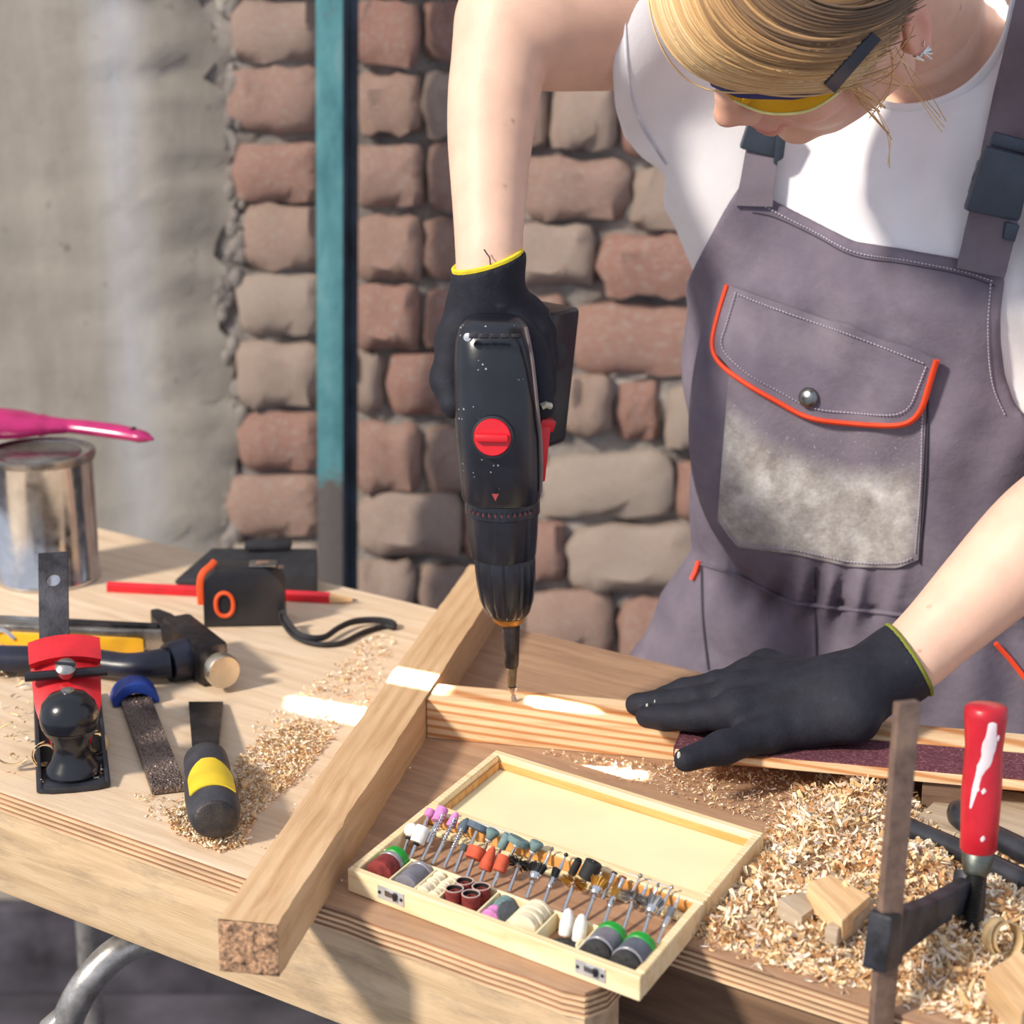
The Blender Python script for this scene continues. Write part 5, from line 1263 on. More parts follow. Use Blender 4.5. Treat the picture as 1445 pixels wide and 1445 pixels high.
# torso as a loft: px centre, distance, half width, half depth, roll
ST = [(1262, 1010, 2.00, .238, .150, -.05), (1260, 900, 1.995, .210, .143, -.08), (1262, 800, 1.985, .190, .136, -.10), (1272, 560, 1.965, .198, .140, -.14),
      (1288, 370, 1.945, .196, .143, -.18), (1300, 230, 1.94, .190, .125, -.2), (1312, 120, 1.94, .165, .095, -.2), (1325, 60, 1.94, .12, .07, -.2), (1332, 20, 1.94, .05, .045, -.2)]
SCt = np.array([P(a, b, c) for a, b, c, *_ in ST]); SA = np.array([s[3] for s in ST]); SB = np.array([s[4] for s in ST]); SR = np.array([s[5] for s in ST])
SK = nrm(SCt[-1] - SCt[0]); STt = (SCt - SCt[0]) @ SK
def torso_fn(off=0.0, fold=0.0):
    def fn(X, Y, Z):
        t = (X - SCt[0,0]) * SK[0] + (Y - SCt[0,1]) * SK[1] + (Z - SCt[0,2]) * SK[2]
        cx = np.interp(t, STt, SCt[:,0]); cy = np.interp(t, STt, SCt[:,1]); cz = np.interp(t, STt, SCt[:,2])
        a = np.interp(t, STt, SA) + off; b = np.interp(t, STt, SB) + off; rl = np.interp(t, STt, SR)
        dx, dy, dz = X - cx, Y - cy, Z - cz
        lz = rl; u = (dx * .8127 + dy * -.5827 + dz * lz) / np.sqrt(1 + lz * lz); w = dx * .5827 + dy * .8127
        pw = 2.35
        k0 = (np.abs(u / a) ** pw + np.abs(w / b) ** pw + 1e-9) ** (1 / pw)
        d = (k0 - 1) * np.minimum(a, b) * .9
        over = np.maximum(t - STt[-1], 0) + np.maximum(STt[0] - t, 0)
        d = np.where(over > 0, np.maximum(d, over), d)
        if fold: 
            s = u * 3 + w; d = d + fold * (np.sin(s * 38 + 9 * t + 2 * np.sin(t * 23 + u * 9)) * .6 + np.sin(t * 52 + s * 14 + 3 * np.sin(u * 21)) * .4)
        return d
    return fn
LO, HI = np.array([.02, 1.70, .78]), np.array([.80, 2.22, 1.60])
RSH = P(985, 15, 1.955); RHEM = P(862, 45, 1.90)
LSH = P(1565, 35, 1.83); LEL = P(1545, 690, 1.70)

# body: one continuous surface (head, neck, chest core, both arms)
g = SDF((-.14, 1.50, .80), (.76, 2.16, 1.66), .0031)
g.put(torso_fn(-.014), LO, HI, .02)
NB = P(1335, 45, 1.945)
g.chain([NB - SK * .03, NB * .5 + hp_(-.03, -.06, .0) * .5, hp_(-.035, -.02, 0)], [.060, .053, .055], .02)
# head
g.ell(hp_(-.012, .045, 0), np.array([.098, .090, .078]) * HS, HR, .01)
g.ell(hp_(.042, -.022, 0), np.array([.056, .075, .057]) * HS, HR, .02)
g.ell(hp_(.036, -.068, 0), np.array([.050, .042, .046]) * HS, HR, .02)
g.ell(hp_(.078, -.100, 0), np.array([.017, .014, .020]) * HS, HR, .016)
for s in (-1, 1):
    g.ell(hp_(.066, -.020, .042 * s), np.array([.024, .020, .018]) * HS, HR, .014)
    g.cone(hp_(.094, .034, .010 * s), hp_(.078, .036, .044 * s), .0075, .006, .012)
    g.ell(hp_(.098, .012, .031 * s), np.array([.014, .010, .016]) * HS, HR, .008, 'sub')
    g.ell(hp_(.078, .011, .031 * s), np.array([.0125, .0125, .0135]) * HS, HR, .004)
    g.ell(hp_(.106, -.020, .0125 * s), np.array([.010, .008, .0075]) * HS, HR, .006)
    g.cone(hp_(.0, -.085, .043 * s), hp_(.055, -.100, .020 * s), .014, .012, .02)
g.chain([hp_(.098, .022, 0), hp_(.108, .006, 0), hp_(.118, -.013, 0)], [.0075, .0085, .0115], .01)
for s in (-1, 1): g.ell(hp_(.109, -.0285, .0062 * s), np.array([.0045, .004, .0035]) * HS, HR, .002, 'sub')
g.ell(hp_(.0985, -.0500, 0), np.array([.0115, .0058, .021]) * HS, HR, .005)
g.ell(hp_(.0965, -.0625, 0), np.array([.0115, .0068, .0185]) * HS, HR, .005)
g.ell(hp_(.112, -.0560, 0), np.array([.010, .0012, .021]) * HS, HR, .002, 'sub')
g.ell(hp_(.098, -.076, 0), np.array([.006, .004, .014]) * HS, HR, .006, 'sub')
for s in (-1, 1):
    er = nrm(HL * s); ef = nrm(HF_ * .9 + er * .45 ); eu = HU; en = np.cross(ef, eu)
    E = np.stack([ef, eu, nrm(np.cross(ef, eu))], 1); E[:, 1] = nrm(np.cross(E[:, 2], E[:, 0]))
    c = hp_(-.012, .0, .080 * s)
    g.ell(c, np.array([.019, .031, .007]) * HS, E, .005)
    g.ell(c + HU * -.026 + HF_ * .004, np.array([.009, .011, .006]) * HS, E, .005)
    g.ell(c + er * .008 + HF_ * .002 + HU * .002, np.array([.011, .019, .006]) * HS, E, .004, 'sub')
    g.ell(c + er * .004 + HF_ * .015 + HU * -.002, np.array([.004, .007, .007]) * HS, E, .003)
# right arm
RW = P(690, 372, 1.735); RE = P(713, 38, 1.835)
g.limb([RSH + [.03, 0, 0], P(920, 20, 1.93), P(862, 28, 1.905), P(780, 38, 1.865), RE], [.062, .054, .052, .046, .040], .016)
g.limb([RE, P(700, 110, 1.812), P(692, 190, 1.79), P(690, 280, 1.762), RW, P(690, 440, 1.735)], [.037, .0368, .0335, .0285, .0250, .024], .006)
g.cone(P(688, 10, 1.845), P(690, 60, 1.83), .017, .02, .02)
# left arm
LW = P(1283, 930, 1.640)
g.limb([LSH, P(1575, 300, 1.78), P(1570, 540, 1.73), LEL], [.060, .050, .046, .042], .016)
g.limb([LEL, P(1470, 752, 1.68), P(1390, 828, 1.665), P(1320, 896, 1.65), LW, P(1245, 955, 1.635)], [.041, .0425, .036, .0290, .0265, .0250], .006)
BODY = g
skin = vcol('skin', .5, .35, .06, .12, 260, **{'Subsurface Weight': .12, 'Subsurface Scale': .012})
skin.node_tree.nodes['Principled BSDF'].inputs['Subsurface Radius'].default_value = (1.0, .35, .2)
def skincol(v):
    c = np.tile(np.array(lin((236, 196, 174))[:3]), (len(v), 1))
    q = (v - HC) @ HR / HS; f, u, l = q.T
    def mixc(w, rgb):
        w = np.clip(w, 0, 1)[:, None]; c[:] = c * (1 - w) + np.array(lin(rgb)[:3]) * w
    hd_ = (np.abs(f) < .14) & (np.abs(u) < .16) & (np.abs(l) < .1)
    mixc(np.where(hd_, .55, 0), (226, 174, 148))
    lip = np.exp(-(((u + .0560) / .010) ** 4 + (l / .020) ** 4)) * (f > .088) * hd_; mixc(lip * .8, (196, 108, 104))
    nose = np.exp(-(((f - .115) / .02) ** 2 + ((u + .014) / .02) ** 2 + (l / .02) ** 2)) * hd_; mixc(nose * .35, (222, 140, 116))
    chk_ = np.exp(-(((f - .07) / .03) ** 2 + ((u + .03) / .022) ** 2 + ((np.abs(l) - .045) / .02) ** 2)) * hd_; mixc(chk_ * .35, (222, 138, 120))
    ear = (np.abs(l) > .070) * (np.abs(f + .01) < .03) * (np.abs(u) < .05) * hd_; mixc(ear * .5, (206, 120, 100))
    for (x, y, r) in ((712, 174, .0012), (724, 172, .0009), (700, 188, .0007), (712, 264, .0013), (1311, 856, .0014), (1300, 918, .001), (1356, 9, .0016)):
        p = BODY.march([[x, y]])[0]; mixc(np.exp(-((((v - p) ** 2).sum(1)) / r ** 2)) * 1.0, (120, 78, 60))
    return c
body = sdf_obj('body', g, skin, per, 2, skincol)

# T-shirt
gs = SDF((.02, 1.68, .92), (.80, 2.22, 1.60), .0042)
gs.put(torso_fn(.003, .0034), LO, HI, .01)
gs.chain([P(1050, 30, 1.965), P(960, 40, 1.945), P(873, 55, 1.905)], [.085, .074, .067], .02)
gs.chain([P(925, 118, 1.935), P(1055, 250, 1.955), P(1130, 370, 1.965)], [.055, .072, .085], .03)
SH0 = gs.val.copy()
gs.chain([P(1500, 60, 1.86), LSH, P(1572, 300, 1.78), P(1568, 430, 1.755)], [.080, .078, .072, .070], .02)
gs.chain([P(1130, 40, 1.955), P(1335, 40, 1.965), P(1520, 40, 1.87)], [.06, .055, .065], .03)
# sleeve openings
g2 = gs
for a, b in ((P(873, 55, 1.905), P(962, 40, 1.94)),):
    d = nrm(b - a)
    def cut(X, Y, Z, a=a, d=d): return -((X - a[0]) * d[0] + (Y - a[1]) * d[1] + (Z - a[2]) * d[2] + .002)
    pass
NECKPX = [(1185, -160), (1196, 60), (1215, 120), (1250, 147), (1308, 146), (1368, 118), (1412, 64), (1428, 10), (1438, -60), (1440, -160)]
sl, X, Y, Z = gs.block(gs.lo, gs.lo + gs.h * (gs.n - 1))
zc = Y * CP - (Z - CAM_Z) * SP; up = Y * SP + (Z - CAM_Z) * CP
PX, PY = HALF + F_PX * X / zc, HALF - F_PX * up / zc
nd = poly_dist(PX, PY, NECKPX) * zc / F_PX
gs.val = np.maximum(gs.val, np.where(Y < 1.985, -nd, -.05)).astype(np.float32)
HEM = [(600, -400), (852, -400), (856, -60), (859, 0), (864, 100), (868, 150), (880, 192), (905, 222), (940, 246), (935, 300), (600, 400)]
gs.val = np.maximum(gs.val, -poly_dist(PX, PY, HEM) * zc / F_PX).astype(np.float32)
SHIRT = gs
shirt_m = plain('white_cotton', (236, 235, 240), .85, var=.02, vs=14, bump=.25, bs=420, spec=.2)
shirt = sdf_obj('t_shirt', gs, shirt_m, per, 3)
shs = SDF((.02, 1.68, .92), (.80, 2.22, 1.60), .006); shs.put(torso_fn(.003), LO, HI, .01)
col_pts = [p for p in NECKPX if -70 < p[1]]
cp = SHIRT.march(smooth_path([(x + (0 if x < 1300 else 2), y + 3) for x, y in col_pts], 6), .0015)
for _ in range(6): cp[1:-1] = (cp[:-2] + cp[1:-1] * 2 + cp[2:]) / 4
mb = MB(); mb.tube(cp, .0045, 8, .6); build('collar', mb, shirt_m, shirt)
# sleeve hem stitching
hm = SHIRT.march(smooth_path([(880, -40), (882, 30), (886, 100), (902, 170), (940, 232)], 8), .0006)
for _ in range(6): hm[1:-1] = (hm[:-2] + hm[1:-1] * 2 + hm[2:]) / 4
mb = MB(); mb.tube(hm, .0012, 6); build('hem_seam', mb, plain('seam_grey', (206, 208, 220), .9), shirt)

# overalls
GREYF = (118, 110, 124)
ov_m = NT('grey_twill'); ov_m.set(.9, 0, .15); _v = ov_m.coords()
_c = ov_m.ramp(ov_m.noise(_v, 16, 6, .6), [(.3, (104, 97, 112)), (.7, (126, 118, 132))])
_n2 = ov_m.noise(_v, 8, 6, .65); _c = ov_m.mix(ov_m.math('MULTIPLY', ov_m.math('SUBTRACT', _n2, .56, True), 2.0, True), _c, (146, 138, 146))
ov_m.col(_c); _tw = ov_m.n('ShaderNodeTexWave'); _tw.inputs['Scale'].default_value = 330; ov_m.l(ov_m.coords((1, .3, 1)), _tw.inputs['Vector'])
_b = ov_m.bump(ov_m.noise(_v, 22, 5, .6), .5, .006); ov_m.bump(ov_m.math('ADD', _tw.outputs['Fac'], ov_m.noise(_v, 300, 3)), .22, .0008, _b)
BIB = [(880, 560), (960, 420), (982, 372), (998, 342), (1020, 300), (1046, 258), (1092, 283), (1150, 312), (1205, 340), (1280, 352), (1358, 366), (1418, 383), (1417, 400), (1412, 440), (1412, 480), (1418, 530), (1432, 570), (1460, 600), (1640, 640), (1800, 700), (1800, 1400), (800, 1400), (800, 600)]
go = SDF((.02, 1.68, .70), (.86, 2.28, 1.36), .0042)
go.put(torso_fn(.011, .0042), LO - [0, 0, .2], HI, .01)
go.chain([P(1138, 385, 1.962), P(1140, 520, 1.975)], [.085, .083], .03)
go.chain([P(1010, 880, 2.02), P(985, 1010, 2.02), P(975, 1200, 2.04)], [.06, .085, .10], .03)
go.ell(P(1140, 600, 1.90), (.11, .06, .16), None, .04)
# gathers below the pocket
def gath(X, Y, Z):
    zc = Y * CP - (Z - CAM_Z) * SP; up = Y * SP + (Z - CAM_Z) * CP
    PX, PY = HALF + F_PX * X / zc, HALF - F_PX * up / zc
    w = np.exp(-(((PY - 840) / 42) ** 2 + ((PX - 1195) / 130) ** 2)); w2 = np.exp(-(((PY - 880) / 110) ** 2 + ((PX - 1050) / 60) ** 2))
    return w * .0085 * np.sin((PX + .22 * PY) / 7.5 + .7 * np.sin(PX / 31)) + w2 * .008 * np.sin((PX * .9 - .55 * PY) / 26)
sl, X, Y, Z = go.block(go.lo, go.lo + go.h * (go.n - 1))
zc = Y * CP - (Z - CAM_Z) * SP; up = Y * SP + (Z - CAM_Z) * CP
PX, PY = HALF + F_PX * X / zc, HALF - F_PX * up / zc
go.val = go.val + gath(X, Y, Z).astype(np.float32)
_sh = SDF(gs.lo, gs.lo + gs.h, gs.h); _sh.val = SH0; _sh.n = np.array(SH0.shape)
_pts = np.stack(np.broadcast_arrays(X, Y, Z), 3).astype(np.float32)
_inb = ((_pts > _sh.lo) & (_pts < _sh.lo + _sh.h * (_sh.n - 1))).all(3)
go.val = np.minimum(go.val, np.where(_inb, _sh.sample(_pts) - .0075, .05)).astype(np.float32)
FULL = SDF(go.lo, go.lo + go.h * (go.n - 1), go.h); FULL.val = go.val.copy(); FULL.n = go.n
bd = poly_dist(PX, PY, BIB) * zc / F_PX
go.val = np.maximum(go.val, np.where((Y < 2.02) | (PY > 620), bd, np.where(PY > 560, -.05, .05))).astype(np.float32)
# keep the shell from filling the armholes
legs = go
ovr = sdf_obj('overalls', go, ov_m.m, per, 3)
OV = FULL
# trouser legs and boots down to the floor (behind the bench)
gl_ = SDF((.08, 1.72, -.01), (.72, 2.3, .90), .009)
TR, TL_ = SCt[0] + np.array([-.085, .07, -.03]), SCt[0] + np.array([.095, -.05, -.03])
for c, fx in ((TR, -.02), (TL_, .03)):
    k = np.array([c[0] + fx, c[1] + .03, .46]); ft_ = np.array([c[0] + fx, c[1] + .06, .06])
    gl_.chain([c, k, ft_], [.118, .088, .075], .02)
tro = sdf_obj('trouser_legs', gl_, ov_m.m, ovr, 2)
boot_m = plain('dark_boot_leather', (52, 44, 42), .6)
for c, fx in ((TR, -.02), (TL_, .03)):
    gb = SDF((c[0] + fx - .16, c[1] - .30, -.005), (c[0] + fx + .12, c[1] + .2, .2), .007); an = np.array([c[0] + fx, c[1] + .07, .05]); toe = an + np.array([-.095, -.135, -.012])
    gb.chain([an + [0, .02, -.005], an, toe], [.040, .046, .038], .02); gb.cone(an + [0, 0, .02], an + [0, 0, .10], .048, .05, .02)
    def flo_(X, Y, Z): return .003 - Z
    gb.val = np.maximum(gb.val, (.003 - gb.coords()[2])).astype(np.float32); sdf_obj('boot', gb, boot_m, per, 2)

def on_ov(px, off): return OV.march(px, off)
def smooth_grid(G, n):
    for _ in range(n):
        H_ = G.copy(); H_[1:-1, 1:-1] = (G[1:-1, 1:-1] * 2 + G[:-2, 1:-1] + G[2:, 1:-1] + G[1:-1, :-2] + G[1:-1, 2:]) / 6
        H_[0, 1:-1] = (G[0, :-2] + 2 * G[0, 1:-1] + G[0, 2:]) / 4; H_[-1, 1:-1] = (G[-1, :-2] + 2 * G[-1, 1:-1] + G[-1, 2:]) / 4
        G = H_
    return G
# chest pocket with its dusty stain
pk = NT('dusty_pocket_twill'); pk.set(.92, 0, .15)
_v = pk.coords(); _uv = pk.n('ShaderNodeVertexColor', layer_name='Col')
_sx = pk.n('ShaderNodeSeparateColor'); pk.l(_uv.outputs['Color'], _sx.inputs[0])
_c = pk.ramp(pk.noise(_v, 16, 6, .6), [(.3, (108, 101, 114)), (.7, (128, 120, 132))])
_st = pk.math('MULTIPLY', _sx.outputs[0], pk.math('ADD', .25, pk.math('MULTIPLY', pk.noise(_v, 26, 6, .7), 1.7)))
_dust = pk.ramp(pk.noise(_v, 34, 7, .7), [(.3, (134, 128, 126)), (.5, (170, 166, 164)), (.72, (212, 210, 210))])
_c = pk.mix(pk.math('MULTIPLY', _st, 1.15, True), _c, _dust)
_sp = pk.math('MULTIPLY', pk.math('GREATER_THAN', pk.noise(_v, 520, 2), .69), _sx.outputs[1]); _c = pk.mix(pk.math('MULTIPLY', _sp, .5), _c, (216, 212, 208))
pk.col(_c); pk.bump(pk.math('ADD', pk.noise(_v, 28, 5), pk.math('MULTIPLY', pk.noise(_v, 300, 3), .3)), .5, .004)
Gp = coons([(1030, 505), (1100, 560), (1200, 590), (1308, 560)], [(1012, 735), (1040, 772), (1120, 782), (1200, 800), (1265, 802), (1296, 790)], 44, 40)
Wg = on_ov(Gp, .003); Wg = smooth_grid(Wg, 4)
mb = MB(); mb.sheet(Wg, .003)
U_, V_ = np.meshgrid(np.linspace(0, 1, 44), np.linspace(0, 1, 40), indexing='ij')
stn = np.clip((V_ - .22 - .14 * U_) / .22, 0, 1) * np.clip((1.04 - V_) / .12, 0, 1) * np.clip((1.02 - U_) / .14, 0, 1) * np.clip((U_ + .06) / .08, 0, 1)
spk_ = np.clip((V_ - .08) / .2, 0, 1) * np.ones_like(U_)
colr = np.stack([stn, spk_, np.zeros_like(stn)], 2).reshape(-1, 3)
def build_c(name, mb, m, parent, cols): return build(name, mb, m, parent, angle=60, cols=np.vstack([cols, cols]), merge=False)
pocket = build_c('chest_pocket', mb, pk.m, ovr, colr); pocket['label'] = 'chest pocket stained with pale dust'
# stitched rims of the pocket
def stitch(line, off, parent, m, r=.0007, dash=.0032, name='stitching', lines=1):
    pts = on_ov(resample(smooth_path(line, 8), 160), off)
    for _ in range(8): pts[1:-1] = (pts[:-2] + pts[1:-1] * 2 + pts[2:]) / 4
    s = np.r_[0, np.cumsum(np.linalg.norm(np.diff(pts, axis=0), axis=1))]; mb = MB(); n = int(s[-1] / dash)
    for k in range(n):
        u = np.array([k * dash, k * dash + dash * .62]); q = np.stack([np.interp(u, s, pts[:, i]) for i in range(3)], 1); mb.tube(q, r, 4)
    o = build(name, mb, m, parent, angle=60, merge=False); o['kind'] = 'stuff'; return o
ST_L = plain('pale_thread', (170, 164, 178), .9, bump=0); ST_D = plain('dark_thread', (70, 66, 78), .9, bump=0)
stitch([(1016, 735), (1042, 766), (1120, 776), (1200, 793), (1264, 795), (1290, 786)], .0042, pocket, ST_L)
stitch([(1302, 560), (1299, 680), (1291, 786)], .0042, pocket, ST_L)
# seam lines
def seamline(line, off, parent, m, r=.0013, name='seam'):
    pts = on_ov(resample(smooth_path(line, 8), 80), off)
    for _ in range(6): pts[1:-1] = (pts[:-2] + pts[1:-1] * 2 + pts[2:]) / 4
    mb = MB(); mb.tube(pts, r, 6, .6); return build(name, mb, m, parent)
SEAM = plain('dark_seam_thread', (66, 61, 74), .9, bump=0)  # dark thread for the seam lines and the loose cuff thread
seamline([(1310, 560), (1306, 680), (1297, 795)], .0015, ovr, SEAM)
seamline([(1150, 800), (1151, 860), (1153, 930)], .0008, ovr, SEAM)
seamline([(990, 800), (992, 870), (1000, 945)], .0008, ovr, SEAM)
seamline([(990, 796), (1040, 812), (1110, 846), (1160, 855), (1260, 866), (1300, 872)], .0008, ovr, ov_m.m, .0022, 'waist_seam')
stitch([(1066, 284), (1095, 300), (1150, 328), (1205, 356), (1280, 368), (1358, 383), (1404, 398)], .0012, ovr, ST_L)
stitch([(1398, 400), (1394, 470), (1400, 540), (1420, 590)], .0012, ovr, ST_L)
seamline([(1062, 300), (1092, 306), (1150, 333), (1204, 361), (1280, 373), (1358, 388), (1404, 404)], .0004, ovr, SEAM, .0008)
# flap with piping and snap
FT = [(1026, 402), (1100, 428), (1200, 463), (1322, 508)]; FB = [(1004, 492), (1040, 530), (1090, 562), (1140, 590), (1200, 597), (1262, 600), (1292, 590), (1306, 566)]
Gf = coons(FT, FB, 40, 22); Wf = smooth_grid(on_ov(Gf, .0085), 5)
mb = MB(); mb.sheet(Wf, .0035); flap = build('pocket_flap', mb, ov_m.m, ovr, angle=60)
pip = [(1026, 402), (1014, 440), (1004, 486), (1014, 512), (1050, 540), (1095, 566), (1142, 590), (1200, 598), (1262, 601), (1288, 594), (1302, 574), (1312, 540), (1322, 508)]
pp = on_ov(resample(smooth_path(pip, 8), 130), .0085)
for _ in range(10): pp[1:-1] = (pp[:-2] + pp[1:-1] * 2 + pp[2:]) / 4
mb = MB(); mb.tube(pp, .0030, 8, .7); o = build('piping', mb, plain('orange_piping', (242, 72, 30), .6, var=.05, bump=.1), flap); o['label'] = 'bright orange piping'
stitch([(1038, 412), (1024, 460), (1018, 490), (1052, 526), (1098, 552), (1146, 576), (1204, 583), (1258, 586), (1282, 576), (1294, 550), (1308, 514)], .0096, flap, ST_L)
stitch([(1036, 414), (1105, 440), (1205, 475), (1306, 514)], .0096, flap, ST_L)
sq_ = on_ov(np.array([[1141, 561]]), .0095)[0]; cn = nrm(np.array([-.45, -.85, .25]))
mb = MB(); mb.lathe([(.0088, -.002), (.0092, .0005), (.0078, .0028), (.0045, .0042), (.0003, .0047)], frame(sq_, cn), 28); build('snap_button', mb, metal('gunmetal_snap', (150, 152, 152), .3, .1, .2), flap, angle=60)
# straps
STRAP = plain('strap_twill', (118, 110, 122), .9, var=.06, vs=20, bump=.3, bs=300)
def strap(L_, R_, name, off=.006, th=.003, parent=ovr, m=STRAP, nu=24, nv=8, src=None):
    G = coons(L_, R_, nu, nv); W = (src or SHIRT).march(G, off); W = smooth_grid(W, 8); mb = MB(); mb.sheet(W, th); return build(name, mb, m, parent, angle=60)
s1 = strap([(1036, 290), (1044, 258), (1052, 215), (1060, 190)], [(1090, 292), (1092, 262), (1098, 225), (1100, 200)], 'strap', .012)
s2 = strap([(1350, 378), (1360, 330), (1368, 296)], [(1416, 392), (1428, 345), (1434, 312)], 'strap', .012)
s3 = strap([(1384, 215), (1402, 130), (1424, 40), (1440, -30), (1450, -110)], [(1448, 230), (1462, 140), (1485, 50), (1500, -30), (1510, -110)], 'strap', .008)
s4 = strap([(1062, 180), (1076, 130), (1096, 60), (1112, -20), (1125, -80)], [(1104, 188), (1118, 140), (1138, 65), (1154, -15), (1165, -75)], 'strap', .006)
bk = plain('dark_blue_grey_plastic', (50, 60, 74), .4, var=.1, vs=30, bump=.05, spec=.5)
def buckle(quad, off, th, bev, m=bk):
    G = coons([quad[0], quad[3]], [quad[1], quad[2]], 2, 2); c_ = np.mean(quad, 0); cz = SHIRT.march(np.array([c_]), 0)[0]
    pts = [P(x, y, cz[1] - off) for x, y in quad]
    n = nrm(np.cross(pts[1] - pts[0], pts[3] - pts[0])); 
    if n @ (np.array([0, 0, CAM_Z]) - pts[0]) < 0: n = -n
    mb = MB(); mb.add([p for p in pts] + [p - n * th for p in pts], [(0,1,2,3),(7,6,5,4),(0,4,5,1),(1,5,6,2),(2,6,7,3),(3,7,4,0)]); return mb, n, pts
mb, n_, _p = buckle([(1058, 168), (1112, 178), (1104, 226), (1044, 210)], .022, .012, .002); build('buckle', mb, bk, s1, bevel=.003)
mb, n_, _p = buckle([(1096, 184), (1112, 180), (1106, 224), (1092, 232)], .024, .016, .002); build('buckle_side', mb, bk, s1, bevel=.002)
mb, n_, _p = buckle([(1392, 206), (1462, 224), (1440, 314), (1362, 298)], .030, .014, .002); b2 = build('buckle', mb, bk, s2, bevel=.004)
mb, n_, _p = buckle([(1404, 186), (1470, 204), (1462, 222), (1396, 206)], .030, .012, .002); build('buckle_loop', mb, bk, s2, bevel=.003)
mb, n_, _p = buckle([(1380, 226), (1392, 228), (1378, 276), (1366, 272)], .033, .004, .001); build('buckle_wear', mb, plain('scuffed_plastic', (120, 132, 144), .6, var=.3, vs=120), b2, bevel=.001)
mb, n_, _p = buckle([(1420, 314), (1440, 318), (1432, 342), (1416, 338)], .026, .008, .001); build('strap_tail', mb, bk, s2, bevel=.001)
# small orange trim at the hip
mb = MB(); q = OV.march([[986, 792], [982, 806], [976, 818]], .002); mb.tube(q, .003, 6); build('piping', mb, bpy.data.materials['orange_piping'], ovr)
mb = MB(); q = OV.march(resample([(1405, 908), (1425, 930), (1450, 962), (1480, 990)], 12), .003); mb.tube(q, .0025, 6); build('piping', mb, bpy.data.materials['orange_piping'], ovr)

# gloves
gl_m = NT('black_knit_glove'); gl_m.set(.75, 0, .35); _v = gl_m.coords()
gl_m.col(gl_m.ramp(gl_m.noise(_v, 60, 6, .65), [(.3, (22, 23, 33)), (.65, (34, 36, 48)), (.85, (70, 72, 86))]))
_b = gl_m.bump(gl_m.noise(_v, 40, 4), .3, .004); gl_m.bump(gl_m.noise(_v, 420, 3), .35, .001, _b)
# left hand, palm down on the board
g = SDF((.06, 1.48, TZ - .005), (.42, 1.80, TZ + .16), .0026)
def fing(pts, rad, k=.004): g.chain(pts, rad, k)
KN = [T(1040, 1004, .062), T(1050, 975, .068), T(1062, 955, .068), T(1080, 943, .062)]
fing([KN[0], T(985, 1012, .054), T(940, 1013, .048), T(913, 1011, .0455)], [.0135, .0118, .0108, .0098])
fing([KN[1], T(985, 988, .060), T(930, 992, .050), T(898, 994, .0455)], [.0135, .0118, .0108, .0098])
fing([KN[2], T(1010, 966, .064), T(965, 974, .052), T(935, 984, .046)], [.0130, .0112, .0102, .0092])
fing([KN[3], T(1045, 953, .060), T(1010, 961, .050), T(985, 968, .046)], [.0115, .0100, .0090, .0082])
WR = P(1262, 944, 1.635)
PAL = T(1150, 985, .066)
for k_ in KN: g.cone(k_, T(1195, 982, .070), .0155, .022, .014)
g.chain([T(1110, 985, .062), T(1190, 982, .070), WR], [.024, .027, .030], .02)
g.chain([WR - nrm(LW - WR) * .0, P(1285, 928, 1.640)], [.0315, .0330], .012)
g.chain([T(1205, 1012, .062), T(1140, 1022, .054), T(1085, 1036, .050), T(1020, 1055, .048), T(968, 1072, .0465)], [.022, .0175, .0145, .0122, .0100], .010)
def slot(a, b, r): g.cone(a, b, r, r, .003, 'sub')
cd = nrm(LW - WR)
sl, X, Y, Z = g.block(g.lo, g.lo + g.h * (g.n - 1))
ca = P(1284, 930, 1.640)
cn_ = nrm(P(1300, 918, 1.64) - P(1258, 944, 1.635)); 
g.val = np.maximum(g.val, ((X - ca[0]) * cn_[0] + (Y - ca[1]) * cn_[1] + (Z - ca[2]) * cn_[2])).astype(np.float32)
GLV = g
glove = sdf_obj('glove', g, gl_m.m, per, 2); glove['label'] = 'left glove flat on the board'
ring = []; x_, y_ = frame(ca, cn_)[:3, 0], frame(ca, cn_)[:3, 1]
for k in range(28): a = 2 * math.pi * k / 28; ring.append(ca - cn_ * .001 + .0332 * (math.cos(a) * x_ + math.sin(a) * y_))
mb = MB(); mb.tube(ring, .0021, 6, closed=True); build('cuff_trim', mb, plain('olive_trim', (120, 126, 40), .8), glove)
mb = MB()
for (x, y, s_) in ((958, 1066, .0024), (913, 996, .0016), (924, 990, .0012)):
    q = GLV.march([[x, y]], .0002)[0]; mb.ell(q, (s_ * .6, s_ * .4, s_ * 1.4), None, 8, 6)
build('pale_patch', mb, plain('pale_glove_spot', (196, 196, 190), .6), glove)  # small pale spots on the thumb and fingertips
# right hand round the grip
g = SDF((-.09, 1.60, 1.06), (.10, 1.84, 1.32), .0026)
g.chain([P(689, 366, 1.735), P(688, 400, 1.735), P(692, 436, 1.738), P(700, 470, 1.745)], [.0315, .0275, .0285, .033], .012)
g.ell(P(690, 470, 1.742), (.032, .028, .034), None, .014)
g.chain([P(665, 436, 1.735), P(645, 480, 1.728), P(632, 535, 1.716), P(640, 572, 1.700)], [.021, .0165, .0135, .0115], .010)
for k_, (y0, y1, r) in enumerate(((470, 575, .0112), (455, 548, .0115), (445, 520, .0112), (438, 498, .0102))):
    dpt = YD + .022 + .021 * k_
    g.chain([P(726 + 4 * k_, y0 - 6, dpt + .01), P(750 + 5 * k_, y0 + 22, dpt), P(760 + 4 * k_, (y0 + y1) / 2 + 18, dpt - .012), P(766 + 2 * k_, y1, dpt - .018)], [r + .0035, r + .001, r, r - .001], .005)
g.chain([P(712, 445, 1.742), P(735, 452, 1.748), P(755, 462, 1.755)], [.026, .021, .017], .01)
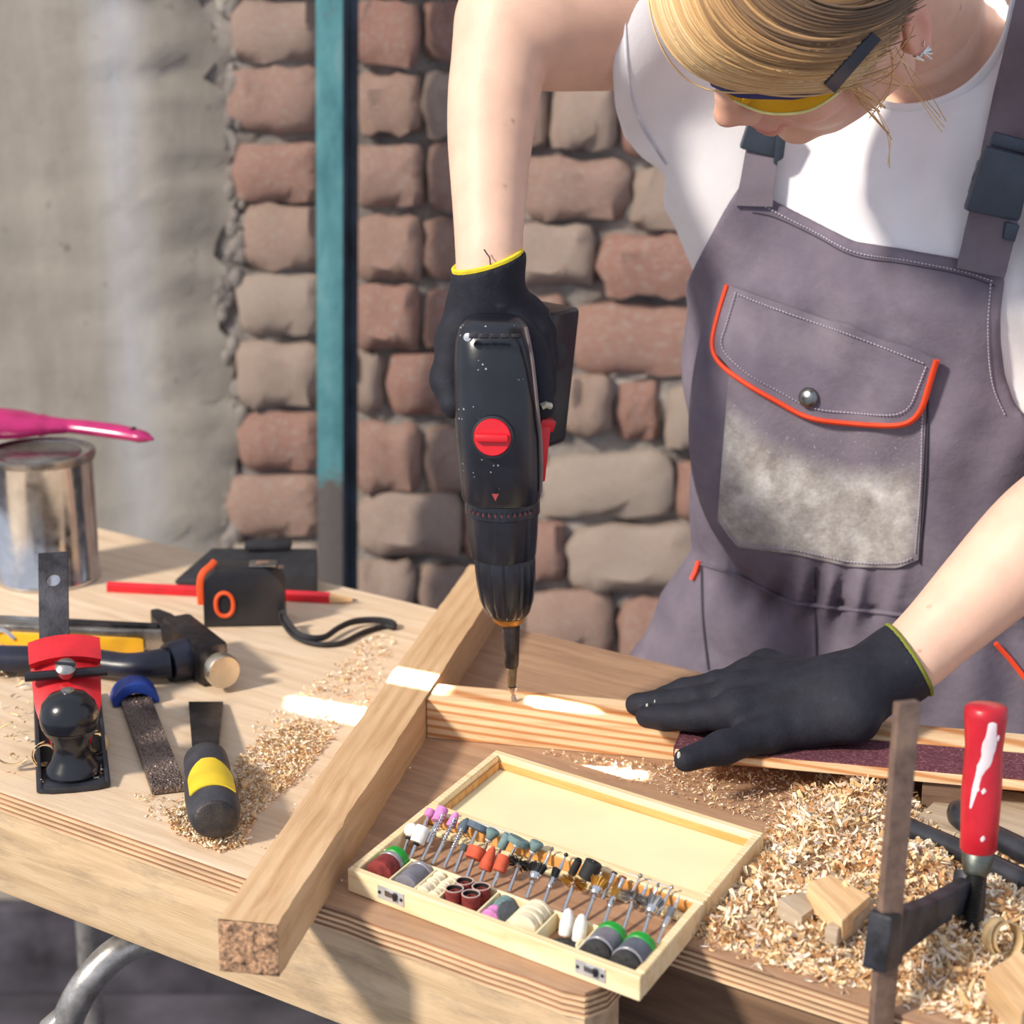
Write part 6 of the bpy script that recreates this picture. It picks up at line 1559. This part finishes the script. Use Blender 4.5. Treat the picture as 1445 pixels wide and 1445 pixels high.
def cutc(): pass
ca2 = P(690, 372, 1.735); cn2 = nrm(np.array([.09, .03, 1.0])); cn2 = nrm(P(676, 356, 1.735) - P(690, 400, 1.735)); cn2 = nrm(np.array([-.30, -.06, 1.]))
sl, X, Y, Z = g.block(g.lo, g.lo + g.h * (g.n - 1))
ca2 = P(688, 368, 1.735)
g.val = np.maximum(g.val, ((X - ca2[0]) * cn2[0] + (Y - ca2[1]) * cn2[1] + (Z - ca2[2]) * cn2[2])).astype(np.float32)
glove2 = sdf_obj('glove', g, gl_m.m, per, 2); glove2['label'] = 'right glove gripping the drill'
F2 = frame(ca2, cn2); ring = [ca2 + cn2 * .0005 + .0288 * (math.cos(a) * F2[:3, 0] + math.sin(a) * F2[:3, 1]) for a in np.linspace(0, 2 * math.pi, 30, endpoint=False)]
mb = MB(); mb.tube(ring, .0024, 6, closed=True); o = build('cuff_trim', mb, plain('yellow_trim', (222, 200, 40), .7), glove2); o['label'] = 'bright yellow cuff edge'
mb = MB(); mb.tube(smooth_path([P(692, 374, 1.706), P(691, 364, 1.705), P(687, 358, 1.706), P(683, 352, 1.706)], 4), .0006, 5); build('loose_thread', mb, SEAM, glove2)
mb = MB(); q = g.march([[764, 574], [770, 571], [777, 573]], .0008); mb.tube(q, .0046, 8, .6); build('worn_fingertip', mb, plain('pale_glove_spot2', (182, 178, 158), .8, var=.15, vs=200), glove2)

# hair: a modelled mass with combed strands
gh = SDF((.02, 1.44, 1.34), (.42, 1.86, 1.66), .0036)
gh.ell(hp_(-.020, .052, 0), np.array([.108, .098, .087]) * HS, HR, .01)
gh.ell(hp_(.050, .080, -.010), np.array([.070, .055, .075]) * HS, HR, .03)
gh.ell(hp_(.035, .050, .055), np.array([.055, .050, .036]) * HS, HR, .03)
gh.ell(hp_(.090, .055, -.030), np.array([.038, .042, .055]) * HS, HR, .03)
gh.ell(hp_(-.125, .03, 0), np.array([.030, .034, .036]) * HS, HR, .02)
HAIRPOLY = [(700, -500), (860, -60), (915, 0), (935, 55), (985, 110), (1040, 126), (1100, 130), (1150, 129), (1178, 112), (1210, 66), (1262, 22), (1330, -30), (1600, -160), (1600, -600)]
sl, X, Y, Z = gh.block(gh.lo, gh.lo + gh.h * (gh.n - 1))
HFULL = SDF(gh.lo, gh.lo + gh.h * (gh.n - 1), gh.h); HFULL.val = gh.val.copy(); HFULL.n = gh.n
zc = Y * CP - (Z - CAM_Z) * SP; up = Y * SP + (Z - CAM_Z) * CP; PX, PY = HALF + F_PX * X / zc, HALF - F_PX * up / zc
gh.val = np.maximum(gh.val, poly_dist(PX, PY, HAIRPOLY) * zc / F_PX).astype(np.float32)
hair_m = NT('blonde_hair'); hair_m.set(.55, 0, .3)
_a = hair_m.n('ShaderNodeVertexColor', layer_name='Col'); hair_m.col(_a.outputs['Color'])
hm_ = hair_m.m
hc_base = lambda v: np.tile(np.array(lin((150, 116, 78))[:3]), (len(v), 1))
hair = sdf_obj('hair', gh, hm_, per, 2, hc_base)
# combed strands over it
ARCS = [  # outer sweep to inner sweep, photo points
 [(918, -70), (922, 0), (950, 70), (1005, 113), (1085, 127), (1160, 124), (1206, 108)],
 [(950, -80), (958, 0), (990, 62), (1050, 100), (1120, 112), (1180, 108), (1236, 84)],
 [(990, -85), (1000, -10), (1040, 48), (1100, 78), (1160, 84), (1210, 74), (1258, 52)],
 [(1030, -90), (1048, -20), (1090, 24), (1150, 48), (1200, 48), (1245, 34), (1282, 14)],
 [(1080, -95), (1100, -40), (1140, 0), (1190, 16), (1235, 12), (1275, -6), (1310, -30)]]
AR = np.array([resample(smooth_path(a, 6), 26) for a in ARCS]); uA = np.linspace(0, 1, len(ARCS))
q = np.random.default_rng(11); NS = 620; allp = []
us = np.sort(q.uniform(-.02, 1, NS)); base_curves = []
for u in us:
    uu = np.clip(u, 0, 1); c = np.stack([np.array([np.interp(uu, uA, AR[:, i, k]) for i in range(26)]) for k in range(2)], 1)
    ph = q.uniform(0, 6.28); n_ = q.normal(0, 3.5 if q.uniform() < .86 else 11, 2); c = c + n_ * np.linspace(.4, 1.0, 26)[:, None]
    c[:, 1] += 2.2 * np.sin(np.linspace(0, 5, 26) + ph) * q.uniform(.2, 1); 
    if u < .1: c[:, 1] = np.minimum(c[:, 1], 131)
    base_curves.append(c)
px_all = np.array(base_curves); W = HFULL.march(px_all, .0008, 1.4, 1.9, 300)
k5 = np.array([1, 2, 3, 2, 1.]) / 9
mb = MB(); cols = []
cA = np.array([lin(c)[:3] for c in ((238, 206, 158), (226, 186, 132), (200, 158, 108), (150, 118, 86), (116, 94, 76))])
for i in range(NS):
    pts = W[i].copy()
    for _ in range(5): pts[1:-1] = (pts[:-2] + pts[1:-1] * 2 + pts[2:]) / 4
    cdir = nrm(np.array([0, 0, CAM_Z]) - pts[13]); pts = pts + cdir * q.uniform(-.001, .006) * np.sin(np.linspace(.15, 3.0, 26))[:, None] ** .6
    r = q.uniform(.0007, .0017); rad = r * np.interp(np.linspace(0, 1, 26), [0, .7, 1], [1, 1, .25])
    n0 = len(mb.v); mb.tube(pts, rad, 4, .8)
    w = np.clip(us[i] * 1.15 + q.normal(0, .16), 0, 1) ; cc = np.array([np.interp(w, np.linspace(0, 1, 5), cA[:, k]) for k in range(3)]) * q.uniform(.8, 1.15)
    along = np.repeat(np.interp(np.linspace(0, 1, 26), [0, .4, .75, 1], [1.05, 1.0, .8, .75]), 4)[:, None]
    cols.append(np.clip(cc[None] * along, 0, 1))
o = build('hair_strand', mb, hm_, hair, angle=180, cols=np.vstack(cols), merge=False); o['kind'] = 'stuff'; o['label'] = 'blonde side swept strands'
# strands combed back over the crown to the knot
NB_ = 420; pts_ = np.zeros((NB_, 30, 3)); c0h = np.array([-.015, .045, 0]); tgt = nrm(np.array([-.115, -.012, 0]))
for i in range(NB_):
    a = q.uniform(-1.75, 1.75); d0 = nrm(np.array([.085 - .045 * abs(a), .045 * math.cos(a) + .035, .078 * math.sin(a)])); om = math.acos(np.clip(d0 @ tgt, -1, 1)); t_ = np.linspace(.02, 1, 30)
    dd = (np.sin((1 - t_) * om)[:, None] * d0 + np.sin(t_ * om)[:, None] * tgt) / math.sin(om); dd[:, 2] += .05 * np.sin(t_ * 3.1) * q.normal(0, 1)
    pts_[i] = dd
wd = (pts_ / np.linalg.norm(pts_, axis=2)[..., None]) @ HR.T; org = hp_(*c0h); rs_ = np.linspace(.05, .19, 60); best = np.full(pts_.shape[:2], .1)
for r_ in rs_:
    dv_ = HFULL.sample(org + wd * r_); best = np.where(dv_ < 0, r_, best)
bp_ = org + wd * (best + .0012)[..., None]
mb = MB(); cols = []
for i in range(NB_):
    p = bp_[i].copy()
    for _ in range(4): p[1:-1] = (p[:-2] + p[1:-1] * 2 + p[2:]) / 4
    mb.tube(p + wd[i] * q.uniform(-.0005, .003), q.uniform(.0008, .0018) * np.interp(np.linspace(0, 1, 30), [0, .1, .9, 1], [.3, 1, 1, .4]), 4, .8)
    w = np.clip(.35 + q.normal(0, .2), 0, 1); cc = np.array([np.interp(w, np.linspace(0, 1, 5), cA[:, k]) for k in range(3)]) * q.uniform(.8, 1.1); cols.append(np.tile(np.clip(cc, 0, 1), (120, 1)))
o = build('hair_strand', mb, hm_, hair, angle=180, cols=np.vstack(cols), merge=False); o['kind'] = 'stuff'
# loose wisps in front of the cheek and shirt
mb = MB(); cols = []
WIS = [[(1195, 112), (1225, 140), (1252, 185), (1260, 232)], [(1190, 116), (1215, 128), (1236, 150)], [(1195, 118), (1222, 140), (1240, 158)], [(1200, 110), (1228, 132), (1246, 152)], [(1180, 60), (1225, 95), (1280, 120), (1330, 180)], [(1260, 70), (1300, 120), (1330, 170)], [(1180, 20), (1240, 60), (1280, 100)], [(1230, 40), (1262, 78), (1258, 120), (1230, 160)], [(1200, 116), (1215, 138), (1258, 190)], [(1210, 108), (1250, 120), (1292, 132)], [(1150, 40), (1200, 90), (1216, 130)], [(1290, 40), (1262, 90), (1240, 130)]]
for k, w_ in enumerate(WIS * 2):
    c = smooth_path(np.array(w_, float) + q.normal(0, 4, (len(w_), 2)), 6); b = BODY.march(c, .010, 1.45, 2.0, 260); b = np.where(b[:, 1:2] > 1.80, c[:, :1] * 0 + np.array([P(x, y, 1.72) for x, y in c]), b)
    yv = b[:, 1].copy(); 
    for _ in range(12): yv[1:-1] = (yv[:-2] + 2 * yv[1:-1] + yv[2:]) / 4
    b = np.array([P(x, y, yy) for (x, y), yy in zip(c, yv)])
    mb.tube(b, .00045 if k not in (1, 2, 3, 8) else .0011, 4); cols.append(np.tile(cA[q.integers(0, 3)], (len(b) * 4, 1)))
o = build('loose_hair', mb, hm_, hair, angle=180, cols=np.vstack(cols), merge=False); o['kind'] = 'stuff'
# ponytail root mass at the nape keeps the head closed
# safety glasses
lens_m = NT('yellow_lens'); lens_m.set(.08, 0, .6, **{'Transmission Weight': .8, 'IOR': 1.15}); lens_m.col((250, 222, 70))
frm = plain('navy_frame', (42, 48, 104), .35, var=.1, bump=.03, spec=.5)
dkt = plain('dark_temple', (44, 54, 68), .35, var=.15, bump=.05)
gg = SDF((.02, 1.42, 1.30), (.42, 1.86, 1.62), .004)
gg.ell(hp_(.030, .0, 0), np.array([.088, .070, .078]) * HS, HR, .01)
GLN = gg
top = [(1012, 122), (1060, 138), (1120, 139), (1172, 124), (1200, 108)]; bot = [(1036, 142), (1070, 157), (1105, 161), (1150, 153), (1200, 118)]
G = coons(top, bot, 26, 10); Wl = smooth_grid(GLN.march(G, .004, 1.35, 1.9), 6)
glasses = thing('glasses_anchor', '', '', HC) if False else None
mb = MB(); mb.sheet(Wl, .0018); lens = build('safety_glasses', mb, lens_m.m, per, angle=60); lens['label'] = 'yellow tinted safety glasses'
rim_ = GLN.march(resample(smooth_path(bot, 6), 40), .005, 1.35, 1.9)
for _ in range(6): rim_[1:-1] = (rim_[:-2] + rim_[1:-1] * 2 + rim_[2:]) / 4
mb = MB(); mb.tube(rim_, .0011, 6); build('lens_rim_highlight', mb, plain('pale_lens_highlight', (232, 222, 150), .3, bump=0), lens)  # lower lens rim as a pale tube, a painted highlight
G = coons([(1000, 114), (1060, 128), (1120, 132), (1172, 117), (1186, 110)], [(1004, 122), (1040, 138), (1066, 140), (1120, 141), (1170, 132), (1190, 118)], 24, 4); Wb = smooth_grid(GLN.march(G, .007, 1.35, 1.9), 5)
mb = MB(); mb.sheet(Wb, .004); build('brow_bar', mb, frm, lens, angle=60)
G = coons([(1164, 120), (1190, 91), (1214, 64), (1232, 46)], [(1178, 132), (1200, 106), (1226, 76), (1244, 56)], 16, 4); Wt = smooth_grid(np.maximum(GLN.march(G, .0, 1.35, 1.9), 0), 3)
dpx = np.array([BODY.march(G.reshape(-1, 2), .012, 1.4, 1.95)]).reshape(G.shape[:2] + (3,)); dph = HFULL.march(G.reshape(-1, 2), .0042, 1.4, 1.95).reshape(dpx.shape); dpx = np.where((dph[..., 1] < dpx[..., 1])[..., None], dph, dpx); dpx = smooth_grid(dpx, 10)
mb = MB(); mb.sheet(dpx, .003); build('temple_arm', mb, dkt, lens, angle=60)
pts = BODY.march(resample([(1200, 116), (1180, 140), (1140, 156), (1105, 162)], 12), .012, 1.35, 1.9)
# earring
ec = BODY.march([[1302, 80]], .004, 1.4, 2.0)[0]; ec = P(1302, 80, BODY.march([[1304, 56]], .0, 1.4, 2.0)[0][1] - .004)
mb = MB()
for k in range(9):
    a = q.uniform(0, 6.28); mb.tube([ec + [.0075 * math.cos(a), 0, .009 * math.sin(a)], ec + [.002 * math.cos(a + 2), -.002, .003 * math.sin(a + 2)]], .0009, 6)
mb.tube([ec + [0, 0, .008], BODY.march([[1304, 58]], .001, 1.4, 2.0)[0]], .0006, 6); build('earring', mb, M_CHROME, per)
# ------------------------------------------------------------------ shavings and sawdust
shm = NT('pine_shavings'); shm.set(.75, 0, .2)
_a = shm.n('ShaderNodeVertexColor', layer_name='Col'); shm.col(_a.outputs['Color'])
HEAP = [(985, 1322), (1040, 1262), (1085, 1190), (1130, 1120), (1180, 1096), (1250, 1088), (1300, 1150), (1345, 1200), (1400, 1210), (1470, 1240), (1500, 1330), (1500, 1470), (1400, 1452), (1300, 1420), (1240, 1400), (1130, 1372)]
hpw = np.array([T(x, y)[:2] for x, y in HEAP])
def heap_h(x, y):
    d = -poly_dist(x, y, hpw); b = np.clip(d / .055, 0, 1); return .024 * b * (2 - b) * (.7 + .5 * np.sin(x * 60) * np.sin(y * 47 + 1))
pal = np.array([lin(c)[:3] for c in ((250, 236, 212), (244, 224, 190), (236, 206, 162), (222, 182, 132), (190, 144, 102), (246, 230, 212))])
def ribbons(pts, n, sc, q, mb, cols, wmul=1.0):
    for (x, y, z) in pts:
        L_ = q.uniform(.006, .026) * sc; w = q.uniform(.0004, .0017) * sc * wmul; k = 8
        a = q.uniform(0, 6.283); el = q.normal(0, .45); d = np.array([math.cos(a) * math.cos(el), math.sin(a) * math.cos(el), math.sin(el)])
        upv = nrm(q.normal(0, 1, 3)); s = nrm(np.cross(d, upv)); cu = q.uniform(-5.5, 5.5); nn = np.cross(s, d)
        t = np.linspace(-.5, .5, k); R_ = L_ / (abs(cu) + .2)
        ctr = np.array([x, y, z]) + np.outer(np.sin(t * cu) * (L_ / cu if abs(cu) > .2 else 0) if abs(cu) > .2 else t * L_, d) + np.outer((1 - np.cos(t * cu)) * (L_ / cu) if abs(cu) > .2 else t * 0, nn)
        tw = np.linspace(0, q.normal(0, 1.0), k); sd = np.outer(np.cos(tw), s) + np.outer(np.sin(tw), nn)
        V = np.empty((2 * k, 3)); V[0::2] = ctr - sd * w; V[1::2] = ctr + sd * w
        V[:, 2] = np.maximum(V[:, 2], TZ + .0006)
        mb.add(V, [(2*i, 2*i+1, 2*i+3, 2*i+2) for i in range(k - 1)])
        c = pal[q.integers(0, len(pal))] * q.uniform(.85, 1.08); cols.append(np.tile(np.clip(c, 0, 1), (2 * k, 1)))
q = np.random.default_rng(21)
def scatter(poly, n):
    p = np.array([T(x, y)[:2] for x, y in poly]); lo, hi = p.min(0), p.max(0); out = []
    while len(out) < n:
        r = q.uniform(lo, hi, (n * 2, 2)); r = r[in_poly(r[:, 0], r[:, 1], p)]; out += r.tolist()
    return np.array(out[:n])
mb = MB(); cols = []
r = scatter(HEAP, 12000); hz = heap_h(r[:, 0], r[:, 1])
ribbons([(a, b, TZ + .001 + h * q.uniform(.35, 1.08)) for (a, b), h in zip(r, hz)], 6, 1.0, q, mb, cols)
r = scatter([(x + (8 if x > 1200 else -14), y + (14 if y > 1300 else -8)) for x, y in HEAP], 900); ribbons([(a, b, TZ + .001) for a, b in r], 6, .8, q, mb, cols)
o = build('wood_shavings', mb, shm.m, angle=180, mw=frame(T(1200, 1250), (0, 0, 1)), cols=np.vstack(cols), merge=False); tag(o, 'big heap of curly pale wood shavings at the right of the bench', 'shavings', kind='stuff')
# mound under the curls
xs = np.linspace(hpw[:, 0].min() - .01, hpw[:, 0].max() + .01, 110); ys = np.linspace(hpw[:, 1].min() - .01, hpw[:, 1].max() + .01, 110)
X, Y = np.meshgrid(xs, ys, indexing='ij'); Hh = heap_h(X, Y); Hh = np.where(Hh > 0, Hh * .72 + RNG.normal(0, .0012, X.shape), -.0006)
mb = MB(); V = np.stack([X, Y, TZ + Hh], 2).reshape(-1, 3); n = 110
fs = [(i*n+j, (i+1)*n+j, (i+1)*n+j+1, i*n+j+1) for i in range(n-1) for j in range(n-1) if max(Hh[i,j], Hh[i+1,j], Hh[i+1,j+1], Hh[i,j+1]) > 0]
mb.add(V, fs); o = build('sawdust_mound', mb, plain('packed_sawdust', (222, 192, 152), .9, var=.15, vs=160, bump=.8, bs=320, c2=(164, 126, 92)), angle=80, mw=frame(T(1200, 1250), (0, 0, 1)), merge=False); tag(o, 'packed sawdust under the heap of shavings', 'sawdust', kind='stuff')
def small(name, label, regions, sc, wm=1.6, hgt=.004):
    mb = MB(); cols = []
    for poly, n in regions:
        r = scatter(poly, n); ribbons([(a, b, TZ + .0008 + abs(q.normal(0, hgt)) * .5) for a, b in r], 6, sc, q, mb, cols, wm)
    o = build(name, mb, shm.m, angle=180, mw=frame(T(*regions[0][0][0]), (0, 0, 1)), cols=np.vstack(cols), merge=False); tag(o, label, 'sawdust', kind='stuff')
small('sawdust', 'sawdust and small shavings spilled round the chisel on the left', [
    ([(332, 1080), (372, 1040), (430, 1020), (470, 1040), (420, 1100), (366, 1150), (340, 1190)], 2300),
    ([(232, 1150), (262, 1140), (275, 1180), (300, 1178), (345, 1170), (352, 1190), (310, 1205), (250, 1180)], 1000),
    ([(350, 1030), (420, 985), (520, 900), (560, 900), (520, 1000), (440, 1060)], 500),
    ([(180, 1120), (270, 1130), (330, 1190), (300, 1205), (200, 1150)], 120)], .36)
small('sawdust', 'pale shavings under the block plane knob and behind the plane', [
    ([(58, 1116), (150, 1110), (140, 1080), (70, 1084)], 160), ([(0, 900), (40, 900), (36, 950), (0, 960)], 90), ([(0, 960), (40, 950), (40, 1110), (0, 1110)], 30)], .5, hgt=.008)
small('sawdust', 'fine dust strewn on the bench between case and heap', [
    ([(760, 1062), (1000, 1085), (1130, 1100), (1100, 1170), (900, 1110)], 900), ([(985, 1075), (1120, 1088), (1140, 1110), (1000, 1100)], 160), ([(420, 1000), (600, 1060), (480, 1260), (360, 1230)], 60)], .26)
